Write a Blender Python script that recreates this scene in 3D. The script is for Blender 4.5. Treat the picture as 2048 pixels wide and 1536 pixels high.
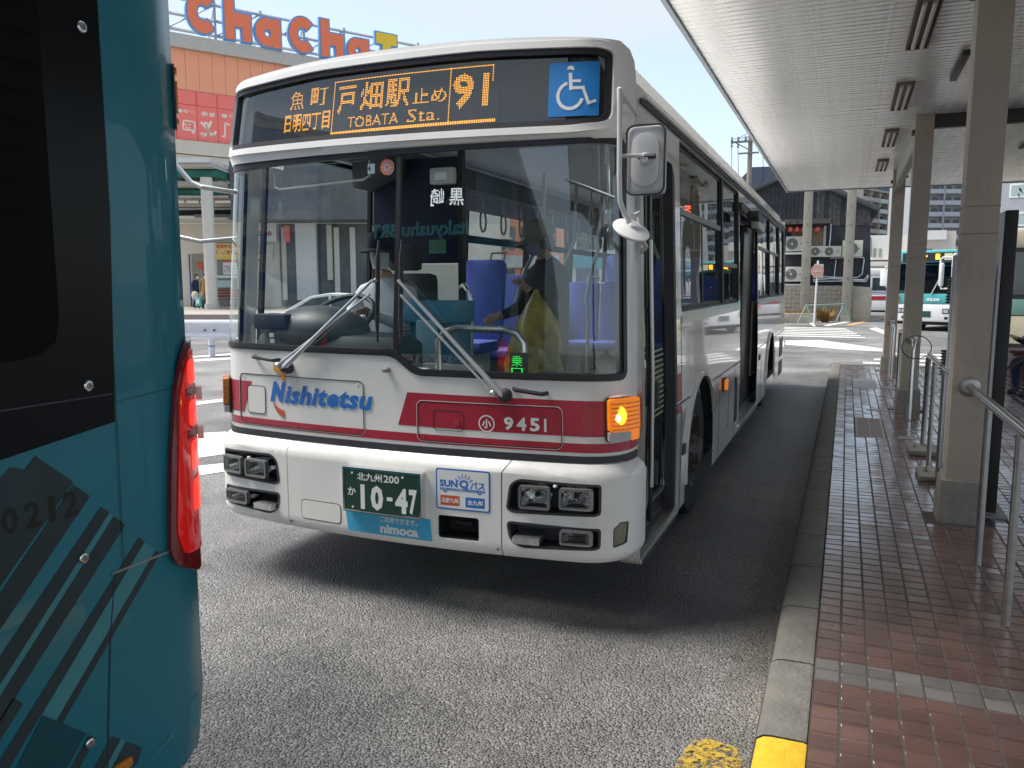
import bpy, bmesh, math, random
from mathutils import Vector, Matrix
from mathutils.geometry import tessellate_polygon
R = math.radians
rnd = random.Random(7)
scn = bpy.context.scene
COL = scn.collection
for o in list(bpy.data.objects): bpy.data.objects.remove(o)
# ---------------------------------------------------------------- camera
EYE = Vector((0, 0, 1.70))
AX = (Vector((.92258904, .38578421, 0)), Vector((-.04767284, .11400787, .99233538)), Vector((.38282732, -.91551775, .12357384)))
cd = bpy.data.cameras.new('camera'); cam = bpy.data.objects.new('camera', cd); COL.objects.link(cam)
cd.sensor_width = 36; cd.lens = 27.95; cd.clip_start = .05; cd.clip_end = 3000
m = Matrix.Identity(4)
for i, a in enumerate(AX):
    for j in range(3): m[j][i] = a[j]
m.translation = EYE
cam.matrix_world = m
scn.camera = cam
# ---------------------------------------------------------------- light
SUN_EL, SUN_AZ = 58, 264          # azimuth clockwise from +Y: the sun stands left of the buses, behind thin cloud
w = bpy.data.worlds.new('World'); scn.world = w; w.use_nodes = True
nt = w.node_tree; N = nt.nodes; L = nt.links
for n in list(N): N.remove(n)
def nd(t, **k):
    n = N.new(t)
    for a, v in k.items(): setattr(n, a, v)
    return n
out = nd('ShaderNodeOutputWorld'); bg = nd('ShaderNodeBackground'); bg.inputs[1].default_value = .056
sky = nd('ShaderNodeTexSky'); sky.sky_type = 'NISHITA'; sky.sun_disc = False
sky.sun_elevation = R(SUN_EL); sky.sun_rotation = R(SUN_AZ); sky.dust_density = .8; sky.air_density = 1.0; sky.ozone_density = 1.2
tc = nd('ShaderNodeTexCoord'); mp = nd('ShaderNodeMapping'); mp.inputs['Scale'].default_value = (1, 1, 2.6); mp.inputs['Location'].default_value = (1.7, 4.4, .35)
ns = nd('ShaderNodeTexNoise'); ns.inputs['Scale'].default_value = 2.1; ns.inputs['Detail'].default_value = 7; ns.inputs['Roughness'].default_value = .55
cr = nd('ShaderNodeValToRGB'); cr.color_ramp.elements[0].position = .44; cr.color_ramp.elements[0].color = (.50, .50, .50, 1)
cr.color_ramp.elements[1].position = .72; cr.color_ramp.elements[1].color = (.97, .97, .97, 1)
sp = nd('ShaderNodeSeparateXYZ'); mr = nd('ShaderNodeMapRange'); mr.inputs[1].default_value = 0; mr.inputs[2].default_value = .33; mr.inputs[3].default_value = .85; mr.inputs[4].default_value = 0
mx = nd('ShaderNodeMath', operation='MAXIMUM'); mixc = nd('ShaderNodeMix', data_type='RGBA')
mixc.inputs['B'].default_value = (2.95, 3.12, 3.25, 1)
L.new(tc.outputs['Generated'], mp.inputs[0]); L.new(mp.outputs[0], ns.inputs['Vector']); L.new(ns.outputs[0], cr.inputs[0])
L.new(tc.outputs['Generated'], sp.inputs[0]); L.new(sp.outputs['Z'], mr.inputs[0]); L.new(cr.outputs[0], mx.inputs[0]); L.new(mr.outputs[0], mx.inputs[1])
L.new(mx.outputs[0], mixc.inputs['Factor']); L.new(sky.outputs[0], mixc.inputs['A']); L.new(mixc.outputs['Result'], bg.inputs[0]); L.new(bg.outputs[0], out.inputs[0])
sd = bpy.data.lights.new('sun', 'SUN'); sd.energy = 1.55; sd.angle = R(30); sd.color = (1, .95, .88)
so = bpy.data.objects.new('sun', sd); COL.objects.link(so)
sv = Vector((math.sin(R(SUN_AZ)) * math.cos(R(SUN_EL)), math.cos(R(SUN_AZ)) * math.cos(R(SUN_EL)), math.sin(R(SUN_EL))))
so.rotation_euler = sv.to_track_quat('Z', 'Y').to_euler(); so.location = sv * 60
vs = scn.view_settings; vs.view_transform = 'Standard'; vs.look = 'None'; vs.gamma = 1; vs.exposure = 2.35; vs.use_curve_mapping = False
scn.render.engine = 'CYCLES'; scn.cycles.max_bounces = 10; scn.cycles.transparent_max_bounces = 24; scn.cycles.glossy_bounces = 5
scn.cycles.use_denoising = True; scn.cycles.sample_clamp_indirect = 6

# ---------------------------------------------------------------- materials
MC = {}
def mat(name, col=(.5, .5, .5), rough=.5, metal=0, var=.06, vs_=6.0, bump=0, bs=40, coat=0, emit=None, es=0, spec=None, dirt=0):
    if name in MC: return MC[name]
    m = bpy.data.materials.new(name); m.use_nodes = True; t = m.node_tree; p = t.nodes['Principled BSDF']
    p.inputs['Roughness'].default_value = rough; p.inputs['Metallic'].default_value = metal
    if coat: p.inputs['Coat Weight'].default_value = coat; p.inputs['Coat Roughness'].default_value = .03
    if spec is not None: p.inputs['Specular IOR Level'].default_value = spec
    c = (*col, 1)
    tcn = t.nodes.new('ShaderNodeTexCoord')
    if var:
        n = t.nodes.new('ShaderNodeTexNoise'); n.inputs['Scale'].default_value = vs_; n.inputs['Detail'].default_value = 6; n.inputs['Roughness'].default_value = .65
        t.links.new(tcn.outputs['Object'], n.inputs['Vector'])
        r = t.nodes.new('ShaderNodeValToRGB'); r.color_ramp.elements[0].position = .3; r.color_ramp.elements[1].position = .72
        r.color_ramp.elements[0].color = (*[max(0, v * (1 - var * 2)) for v in col], 1); r.color_ramp.elements[1].color = (*[min(1, v * (1 + var)) for v in col], 1)
        t.links.new(n.outputs[0], r.inputs[0]); src = r.outputs[0]
        if dirt:
            n2 = t.nodes.new('ShaderNodeTexNoise'); n2.inputs['Scale'].default_value = vs_ * 3.1; n2.inputs['Detail'].default_value = 9; n2.inputs['Roughness'].default_value = .8
            mpn = t.nodes.new('ShaderNodeMapping'); mpn.inputs['Scale'].default_value = (1, 1, .25)
            t.links.new(tcn.outputs['Object'], mpn.inputs[0]); t.links.new(mpn.outputs[0], n2.inputs['Vector'])
            r2 = t.nodes.new('ShaderNodeValToRGB'); r2.color_ramp.elements[0].position = .52; r2.color_ramp.elements[1].position = .78
            r2.color_ramp.elements[0].color = (0, 0, 0, 1); r2.color_ramp.elements[1].color = (dirt, dirt, dirt, 1)
            mxn = t.nodes.new('ShaderNodeMix'); mxn.data_type = 'RGBA'; mxn.inputs['B'].default_value = (.09, .075, .06, 1)
            t.links.new(n2.outputs[0], r2.inputs[0]); t.links.new(r2.outputs[0], mxn.inputs['Factor']); t.links.new(src, mxn.inputs['A']); src = mxn.outputs['Result']
        t.links.new(src, p.inputs['Base Color'])
        mrn = t.nodes.new('ShaderNodeMapRange'); mrn.inputs[3].default_value = max(.01, rough * .8); mrn.inputs[4].default_value = min(1, rough * 1.3)
        t.links.new(n.outputs[0], mrn.inputs[0]); t.links.new(mrn.outputs[0], p.inputs['Roughness'])
    else: p.inputs['Base Color'].default_value = c
    if bump:
        n3 = t.nodes.new('ShaderNodeTexNoise'); n3.inputs['Scale'].default_value = bs; n3.inputs['Detail'].default_value = 5
        b = t.nodes.new('ShaderNodeBump'); b.inputs['Strength'].default_value = bump; b.inputs['Distance'].default_value = .01
        t.links.new(tcn.outputs['Object'], n3.inputs['Vector']); t.links.new(n3.outputs[0], b.inputs['Height']); t.links.new(b.outputs[0], p.inputs['Normal'])
    if emit:
        p.inputs['Emission Color'].default_value = (*emit, 1); p.inputs['Emission Strength'].default_value = es * .60
    MC[name] = m; return m
def glass(name, tint=(.8, .9, .86), ior=1.5, rough=0.0, boost=0.0):
    if name in MC: return MC[name]
    m = bpy.data.materials.new(name); m.use_nodes = True; t = m.node_tree
    for n in list(t.nodes): t.nodes.remove(n)
    o = t.nodes.new('ShaderNodeOutputMaterial'); tr = t.nodes.new('ShaderNodeBsdfTransparent'); g = t.nodes.new('ShaderNodeBsdfGlossy')
    fr = t.nodes.new('ShaderNodeFresnel'); mi = t.nodes.new('ShaderNodeMixShader'); ad = t.nodes.new('ShaderNodeMath'); ad.operation = 'ADD'; ad.use_clamp = True
    tr.inputs[0].default_value = (*tint, 1); g.inputs[0].default_value = (.95, 1, .98, 1); g.inputs['Roughness'].default_value = rough; ge = t.nodes.new('ShaderNodeNewGeometry'); im = t.nodes.new('ShaderNodeMapRange'); im.inputs[3].default_value = ior; im.inputs[4].default_value = 1 / ior; t.links.new(ge.outputs['Backfacing'], im.inputs[0]); t.links.new(im.outputs[0], fr.inputs[0]); ad.inputs[1].default_value = boost
    # slow waviness of the pane
    tcn = t.nodes.new('ShaderNodeTexCoord'); n = t.nodes.new('ShaderNodeTexNoise'); n.inputs['Scale'].default_value = 1.3; n.inputs['Detail'].default_value = 1
    b = t.nodes.new('ShaderNodeBump'); b.inputs['Strength'].default_value = .25; b.inputs['Distance'].default_value = .03
    t.links.new(tcn.outputs['Object'], n.inputs['Vector']); t.links.new(n.outputs[0], b.inputs['Height']); t.links.new(b.outputs[0], g.inputs['Normal'])
    t.links.new(fr.outputs[0], ad.inputs[0]); t.links.new(ad.outputs[0], mi.inputs[0]); t.links.new(tr.outputs[0], mi.inputs[1]); t.links.new(g.outputs[0], mi.inputs[2]); t.links.new(mi.outputs[0], o.inputs[0])
    MC[name] = m; return m

# ---------------------------------------------------------------- mesh helpers
ORG = {}
def tag(o, label=None, cat=None, group=None, kind=None):
    if label: o['label'] = label
    if cat: o['category'] = cat
    if group: o['group'] = group
    if kind: o['kind'] = kind
    return o
def thing(name, label, cat, loc=(0, 0, 0), group=None, kind=None):
    o = bpy.data.objects.new(name, None); COL.objects.link(o); o.location = loc; o.empty_display_size = .1
    ORG[o.name] = Vector(loc); return tag(o, label, cat, group, kind)
def org(p): return ORG.get(p.name, Vector()) if p else Vector()
class MB:
    def __init__(s): s.v = []; s.f = []; s.mi = []; s.m = 0
    def face(s, ids): s.f.append(tuple(ids)); s.mi.append(s.m)
    def add(s, vs, fs):
        b = len(s.v); s.v += [tuple(v) for v in vs]
        for f in fs: s.face([b + i for i in f])
        return s
    def box(s, x0, x1, y0, y1, z0, z1, R_=None, c=None):
        vs = [Vector((x, y, z)) for z in (z0, z1) for y in (y0, y1) for x in (x0, x1)]
        if R_ is not None:
            c = Vector(c) if c is not None else Vector(((x0 + x1) / 2, (y0 + y1) / 2, (z0 + z1) / 2)); vs = [R_ @ (v - c) + c for v in vs]
        return s.add(vs, [(0, 2, 3, 1), (4, 5, 7, 6), (0, 1, 5, 4), (2, 6, 7, 3), (0, 4, 6, 2), (1, 3, 7, 5)])
    def tube(s, pts, r, n=8, cap=True, radii=None, closed=False):
        pts = [Vector(p) for p in pts]; b = len(s.v); k = len(pts)
        up = None
        for i, p in enumerate(pts):
            if closed: d = pts[(i + 1) % k] - pts[i - 1]
            else: d = pts[min(i + 1, k - 1)] - pts[max(i - 1, 0)]
            if d.length < 1e-9: d = Vector((0, 0, 1))
            d.normalize()
            if up is None: up = Vector((0, 0, 1)) if abs(d.z) < .9 else Vector((1, 0, 0))
            a = d.cross(up)
            if a.length < 1e-4: a = d.orthogonal()
            a.normalize(); c = a.cross(d).normalized(); up = c
            rr = radii[i] if radii else r
            for j in range(n):
                t = 2 * math.pi * j / n; s.v.append(tuple(p + a * math.cos(t) * rr + c * math.sin(t) * rr))
        for i in range(k if closed else k - 1):
            for j in range(n):
                a0 = b + i * n; a1 = b + ((i + 1) % k) * n
                s.face((a0 + j, a0 + (j + 1) % n, a1 + (j + 1) % n, a1 + j))
        if cap and not closed:
            s.face([b + j for j in range(n)][::-1]); s.face([b + (k - 1) * n + j for j in range(n)])
        return s
    def lathe(s, c, ax, prof, n=20):
        """prof: list of (distance along axis, radius)"""
        c = Vector(c); ax = Vector(ax).normalized(); a = ax.orthogonal().normalized(); d = ax.cross(a); b = len(s.v)
        for h, r in prof:
            for j in range(n):
                t = 2 * math.pi * j / n; s.v.append(tuple(c + ax * h + (a * math.cos(t) + d * math.sin(t)) * max(r, 1e-4)))
        for i in range(len(prof) - 1):
            for j in range(n): s.face((b + i * n + j, b + i * n + (j + 1) % n, b + (i + 1) * n + (j + 1) % n, b + (i + 1) * n + j))
        s.face([b + j for j in range(n)][::-1]); s.face([b + (len(prof) - 1) * n + j for j in range(n)])
        return s
    def ell(s, c, r, n=12, k=8, M=None):
        c = Vector(c); b = len(s.v)
        for i in range(1, k):
            t = math.pi * i / k
            for j in range(n):
                p = 2 * math.pi * j / n; v = Vector((r[0] * math.sin(t) * math.cos(p), r[1] * math.sin(t) * math.sin(p), r[2] * math.cos(t)))
                if M is not None: v = M @ v
                s.v.append(tuple(c + v))
        tp = Vector((0, 0, r[2])); bt = Vector((0, 0, -r[2]))
        if M is not None: tp = M @ tp; bt = M @ bt
        s.v.append(tuple(c + tp)); T_ = len(s.v) - 1; s.v.append(tuple(c + bt)); B_ = T_ + 1
        for i in range(k - 2):
            for j in range(n): s.face((b + i * n + j, b + (i + 1) * n + j, b + (i + 1) * n + (j + 1) % n, b + i * n + (j + 1) % n))
        for j in range(n): s.face((T_, b + j, b + (j + 1) % n)); s.face((B_, b + (k - 2) * n + (j + 1) % n, b + (k - 2) * n + j))
        return s
    def prism(s, pts, fn, d0, d1):
        """closed 2D outline, fn(a,b,d)->point, between depths d0 and d1"""
        n = len(pts); b = len(s.v)
        for d in (d0, d1):
            for a, c in pts: s.v.append(tuple(fn(a, c, d)))
        s.face(list(range(b, b + n))); s.face(list(range(b + n, b + 2 * n))[::-1])
        for i in range(n): s.face((b + i, b + (i + 1) % n, b + n + (i + 1) % n, b + n + i))
        return s
def ob(name, mb, ma, parent=None, smooth=35, bevel=0, fix=True):
    me = bpy.data.meshes.new(name); o_ = org(parent)
    me.from_pydata([(v[0] - o_.x, v[1] - o_.y, v[2] - o_.z) for v in mb.v], [], mb.f)
    for a in (ma if isinstance(ma, (list, tuple)) else [ma]): me.materials.append(a)
    if any(mb.mi): me.polygons.foreach_set('material_index', mb.mi)
    if fix or bevel:
        bm = bmesh.new(); bm.from_mesh(me); bmesh.ops.recalc_face_normals(bm, faces=bm.faces[:])
        if bevel:
            es = [e for e in bm.edges if len(e.link_faces) == 2 and e.calc_face_angle(0) > .6]
            bmesh.ops.bevel(bm, geom=es, offset=bevel, segments=2, affect='EDGES', profile=.6, clamp_overlap=True)
        bm.to_mesh(me); bm.free()
    if smooth:
        me.polygons.foreach_set('use_smooth', [True] * len(me.polygons)); me.set_sharp_from_angle(angle=R(smooth))
    o = bpy.data.objects.new(name, me); COL.objects.link(o)
    if parent: o.parent = parent; ORG[o.name] = o_
    return o
def inst(src, parent=None, loc=None, rot=None, name=None):
    """copy of a mesh object sharing its mesh"""
    o = src.copy(); COL.objects.link(o)
    if parent: o.parent = parent; ORG[o.name] = org(parent)
    if loc is not None: o.location = loc
    if rot is not None: o.rotation_euler = rot
    return o
def dup(root, loc=None, rot=None, label=None):
    r = root.copy(); COL.objects.link(r)
    if loc is not None: r.location = loc; ORG[r.name] = Vector(loc)
    if rot is not None: r.rotation_euler = rot
    if label: r['label'] = label
    def rec(a, b):
        for ch in a.children:
            c = ch.copy(); COL.objects.link(c); c.parent = b; rec(ch, c)
    rec(root, r); return r
def area(p): return sum(p[i][0] * p[(i + 1) % len(p)][1] - p[(i + 1) % len(p)][0] * p[i][1] for i in range(len(p))) / 2
def wrapm(outl, fn, off=0, th=0, step=.06, holes=(), mb=None, cuts=None):
    """flat outline (a,b) with holes, cut into a grid and laid on the surface fn(a,b,offset) as a panel th thick"""
    mb = mb or MB()
    loops = [list(outl)] + [list(h) for h in holes]
    flat = [p for l in loops for p in l]
    tris = tessellate_polygon([[Vector((p[0], p[1], 0)) for p in l] for l in loops])
    bm = bmesh.new(); vs = [bm.verts.new((p[0], p[1], 0)) for p in flat]
    for t in tris:
        try: bm.faces.new([vs[i] for i in t])
        except ValueError: pass
    if step:
        for ax in (0, 1):
            lo = min(p[ax] for p in flat); hi = max(p[ax] for p in flat); st = step[ax] if isinstance(step, (tuple, list)) else step
            if not st: continue
            k = int((hi - lo) / st)
            for i in range(1, k + 1):
                c = lo + (hi - lo) * i / (k + 1); no = [0, 0, 0]; no[ax] = 1; co = [0, 0, 0]; co[ax] = c
                bmesh.ops.bisect_plane(bm, geom=bm.verts[:] + bm.edges[:] + bm.faces[:], plane_co=co, plane_no=no, dist=1e-6)
    bm.verts.ensure_lookup_table(); bm.normal_update()
    for f in bm.faces:
        if f.normal.z < 0: f.normal_flip()
    b = len(mb.v); n = len(bm.verts)
    for i, v in enumerate(bm.verts): v.index = i; mb.v.append(tuple(fn(v.co.x, v.co.y, off + th)))
    for f in bm.faces: mb.face([b + v.index for v in f.verts])
    if th:
        for v in bm.verts: mb.v.append(tuple(fn(v.co.x, v.co.y, off)))
        for e in bm.edges:
            if len(e.link_faces) == 1:
                i, j = e.verts[0].index, e.verts[1].index; mb.face((b + i, b + j, b + n + j, b + n + i))
    bm.free(); return mb
def rr(a0, a1, b0, b1, r, k=5):
    p = []
    for cx, cy, t0 in ((a1 - r, b0 + r, -90), (a1 - r, b1 - r, 0), (a0 + r, b1 - r, 90), (a0 + r, b0 + r, 180)):
        for i in range(k + 1):
            t = R(t0 + 90 * i / k); p.append((cx + r * math.cos(t), cy + r * math.sin(t)))
    return p
def rpoly(pts, r, k=4):
    """polygon with rounded corners"""
    o = []; n = len(pts)
    for i in range(n):
        p = Vector(pts[i]).to_2d(); a = Vector(pts[i - 1]).to_2d() - p; b = Vector(pts[(i + 1) % n]).to_2d() - p
        q = min(r, a.length * .45, b.length * .45); A = p + a.normalized() * q; B = p + b.normalized() * q
        for j in range(k + 1):
            t = j / k; o.append(tuple((1 - t) ** 2 * A + 2 * t * (1 - t) * p + t * t * B))
    return o
def inset(pts, d):
    n = len(pts); s = 1 if area(pts) > 0 else -1; o = []
    for i in range(n):
        p0, p, p1 = Vector(pts[i - 1]), Vector(pts[i]), Vector(pts[(i + 1) % n]); a = (p - p0); b = (p1 - p)
        if a.length < 1e-9 or b.length < 1e-9: o.append(tuple(p)); continue
        a.normalize(); b.normalize(); na = Vector((-a.y, a.x)); nb = Vector((-b.y, b.x)); m_ = na + nb
        if m_.length < 1e-6: m_ = na
        m_.normalize(); q = max(.4, m_.dot(na)); o.append(tuple(p + m_ * (d * s / q)))
    return o
TXC = {}
def txt(s, size=1, bold=0, shear=0, sx=1, res=3, space=1):
    """text as flat triangles: verts, faces, (x0,x1,y0,y1)"""
    k = (s, size, bold, shear, sx, res, space)
    if k in TXC: return TXC[k]
    c = bpy.data.curves.new('t', 'FONT'); c.body = s; c.size = size; c.offset = bold; c.shear = shear; c.resolution_u = res; c.space_character = space; c.fill_mode = 'FRONT'
    o = bpy.data.objects.new('t', c); COL.objects.link(o); dg = bpy.context.evaluated_depsgraph_get()
    me = bpy.data.meshes.new_from_object(o.evaluated_get(dg))
    v = [(a.co.x * sx, a.co.y) for a in me.vertices]; f = [tuple(p.vertices) for p in me.polygons]
    bpy.data.objects.remove(o); bpy.data.curves.remove(c); bpy.data.meshes.remove(me)
    bb = (min(a[0] for a in v), max(a[0] for a in v), min(a[1] for a in v), max(a[1] for a in v)) if v else (0, 1, 0, 1)
    TXC[k] = (v, f, bb); return TXC[k]
def txtfit(mb, s, a0, a1, b0, b1, fn, off, bold=0, shear=0, flip=False, keep=False, res=2, space=1):
    """text fitted into the box a0..a1 x b0..b1 of the surface fn"""
    v, f, (x0, x1, y0, y1) = txt(s, 1, bold, shear, 1, res, space)
    sa = (a1 - a0) / (x1 - x0); sb = (b1 - b0) / (y1 - y0)
    if keep: sa = min(sa, sb) if a1 > a0 else -min(-sa, sb); sb = abs(sa)
    ca = (a0 + a1) / 2; cb = (b0 + b1) / 2; xm = (x0 + x1) / 2; ym = (y0 + y1) / 2
    b = len(mb.v)
    for x, y in v: mb.v.append(tuple(fn(ca + (x - xm) * sa, cb + (y - ym) * sb, off)))
    for q in f: mb.face([b + i for i in q])
    return mb
def ddots(mb, s, a0, a1, b0, b1, fn, off, pitch=.0095, r=.0032, bold=0, org_=(0, 0)):
    """LED dots where the letters are"""
    v, f, (x0, x1, y0, y1) = txt(s, 1, bold, 0, 1, 2, 1)
    P = [(a0 + (x - x0) / (x1 - x0) * (a1 - a0), b0 + (y - y0) / (y1 - y0) * (b1 - b0)) for x, y in v]
    hit = set()
    for q in f:
        for k in range(1, len(q) - 1):
            A, B, C = P[q[0]], P[q[k]], P[q[k + 1]]
            i0 = int((min(A[0], B[0], C[0]) - org_[0]) / pitch) - 1; i1 = int((max(A[0], B[0], C[0]) - org_[0]) / pitch) + 2
            j0 = int((min(A[1], B[1], C[1]) - org_[1]) / pitch) - 1; j1 = int((max(A[1], B[1], C[1]) - org_[1]) / pitch) + 2
            for i in range(i0, i1):
                for j in range(j0, j1):
                    x = org_[0] + i * pitch; y = org_[1] + j * pitch
                    d1 = (B[0] - A[0]) * (y - A[1]) - (B[1] - A[1]) * (x - A[0]); d2 = (C[0] - B[0]) * (y - B[1]) - (C[1] - B[1]) * (x - B[0]); d3 = (A[0] - C[0]) * (y - C[1]) - (A[1] - C[1]) * (x - C[0])
                    if (d1 >= 0 and d2 >= 0 and d3 >= 0) or (d1 <= 0 and d2 <= 0 and d3 <= 0): hit.add((i, j))
    for i, j in hit: dot(mb, org_[0] + i * pitch, org_[1] + j * pitch, r, fn, off)
def dot(mb, x, y, r, fn, off):
    b = len(mb.v)
    for k in range(6): t = math.pi * k / 3; mb.v.append(tuple(fn(x + r * math.cos(t), y + r * math.sin(t), off)))
    mb.face(range(b, b + 6))
# pixel of the photograph -> point of the place (only used for far things, each given its own distance)
def ray(px, py):
    return AX[0] * ((px - 1024) / 1590) - AX[1] * ((py - 768) / 1590) - AX[2]
def onY(px, py, Y): d = ray(px, py); return EYE + d * (Y / d.y)
def onZ(px, py, Z): d = ray(px, py); return EYE + d * ((Z - 1.7) / d.z)
def dep(px, py, zc): return EYE + ray(px, py) * zc
class Wall:
    """an upright plane through P along e; t runs along it, z up, d towards the camera"""
    def __init__(s, P, e):
        s.P = Vector((P[0], P[1], 0)); s.e = Vector((e[0], e[1], 0)).normalized(); s.n = Vector((s.e.y, -s.e.x, 0))
        if s.n.dot(EYE - s.P) < 0: s.n = -s.n
    def at(s, px, py):
        d = ray(px, py); k = (s.P - EYE).to_3d(); k.z = 0; t = k.dot(s.n) / d.dot(s.n); q = EYE + d * t
        return ((q - s.P).dot(s.e), q.z)
    def fn(s, t, z, d=0): q = s.P + s.e * t + s.n * d; return (q.x, q.y, z)
    def box(s, mb, t0, t1, z0, z1, d0, d1):
        return mb.add([s.fn(t, z, d) for z in (z0, z1) for d in (d0, d1) for t in (t0, t1)], [(0, 2, 3, 1), (4, 5, 7, 6), (0, 1, 5, 4), (2, 6, 7, 3), (0, 4, 6, 2), (1, 3, 7, 5)])
# ---------------------------------------------------------------- ground
def asphalt(name, base, dust, scale=105):
    m = bpy.data.materials.new(name); m.use_nodes = True; t = m.node_tree; p = t.nodes['Principled BSDF']; n_ = t.nodes.new; l = t.links.new
    tcn = n_('ShaderNodeTexCoord'); wn = n_('ShaderNodeTexNoise'); wn.inputs['Scale'].default_value = 60; wn.inputs['Detail'].default_value = 3
    ad = n_('ShaderNodeVectorMath'); ad.operation = 'MULTIPLY_ADD'; ad.inputs[1].default_value = (.012, .012, .012)
    l(tcn.outputs['Object'], wn.inputs['Vector']); l(wn.outputs['Color'], ad.inputs[0]); l(tcn.outputs['Object'], ad.inputs[2])
    v = n_('ShaderNodeTexVoronoi'); v.inputs['Scale'].default_value = scale; v.feature = 'DISTANCE_TO_EDGE'; l(ad.outputs[0], v.inputs['Vector'])
    v2 = n_('ShaderNodeTexVoronoi'); v2.inputs['Scale'].default_value = scale; v2.feature = 'F1'; l(ad.outputs[0], v2.inputs['Vector'])
    big = n_('ShaderNodeTexNoise'); big.inputs['Scale'].default_value = .55; big.inputs['Detail'].default_value = 8; big.inputs['Roughness'].default_value = .62; l(tcn.outputs['Object'], big.inputs['Vector'])
    bw = n_('ShaderNodeSeparateColor'); l(v2.outputs['Color'], bw.inputs[0])
    st = n_('ShaderNodeMapRange'); st.inputs[1].default_value = 0; st.inputs[2].default_value = 1; st.inputs[3].default_value = .35; st.inputs[4].default_value = 1.7; l(bw.outputs[0], st.inputs[0])
    c1 = n_('ShaderNodeMix'); c1.data_type = 'RGBA'; c1.blend_type = 'MULTIPLY'; c1.inputs['Factor'].default_value = 1; c1.inputs['A'].default_value = (*base, 1); l(st.outputs[0], c1.inputs['B'])
    er = n_('ShaderNodeMapRange'); er.inputs[1].default_value = .04; er.inputs[2].default_value = .24; er.inputs[3].default_value = 1; er.inputs[4].default_value = 0; l(v.outputs['Distance'], er.inputs[0])
    bm_ = n_('ShaderNodeMapRange'); bm_.inputs[1].default_value = .35; bm_.inputs[2].default_value = .65; bm_.inputs[3].default_value = .35; bm_.inputs[4].default_value = 1; l(big.outputs[0], bm_.inputs[0])
    mu = n_('ShaderNodeMath'); mu.operation = 'MULTIPLY'; l(er.outputs[0], mu.inputs[0]); l(bm_.outputs[0], mu.inputs[1])
    c2 = n_('ShaderNodeMix'); c2.data_type = 'RGBA'; l(mu.outputs[0], c2.inputs['Factor']); l(c1.outputs['Result'], c2.inputs['A']); c2.inputs['B'].default_value = (*dust, 1)
    sc_ = n_('ShaderNodeMapRange'); sc_.inputs[1].default_value = .3; sc_.inputs[2].default_value = .7; sc_.inputs[3].default_value = .66; sc_.inputs[4].default_value = 1.22; l(big.outputs[0], sc_.inputs[0])
    c3 = n_('ShaderNodeMix'); c3.data_type = 'RGBA'; c3.blend_type = 'MULTIPLY'; c3.inputs['Factor'].default_value = 1; l(c2.outputs['Result'], c3.inputs['A']); l(sc_.outputs[0], c3.inputs['B'])
    dn = n_('ShaderNodeTexNoise'); dn.inputs['Scale'].default_value = 1.9; dn.inputs['Detail'].default_value = 5; dn.inputs['Roughness'].default_value = .7; l(tcn.outputs['Object'], dn.inputs['Vector'])
    dr_ = n_('ShaderNodeMapRange'); dr_.inputs[1].default_value = .60; dr_.inputs[2].default_value = .70; dr_.inputs[3].default_value = 0; dr_.inputs[4].default_value = .55; l(dn.outputs[0], dr_.inputs[0])
    c4 = n_('ShaderNodeMix'); c4.data_type = 'RGBA'; l(dr_.outputs[0], c4.inputs['Factor']); l(c3.outputs['Result'], c4.inputs['A']); c4.inputs['B'].default_value = (.035, .034, .034, 1)
    l(c4.outputs['Result'], p.inputs['Base Color']); rg_ = n_('ShaderNodeMapRange'); rg_.inputs[1].default_value = .3; rg_.inputs[2].default_value = .7; rg_.inputs[3].default_value = .36; rg_.inputs[4].default_value = .60; l(big.outputs[0], rg_.inputs[0]); l(rg_.outputs[0], p.inputs['Roughness'])
    b = n_('ShaderNodeBump'); b.inputs['Strength'].default_value = 1.0; b.inputs['Distance'].default_value = .006; b.invert = True
    l(v2.outputs['Distance'], b.inputs['Height']); b.inputs['Distance'].default_value = .013; l(b.outputs[0], p.inputs['Normal'])
    return m
A_ROAD = asphalt('asphalt', (.065, .065, .067), (.32, .315, .305), 85)
A_GUT = asphalt('gutter_asphalt', (.065, .062, .058), (.26, .25, .23), 90)
M_WHT = mat('road_paint', (.62, .62, .60), .6, var=.12, vs_=9, bump=.3, bs=120)
M_YEL = mat('yellow_paint', (.62, .38, .02), .5, var=.10, vs_=14, dirt=.45, bump=.3, bs=90)
M_ORA = mat('orange_paint', (.62, .33, .12), .6, var=.12, vs_=9)
def sheet(name, pts, z, m):
    o = ob(name, MB().add([(x, y, z) for x, y in pts], [range(len(pts))]), m, smooth=0); return tag(o, kind='structure')
sheet('road', [(-600, -300), (700, -300), (700, 900), (-600, 900)], 0, A_ROAD)
sheet('gutter_strip', [(-.42, -3), (-.22, -3), (-.22, 16.9), (-.36, 16.9)], .004, A_GUT)
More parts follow.
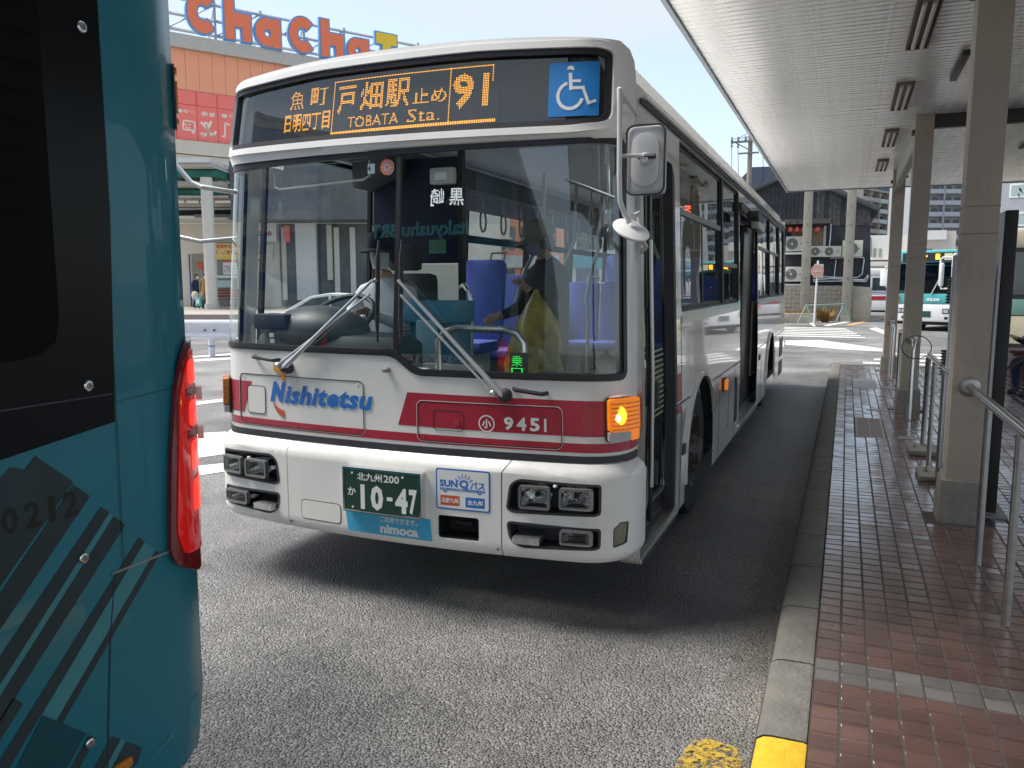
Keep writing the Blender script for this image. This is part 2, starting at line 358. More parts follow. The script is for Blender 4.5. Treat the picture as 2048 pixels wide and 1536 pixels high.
# worn yellow patch on the gutter, ragged
rg = []
for i in range(26):
    t = 2 * math.pi * i / 26; q = 1 + .05 * rnd.uniform(-1, 1); rg.append((-.37 + .11 * q * (abs(math.cos(t)) ** .6) * (1 if math.cos(t) > 0 else -1), 2.55 + .32 * q * (abs(math.sin(t)) ** .5) * (1 if math.sin(t) > 0 else -1)))
def worn(name, col, lo, hi, sc=38):
    m = mat(name, col, .6, var=.15, vs_=20); t = m.node_tree; p = t.nodes['Principled BSDF']; o = [n for n in t.nodes if n.type == 'OUTPUT_MATERIAL'][0]
    tr = t.nodes.new('ShaderNodeBsdfTransparent'); mi = t.nodes.new('ShaderNodeMixShader'); n = t.nodes.new('ShaderNodeTexNoise'); n.inputs['Scale'].default_value = sc; n.inputs['Detail'].default_value = 8; n.inputs['Roughness'].default_value = .75
    r = t.nodes.new('ShaderNodeMapRange'); r.inputs[1].default_value = lo; r.inputs[2].default_value = hi; g = t.nodes.new('ShaderNodeNewGeometry')
    t.links.new(g.outputs['Position'], n.inputs['Vector']); t.links.new(n.outputs[0], r.inputs[0]); t.links.new(r.outputs[0], mi.inputs[0]); t.links.new(tr.outputs[0], mi.inputs[1]); t.links.new(p.outputs[0], mi.inputs[2]); t.links.new(mi.outputs[0], o.inputs[0]); return m
M_WYEL = worn('worn_yellow_paint', (.42, .28, .03), .44, .56); M_WHT = worn('worn_road_paint', (.58, .58, .56), .26, .42, 14)
sheet('yellow_marking', rg, .009, M_WYEL)
def stripe(name, px, m=M_WHT, z=.005): return sheet(name, [tuple(onZ(x, y, z))[:2] for x, y in px], z, m)
# far crossing, left of the pavement's end
for k in range(6):
    y = 28 + k * 1.12; sheet('crosswalk_marking', [(-3.6, y), (.05 + .38 * (5 - k) * .3, y), (.05 + .38 * (5 - k) * .3, y + .5), (-3.6, y + .5)], .005, M_WHT)
stripe('road_marking', [(1571, 681), (1640, 680), (1765, 697), (1765, 703), (1690, 699), (1571, 689)])
for k in range(5):
    y = 17.9 + k * .95; sheet('crosswalk_marking', [(.15 + k * .25, y), (9, y), (9, y + .42), (.15 + k * .25, y + .42)], .005, M_WHT)
stripe('lane_marking', [(1738, 657), (1752, 655), (1790, 667), (1772, 670)])
stripe('lane_marking', [(1646, 651), (1700, 641), (1716, 640), (1712, 642), (1655, 652)])
stripe('lane_marking', [(1612, 641), (1618, 641), (1632, 652), (1627, 653)])
stripe('yellow_lane_marking', [(1690, 650), (1740, 640), (1770, 633), (1778, 633), (1745, 641), (1705, 650)], M_ORA)
# left side: lane lines and worn arrow by the bus
stripe('lane_marking', [(330, 716), (470, 706), (470, 709), (330, 720)])
stripe('lane_marking', [(330, 722), (470, 714), (470, 718), (330, 727)])
stripe('lane_marking', [(330, 812), (470, 794), (470, 800), (330, 818)])
stripe('road_marking', [(330, 870), (452, 863), (458, 880), (470, 905), (330, 925)])
stripe('road_marking', [(330, 938), (462, 925), (466, 940), (330, 962)])
# ---------------------------------------------------------------- pavement, kerb, tiles
M_CONC = mat('kerb_concrete', (.125, .12, .108), .8, var=.16, vs_=6, bump=.9, bs=45, dirt=.55)
M_CONC2 = mat('footing_concrete', (.19, .18, .165), .85, var=.14, vs_=7, bump=.5, bs=50, dirt=.5)
M_GROUT = mat('grout', (.045, .038, .036), .85, var=.15, vs_=20)
slab = tag(ob('pavement', MB().box(-.05, 9, -6, 16.8, .02, .146), M_GROUT, smooth=0), kind='structure')
def tile_mat(name, c):
    m = bpy.data.materials.new(name); m.use_nodes = True; t = m.node_tree; p = t.nodes['Principled BSDF']; n_ = t.nodes.new; l = t.links.new
    g = n_('ShaderNodeNewGeometry'); tcn = n_('ShaderNodeTexCoord')
    sn = n_('ShaderNodeVectorMath'); sn.operation = 'SNAP'; sn.inputs[1].default_value = (.1, .1, 10); of = n_('ShaderNodeVectorMath'); of.operation = 'ADD'; of.inputs[1].default_value = (.05, .0, 0)
    l(g.outputs['Position'], of.inputs[0]); l(of.outputs[0], sn.inputs[0]); wn = n_('ShaderNodeTexWhiteNoise'); l(sn.outputs[0], wn.inputs['Vector'])
    r = n_('ShaderNodeMapRange'); r.inputs[3].default_value = .72; r.inputs[4].default_value = 1.2; l(wn.outputs['Value'], r.inputs[0])
    nz = n_('ShaderNodeTexNoise'); nz.inputs['Scale'].default_value = 2.2; nz.inputs['Detail'].default_value = 8; l(g.outputs['Position'], nz.inputs['Vector'])
    r2 = n_('ShaderNodeMapRange'); r2.inputs[1].default_value = .3; r2.inputs[2].default_value = .7; r2.inputs[3].default_value = .72; r2.inputs[4].default_value = 1.15; l(nz.outputs[0], r2.inputs[0])
    mu = n_('ShaderNodeMath'); mu.operation = 'MULTIPLY'; l(r.outputs[0], mu.inputs[0]); l(r2.outputs[0], mu.inputs[1])
    mi = n_('ShaderNodeMix'); mi.data_type = 'RGBA'; mi.blend_type = 'MULTIPLY'; mi.inputs['Factor'].default_value = 1; mi.inputs['A'].default_value = (*c, 1); l(mu.outputs[0], mi.inputs['B'])
    gv = n_('ShaderNodeTexVoronoi'); gv.inputs['Scale'].default_value = 2.6; l(g.outputs['Position'], gv.inputs['Vector']); gr2 = n_('ShaderNodeMapRange'); gr2.inputs[1].default_value = .035; gr2.inputs[2].default_value = .055; gr2.inputs[3].default_value = .75; gr2.inputs[4].default_value = 0; l(gv.outputs['Distance'], gr2.inputs[0])
    m5 = n_('ShaderNodeMix'); m5.data_type = 'RGBA'; l(gr2.outputs[0], m5.inputs['Factor']); l(mi.outputs['Result'], m5.inputs['A']); m5.inputs['B'].default_value = (.03, .028, .027, 1); l(m5.outputs['Result'], p.inputs['Base Color'])
    r3 = n_('ShaderNodeMapRange'); r3.inputs[1].default_value = .3; r3.inputs[2].default_value = .7; r3.inputs[3].default_value = .20; r3.inputs[4].default_value = .36; l(nz.outputs[0], r3.inputs[0]); l(r3.outputs[0], p.inputs['Roughness']); p.inputs['Coat Weight'].default_value = 1; p.inputs['Coat Roughness'].default_value = .18; p.inputs['Coat IOR'].default_value = 1.85
    n3 = n_('ShaderNodeTexNoise'); n3.inputs['Scale'].default_value = 35; n3.inputs['Detail'].default_value = 4; l(g.outputs['Position'], n3.inputs['Vector'])
    b = n_('ShaderNodeBump'); b.inputs['Strength'].default_value = .18; b.inputs['Distance'].default_value = .004; l(n3.outputs[0], b.inputs['Height']); l(b.outputs[0], p.inputs['Normal'])
    return m
M_TILE = tile_mat('tile_brown', (.088, .046, .037)); M_TGREY = tile_mat('tile_grey', (.120, .110, .104)); M_TACT = tile_mat('tile_worn', (.30, .26, .235))
def tilebm(mb, x, y, z0=.140, z1=.150, g=.0035, b=.004):
    x0, x1, y0, y1 = x + g, x + .1 - g, y + g, y + .1 - g; k = len(mb.v); dz = rnd.uniform(-.0006, .0006); tx = rnd.uniform(-.0010, .0010); ty = rnd.uniform(-.0010, .0010)
    mb.v += [(x0, y0, z0), (x1, y0, z0), (x1, y1, z0), (x0, y1, z0), (x0, y0, z1 - b + dz), (x1, y0, z1 - b + dz), (x1, y1, z1 - b + dz), (x0, y1, z1 - b + dz),
             (x0 + b, y0 + b, z1 + dz - tx - ty), (x1 - b, y0 + b, z1 + dz + tx - ty), (x1 - b, y1 - b, z1 + dz + tx + ty), (x0 + b, y1 - b, z1 + dz - tx + ty)]
    for f in ((8, 9, 10, 11), (0, 1, 5, 4), (1, 2, 6, 5), (2, 3, 7, 6), (3, 0, 4, 7), (4, 5, 9, 8), (5, 6, 10, 9), (6, 7, 11, 10), (7, 4, 8, 11)): mb.face([k + i for i in f])
protos = []
for q in range(6):
    mb = MB(); tilebm(mb, 0, 0); protos.append(mb)
mtile = {}
rest = {0: MB(), 1: MB(), 2: MB()}
Y_G = 3.222
def covered(x, y):
    if .16 <= x + .05 <= .44 and 8.8 <= y + .05 <= 10.1: return True          # grate
    return .6 < x + .05 < .92 and any(c < y + .05 < c + .3 for c in (5.75, 10.75, 15.7))
nt_ = 0
for j in range(0, 210):
    y = Y_G - .1 * 60 + j * .1
    if y > 16.65: break
    for i in range(0, 60):
        x = -.05 + i * .1
        if covered(x, y): continue
        kind = 1 if (Y_G - .02 < y < Y_G + .12) else (2 if (x > 1.9 and x < 2.15) else 0)
        if i < 11 and 2.4 < y < 5.12:
            key = (kind, rnd.randrange(6))
            if key not in mtile:
                o = ob('tile', protos[key[1]], [M_TILE, M_TGREY, M_TACT][kind], parent=slab, smooth=0); mtile[key] = o; o.location = (x, y, 0)
            else: inst(mtile[key], slab, (x, y, 0))
            nt_ += 1
        else:
            tilebm(rest[kind], x, y)
for k, nm in ((0, 'brown_tiles'), (1, 'grey_tiles'), (2, 'worn_tiles')):
    o = ob(nm, rest[k], [M_TILE, M_TGREY, M_TACT][k], parent=slab, smooth=0); o['kind'] = 'stuff'
M_STEEL_D = mat('galvanised', (.30, .30, .29), .5, .7, var=.12, vs_=10)
gm = MB(); gm.box(.16, .44, 8.8, 8.83, .13, .152); gm.box(.16, .44, 10.07, 10.1, .13, .152); gm.box(.16, .18, 8.83, 10.07, .13, .152); gm.box(.42, .44, 8.83, 10.07, .13, .152); gm.box(.295, .305, 8.83, 10.07, .13, .152)
for k in range(30): gm.box(.18, .42, 8.85 + k * .041, 8.87 + k * .041, .132, .151)
gr = ob('drain_grate', gm, mat('grate_metal', (.33, .30, .27), .55, .3, var=.1), smooth=0); tag(gr, 'slotted metal drain grate set flush in the brown tiles', 'grate')
for x0, x1, y0, y1, lab in ((.16, .5, 13.1, 14.3, 'large flush steel cover plate in the tiles beyond the drain grate'), (.55, .8, 8.85, 9.0, 'small flush cover plate in the tiles right of the drain grate'), (.3, .72, 10.75, 10.85, 'narrow flush drain strip level with the second column'), (.55, 1.0, 13.2, 13.35, 'small flush cover strip beside the large steel plate')):
    tag(ob('cover_plate', MB().box(x0, x1, y0, y1, .13, .1525), M_STEEL_D, smooth=0), lab, 'cover')
# kerb
kerb = tag(thing('kerb', None, None, (-.14, 6, 0), kind='structure'), kind='structure')
def kstone(y0, y1, m, curve=0):
    mb = MB(); g = .006; j = rnd.uniform(-.003, .003); pr = [(-.228 + j, -.05), (-.226 + j, .10), (-.216 + j, .135), (-.195 + j, .150), (-.17, .154), (-.062, .155), (-.053, .151), (-.05, -.05)]
    pr2 = [(a + rnd.uniform(-.002, .002), b + rnd.uniform(-.001, .001)) for a, b in pr]
    n = len(pr); mb.v = [(a, y0 + g, b) for a, b in pr] + [(a, (y0 + y1) / 2, b) for a, b in pr] + [(a, y1 - g, b) for a, b in pr2]
    mb.face(range(n)); mb.face(range(2 * n, 3 * n))
    for r_ in (0, n):
        for i in range(n): mb.face((r_ + i, r_ + (i + 1) % n, r_ + n + (i + 1) % n, r_ + n + i))
    return ob('kerb_stone', mb, m, parent=kerb, smooth=50)
y = 2.722 - .61 * 9
while y < 16.3: kstone(y, y + .61, M_YEL if y < 2.6 else M_CONC); y += .61
mb = MB()
pts = [(-.228, y), (-.22, y + .35), (-.16, y + .56), (-.05, y + .62), (-.05, y)]
mb.prism(pts, lambda a, b, d: (a, b, d), -.05, .152); ob('kerb_stone', mb, M_CONC, parent=kerb, smooth=0, bevel=.008)
kb = ob('kerb_joint_filler', MB().box(-.222, -.06, -5, 16.7, -.05, .13), M_GROUT, parent=kerb, smooth=0)
tag(ob('end_kerb', MB().box(-.05, 9, 16.805, 16.95, -.05, .152), M_CONC, smooth=0), kind='structure')
gt = MB()
for q in range(1400):
    x = -.235 - abs(rnd.gauss(0, .09)); yv = rnd.uniform(1.5, 15.5) if q % 2 else rnd.uniform(2, 6); s_ = rnd.uniform(.002, .006); a0 = rnd.uniform(0, 6.28)
    gt.add([(x + s_ * math.cos(a0 + k * 2.1), yv + s_ * math.sin(a0 + k * 2.1), .004) for k in range(3)] + [(x, yv, .005 + s_ * .9)], [(0, 1, 3), (1, 2, 3), (2, 0, 3)])
tag(ob('gutter_grit', gt, mat('grit', (.20, .18, .15), .9, var=.3), smooth=0, fix=False), kind='stuff')
# ---------------------------------------------------------------- platform canopy
M_SOFF = mat('soffit_paint', (.74, .745, .74), .26, .15, var=.06, vs_=3, bump=.12, bs=2.5, dirt=.12)
M_FASC = mat('fascia', (.22, .25, .30), .5, .2, var=.08)
M_ROOF = mat('roof_sheet', (.35, .35, .34), .6)
can = thing('platform_canopy', 'long flat canopy with a slatted pale metal soffit over the bus stop pavement', 'canopy', (.75, 7, 3.7))
ZS = 3.70
def pl(wd):
    mb = MB(); n = 14
    xs = [-1.262 + i * (5.9 / n) for i in range(n + 1)]
    pr = [(.003, .027), (.004, .010), (.013, .0), (.087, .0), (.096, .010), (.097, .027)]
    for i, x in enumerate(xs):
        for yy, zz in pr: mb.v.append((x, yy, ZS + zz + wd[i] * (1 if zz < .01 else .5)))
    k = len(pr)
    for i in range(n):
        for j_ in range(k - 1): mb.face((i * k + j_, (i + 1) * k + j_, (i + 1) * k + j_ + 1, i * k + j_ + 1))
    return mb
pls = []
for q in range(9): pls.append(ob('soffit_plank', pl([rnd.uniform(-.0022, .0022) for _ in range(15)]), M_SOFF, parent=can, smooth=25, fix=False))
base_loc = pls[0].location.copy()
k = 0; yy = -4.0
while yy < 18.35:
    o = pls[k] if k < 9 else inst(pls[rnd.randrange(9)], can)
    o.location = (0, yy, 0); o.rotation_euler = (rnd.uniform(-.012, .012) * 0, 0, 0); k += 1; yy += .1
ob('roof_slab', MB().box(-1.262, 4.64, -4, 18.40, ZS + .028, ZS + .30), M_ROOF, parent=can, smooth=0)
ob('fascia', MB().box(-1.30, -1.265, -4.05, 18.46, ZS - .025, ZS + .34), M_FASC, parent=can, smooth=0)
ob('fascia', MB().box(-1.265, 4.68, 18.42, 18.46, ZS - .02, ZS + .34), M_FASC, parent=can, smooth=0)
ob('fascia', MB().box(4.645, 4.68, -4.05, 18.415, ZS - .02, ZS + .34), M_FASC, parent=can, smooth=0)
M_BEAM = mat('beam_paint', (.22, .20, .185), .5, .1, var=.08, dirt=.3)
M_FW0 = mat('beam_pale', (.5, .5, .48), .5); M_BEAMD = mat('dark_beam', (.05, .047, .045), .5, .1)
ob('beam', MB().box(.67, .74, 10.9, 15.76, 3.30, 3.36), M_BEAM, parent=can, smooth=0); ob('beam_web', MB().box(.71, .73, 10.9, 15.76, 3.362, ZS - .004), M_FW0, parent=can, smooth=0)
ob('cross_beam', MB().box(.87, 4.6, 10.86, 10.96, ZS - .16, ZS - .004), M_BEAMD, parent=can, smooth=0)
ob('cross_beam', MB().box(2.87, 4.6, 15.86, 15.94, ZS - .06, ZS - .004), M_BEAM, parent=can, smooth=0)
ob('cross_beam', MB().box(.87, 4.6, 5.93, 6.03, ZS - .12, ZS - .004), M_BEAMD, parent=can, smooth=0)
# ceiling lights: double tubes in rusty troughs
M_RUST = mat('rusty_frame', (.22, .15, .12), .7, var=.2, vs_=30, dirt=.5); M_TUBE = mat('tube_white', (.55, .52, .47), .4, var=.04); M_BLK = mat('black', (.012, .012, .013), .5, var=0)
def light(x, y, lab):
    t = thing('ceiling_light', lab, 'light', (x, y, ZS), 'twin tube lights in the canopy soffit')
    ob('trough', MB().box(x - .07, x + .07, y + .02, y + 1.25, ZS - .012, ZS - .006), M_BLK, parent=t, smooth=0)
    f = MB(); f.box(x - .085, x - .071, y, y + 1.27, ZS - .032, ZS - .004); f.box(x + .071, x + .085, y, y + 1.27, ZS - .032, ZS - .004); f.box(x - .071, x + .071, y, y + .018, ZS - .032, ZS - .004); f.box(x - .071, x + .071, y + 1.252, y + 1.27, ZS - .032, ZS - .004)
    ob('frame', f, M_RUST, parent=t, smooth=0)
    for dx in (-.030, .036): ob('tube', MB().tube([(x + dx, y + .05, ZS - .030), (x + dx, y + 1.22, ZS - .030)], .017, 10), M_TUBE, parent=t)
light(.445, 6.5, 'large rusty twin tube light in the soffit left of the thick column'); light(.445, 9.05, 'second twin tube light, above the dark hanging sensor')
light(.445, 11.68, 'third twin tube light along the soffit, beside the second column'); light(.445, 14.35, 'farthest twin tube light, near the end of the canopy')
light(2.3, 12.6, 'twin tube light in the soffit right of the columns, half hidden by the thick column')
hs = thing('hanging_sensor', 'dark narrow box hanging flush on the soffit between the tube lights and column', 'sensor', (.85, 8.4, 3.7))
ob('housing', MB().box(.82, .88, 8.05, 9.0, ZS - .05, ZS - .005), M_BEAMD, parent=hs, bevel=.005)
# ---------------------------------------------------------------- columns
M_COL = mat('column_paint', (.43, .37, .31), .5, .05, var=.06, vs_=4, dirt=.25, bump=.15, bs=14)
M_SS = mat('stainless', (.58, .57, .55), .22, 1.0, var=.05, vs_=14)
M_SS2 = mat('stainless_post', (.42, .40, .38), .34, 1.0, var=.10, vs_=20)
def column(y, lab, top=ZS - .004):
    t = thing('canopy_column', lab, 'column', (.76, y + .1, .15), 'square columns carrying the canopy')
    s = MB().box(.66, .86, y + .03, y + .23, .42, top); ob('shaft', s, M_COL, parent=t, bevel=.008)
    p = MB(); a, b = .62, .90; p.v = [(a, y - .02, .10), (b, y - .02, .10), (b, y + .27, .10), (a, y + .27, .10), (a + .012, y, .43), (b - .012, y, .43), (b - .012, y + .255, .43), (a + .012, y + .255, .43)]
    for f in ((0, 1, 5, 4), (1, 2, 6, 5), (2, 3, 7, 6), (3, 0, 4, 7), (4, 5, 6, 7)): p.face(f)
    ob('footing', p, M_CONC2, parent=t, bevel=.01)
    c = MB(); c.box(.63, .66, y + .06, y + .2, ZS - .22, ZS - .17); c.box(.86, .90, y + .06, y + .2, ZS - .13, ZS - .10); ob('bracket', c, M_BEAMD, parent=t, smooth=0)
    sm = MB(); sm.box(.658, .862, y + .028, y + .232, 2.02, 2.024); sm.box(.658, .862, y + .028, y + .232, 2.19, 2.194); ob('weld_seam', sm, M_RUST, parent=t, smooth=0)
    return t
column(5.80, 'nearest thick beige canopy column with a rail flange at waist height'); column(10.78, 'second canopy column, with a black hoop on its rail'); column(15.73, 'slim farthest canopy column at the end of the pavement')
c4 = column(.4, 'canopy column standing right beside the viewer')
# ---------------------------------------------------------------- handrails
def rail(lab, path, posts, flange=None, grp='stainless handrails on the pavement'):
    t = thing('handrail', lab, 'handrail', (path[0][0], path[0][1], .15), grp)
    ob('top_rail', MB().tube(path, .0245, 14), M_SS, parent=t)
    for x, y, z in posts:
        ob('post', MB().tube([(x, y, .148), (x, y, z)], .019, 12), M_SS2, parent=t)
    if flange:
        for fy in flange: ob('flange', MB().lathe((.76, fy, 1.05), (0, -1, 0), [(0, .062), (.006, .062), (.010, .055), (.012, .03), (.03, .029)], 24), M_SS2, parent=t)
    return t
rail('nearest stainless handrail running from the thick column towards the viewer', [(.76, 5.81, 1.05), (.76, 5.2, 1.05), (.76, 4, 1.05), (.76, 2.6, 1.05), (.76, 1.0, 1.05), (.76, .66, 1.05)], [(.745, 4.95, 1.04), (.745, 4.09, 1.04), (.745, 2.9, 1.04), (.745, 1.7, 1.04)], [5.825])
rail('stainless handrail behind the thick column with four close posts', [(.73, 8.27, .16), (.73, 8.27, .99), (.73, 8.25, 1.03), (.73, 8.2, 1.055), (.73, 8.0, 1.06), (.73, 7, 1.06), (.76, 6.05, 1.06)], [(.73, 7.70, 1.05), (.73, 6.95, 1.05), (.73, 6.45, 1.05)])
rail('short stainless handrail in front of the second column', [(.76, 10.79, 1.05), (.755, 10.5, 1.05), (.745, 10.2, 1.05), (.735, 10.14, 1.02), (.73, 10.12, .96), (.73, 10.12, .16)], [(.735, 10.32, 1.05)], [10.80])
rail('stainless handrail just beyond the second column', [(.73, 12.55, .16), (.73, 12.55, .99), (.73, 12.5, 1.05), (.74, 12.3, 1.06), (.76, 11.02, 1.06)], [(.73, 11.9, 1.05)])
rail('far stainless handrail before the slim end column', [(.76, 15.74, 1.03), (.75, 15.2, 1.03), (.74, 14.45, 1.03), (.735, 14.37, 1.0), (.735, 14.36, .94), (.735, 14.36, .16)], [(.735, 14.62, 1.02), (.735, 14.9, 1.02)], [15.75])
hp = MB().tube([(.76 + .15 * math.cos(t * math.pi / 14), 10.05, 1.0 + .13 * math.sin(t * math.pi / 14)) for t in range(28)], .006, 6, closed=True)
tag(ob('cable_hoop', hp, M_BLK), 'thin black cable hoop hanging round the rail end at the second column', 'hoop')
# ---------------------------------------------------------------- boards by the column
M_PAN = mat('board_silver', (.62, .64, .68), .4, .3, var=.04); M_RIB = mat('rib_rubber', (.34, .31, .24), .6)
ib = thing('information_board', 'grey upright information board with ribbed grips behind the handrail', 'board', (.76, 6.5, .15))
ob('panel', MB().box(.735, .83, 6.12, 6.78, .34, 1.88), M_PAN, parent=ib, bevel=.02)
ob('edge_frame', MB().box(.72, .845, 6.795, 6.83, .30, 1.92), M_PAN, parent=ib, bevel=.01)
for yy, zz in ((6.92, 1.66), (6.30, 1.66), (7.0, 1.10), (6.40, 1.04)):
    g = ob('grip', MB().tube([(.735, yy, zz - .10), (.735, yy, zz + .10)], .028, 12), M_RIB, parent=ib)
    rb = MB()
    for q in range(9): rb.lathe((.735, yy, zz - .092 + q * .023), (0, 0, 1), [(-.005, .030), (-.004, .036), (.004, .036), (.005, .030)], 12)
    ob('rib', rb, M_BLK, parent=g)
for yy in (6.98, 8.05): ob('base_block', MB().box(.60, .86, yy - .05, yy + .35, .15, .20), M_CONC2, parent=ib, bevel=.015)
for yy in (6.98, 8.05):
    for dx in (.66, .8):
        ob('bolt', MB().lathe((dx, yy + .12, .20), (0, 0, 1), [(0, .018), (.015, .018), (.016, .009), (.04, .009)], 8), M_SS2, parent=ib)
bb = thing('black_sign_board', 'tall black free-standing sign board with a silver side behind the thick column', 'sign board', (1.0, 6.5, .15))
ob('panel', MB().box(.933, 1.006, 6.1, 6.85, .15, 2.183), M_BLK, parent=bb, bevel=.006)
ob('side_plate', MB().box(.915, .9315, 6.12, 6.83, .5, 2.17), M_PAN, parent=bb, smooth=0)
ob('latch', MB().box(.900, .9145, 6.2, 6.5, 1.98, 2.01), M_BLK, parent=bb, smooth=0)
ob('base_plate', MB().box(.90, 1.06, 6.0, 7.0, .1505, .165), M_STEEL_D, parent=bb, smooth=0)
# far bench / planter at the right with a seated person
M_BRN = mat('bench_brown', (.10, .03, .025), .5, var=.1)
bn = thing('bench', 'dark red-brown bench box at the right edge beyond the boards', 'bench', (3.4, 15.6, .15))
ob('seat', MB().box(2.55, 5.4, 15.3, 15.9, .58, .63), M_BRN, parent=bn, bevel=.01)
for xx in (2.6, 3.6, 4.6): ob('leg_panel', MB().box(xx, xx + .85, 15.35, 15.85, .15, .578), M_BRN, parent=bn, smooth=0)
# ================================================================= the white bus
XC, BU, CE, HW = -2.195, .08, .36, 1.245
def _plan():
    pts = [(1.03 * i / 22, BU * (i / 22) ** 2) for i in range(23)]; sl = 2 * BU / 1.03
    p0, p1, p2 = (1.03, BU), (HW, BU + sl * .215), (HW, CE)
    pts += [tuple((1 - t) ** 2 * p0[k] + 2 * t * (1 - t) * p1[k] + t * t * p2[k] for k in (0, 1)) for t in [i / 14 for i in range(1, 15)]]
    pts.append((HW, 3.0)); S = [0]
    for a, b in zip(pts, pts[1:]): S.append(S[-1] + math.dist(a, b))
    return pts, S
PP, SS = _plan()
SE = SS[-2]                      # arc length where the flank begins (1.426)
def y0(z):
    y = 3.55
    if z > 1.35: y += .06 * (z - 1.35)
    if z > 2.4: y += .12 * (z - 2.4)
    return y
def inw(z): return .04 * max(0, z - 1.0)
def F(s, z, off=0):
    a = abs(s); i = 0
    while i < len(SS) - 2 and SS[i + 1] < a: i += 1
    t = (a - SS[i]) / (SS[i + 1] - SS[i]); dx = PP[i + 1][0] - PP[i][0]; dy = PP[i + 1][1] - PP[i][1]; Ln = math.hypot(dx, dy)
    u = PP[i][0] + t * dx; y = PP[i][1] + t * dy; k = 1 - inw(z) / HW; g = 1 if s >= 0 else -1
    return (XC + g * (u * k + off * dy / Ln), y0(z) + y - off * dx / Ln, z)
YF = 3.55 + CE
def shy(y, z): return y + (y0(z) - 3.55) * max(0, min(1, (4.7 - y) / (4.7 - YF)))
def SRt(y, z, off=0): return (XC + HW - inw(z) + off, shy(y, z), z)
def SLt(y, z, off=0): return (XC - HW + inw(z) - off, shy(y, z), z)
M_BUS = mat('bus_white', (.78, .765, .73), .28, var=.025, vs_=2.5, coat=.6)
M_BUSF = mat('bus_white_front', (.80, .785, .75), .36, var=.03, vs_=3, coat=.3, dirt=.10)
M_BUSS = mat('bus_side_white', (.74, .73, .71), .12, var=.03, vs_=1.2, coat=1, bump=.35, bs=1.1, dirt=.12)
M_RED = mat('stripe_red', (.42, .025, .045), .35, var=.05, coat=.3)
M_RUB = mat('rubber', (.018, .018, .022), .45, var=.1); M_TRIM = mat('trim_grey', (.035, .037, .045), .5, var=.08)
M_GL = glass('windscreen_glass', (.95, .99, .98), 1.5, boost=.05); M_GLS = glass('side_glass', (.74, .80, .78), 1.5, boost=.03)
M_GLC = glass('clear_lens', (.92, .93, .92), 1.45, .05)
M_BLUE = mat('logo_blue', (.02, .17, .55), .4, var=0); M_LOR = mat('logo_orange', (.80, .30, .03), .4, var=0); M_LRD = mat('logo_red', (.62, .10, .04), .4, var=0)
M_W = mat('print_white', (.80, .80, .78), .45, var=0); M_GREEN = mat('plate_green', (.015, .055, .035), .4, var=.05); M_CYAN = mat('sticker_cyan', (.06, .42, .68), .35, var=.03)
M_CHR = mat('chrome', (.75, .75, .76), .10, 1, var=0); M_CHR2 = mat('reflector', (.8, .8, .82), .18, 1, var=.05, bump=.4, bs=60)
M_INT = mat('interior_grey', (.42, .44, .42), .6, var=.04); M_INTD = mat('interior_dark', (.035, .038, .042), .55, var=.1); M_SEAT = mat('seat_blue', (.055, .085, .36), .85, var=.10, vs_=20)
M_LED = mat('led_amber', (.9, .45, .02), .5, var=0, emit=(1, .40, .018), es=.85); M_LEDG = mat('led_green', (.05, .8, .1), .5, var=0, emit=(.03, 1, .10), es=.45)
M_AMB = mat('amber_lens', (.80, .22, .01), .2, var=.1, vs_=40, emit=(1, .24, .008), es=.16); M_AMBL = mat('amber_bulb', (1, .7, .2), .3, var=0, emit=(1, .55, .08), es=5)
M_AMBO = mat('amber_lens_unlit', (.62, .20, .015), .25, var=.15, vs_=40, coat=.5)
M_DOTW = mat('sticker_white', (.74, .78, .78), .5, var=0)
bus = thing('city_bus', 'white city bus with a red stripe and an amber 91 destination display, facing the viewer', 'bus', (XC, 8.8, 0))
def P(name, mb, m, par=None, **k): return ob(name, mb, m, parent=par or bus, **k)
def W(name, outl, m, off=0, th=0, step=.07, holes=(), par=None, fn=F, **k): return P(name, wrapm(outl, fn, off, th, step, holes), m, par, **k)
# -- front shell
WSO = rpoly([(-1.385, 1.345), (.045, 1.345), (.175, 1.248), (1.295, 1.250), (1.295, 2.392), (-1.385, 2.368)], .05)       # opening
shell = W('front_shell', [(-SE, .872), (SE, .872), (SE, 2.40), (-SE, 2.385)], M_BUSF, 0, 0, .06, [WSO])
ring = inset(WSO, .024)
W('rubber_gasket', WSO, M_RUB, -.012, .024, .05, [ring])
W('rubber_gasket', inset(WSO, -.010), M_TRIM, .001, .006, .05, [inset(WSO, .004)])
gl_l = rpoly([(-1.355, 1.372), (.050, 1.372), (.060, 2.338), (-1.355, 2.342)], .03)
gl_r = rpoly([(.078, 1.355), (.186, 1.278), (1.245, 1.280), (1.25, 2.36), (.082, 2.338)], .03)
W('windscreen', gl_l, M_GL, .0, .006, .05); W('windscreen', gl_r, M_GL, .0, .006, .05)
W('divider_bar', [(.050, 1.345), (.080, 1.345), (.084, 2.345), (.060, 2.345)], M_RUB, -.01, .024, .1)
W('corner_pillar', [(1.236, 1.262), (1.285, 1.262), (1.285, 2.37), (1.236, 2.37)], M_RUB, -.01, .014, .1)
W('corner_pillar', [(-1.385, 1.36), (-1.35, 1.36), (-1.35, 2.36), (-1.385, 2.36)], M_RUB, -.01, .014, .1)
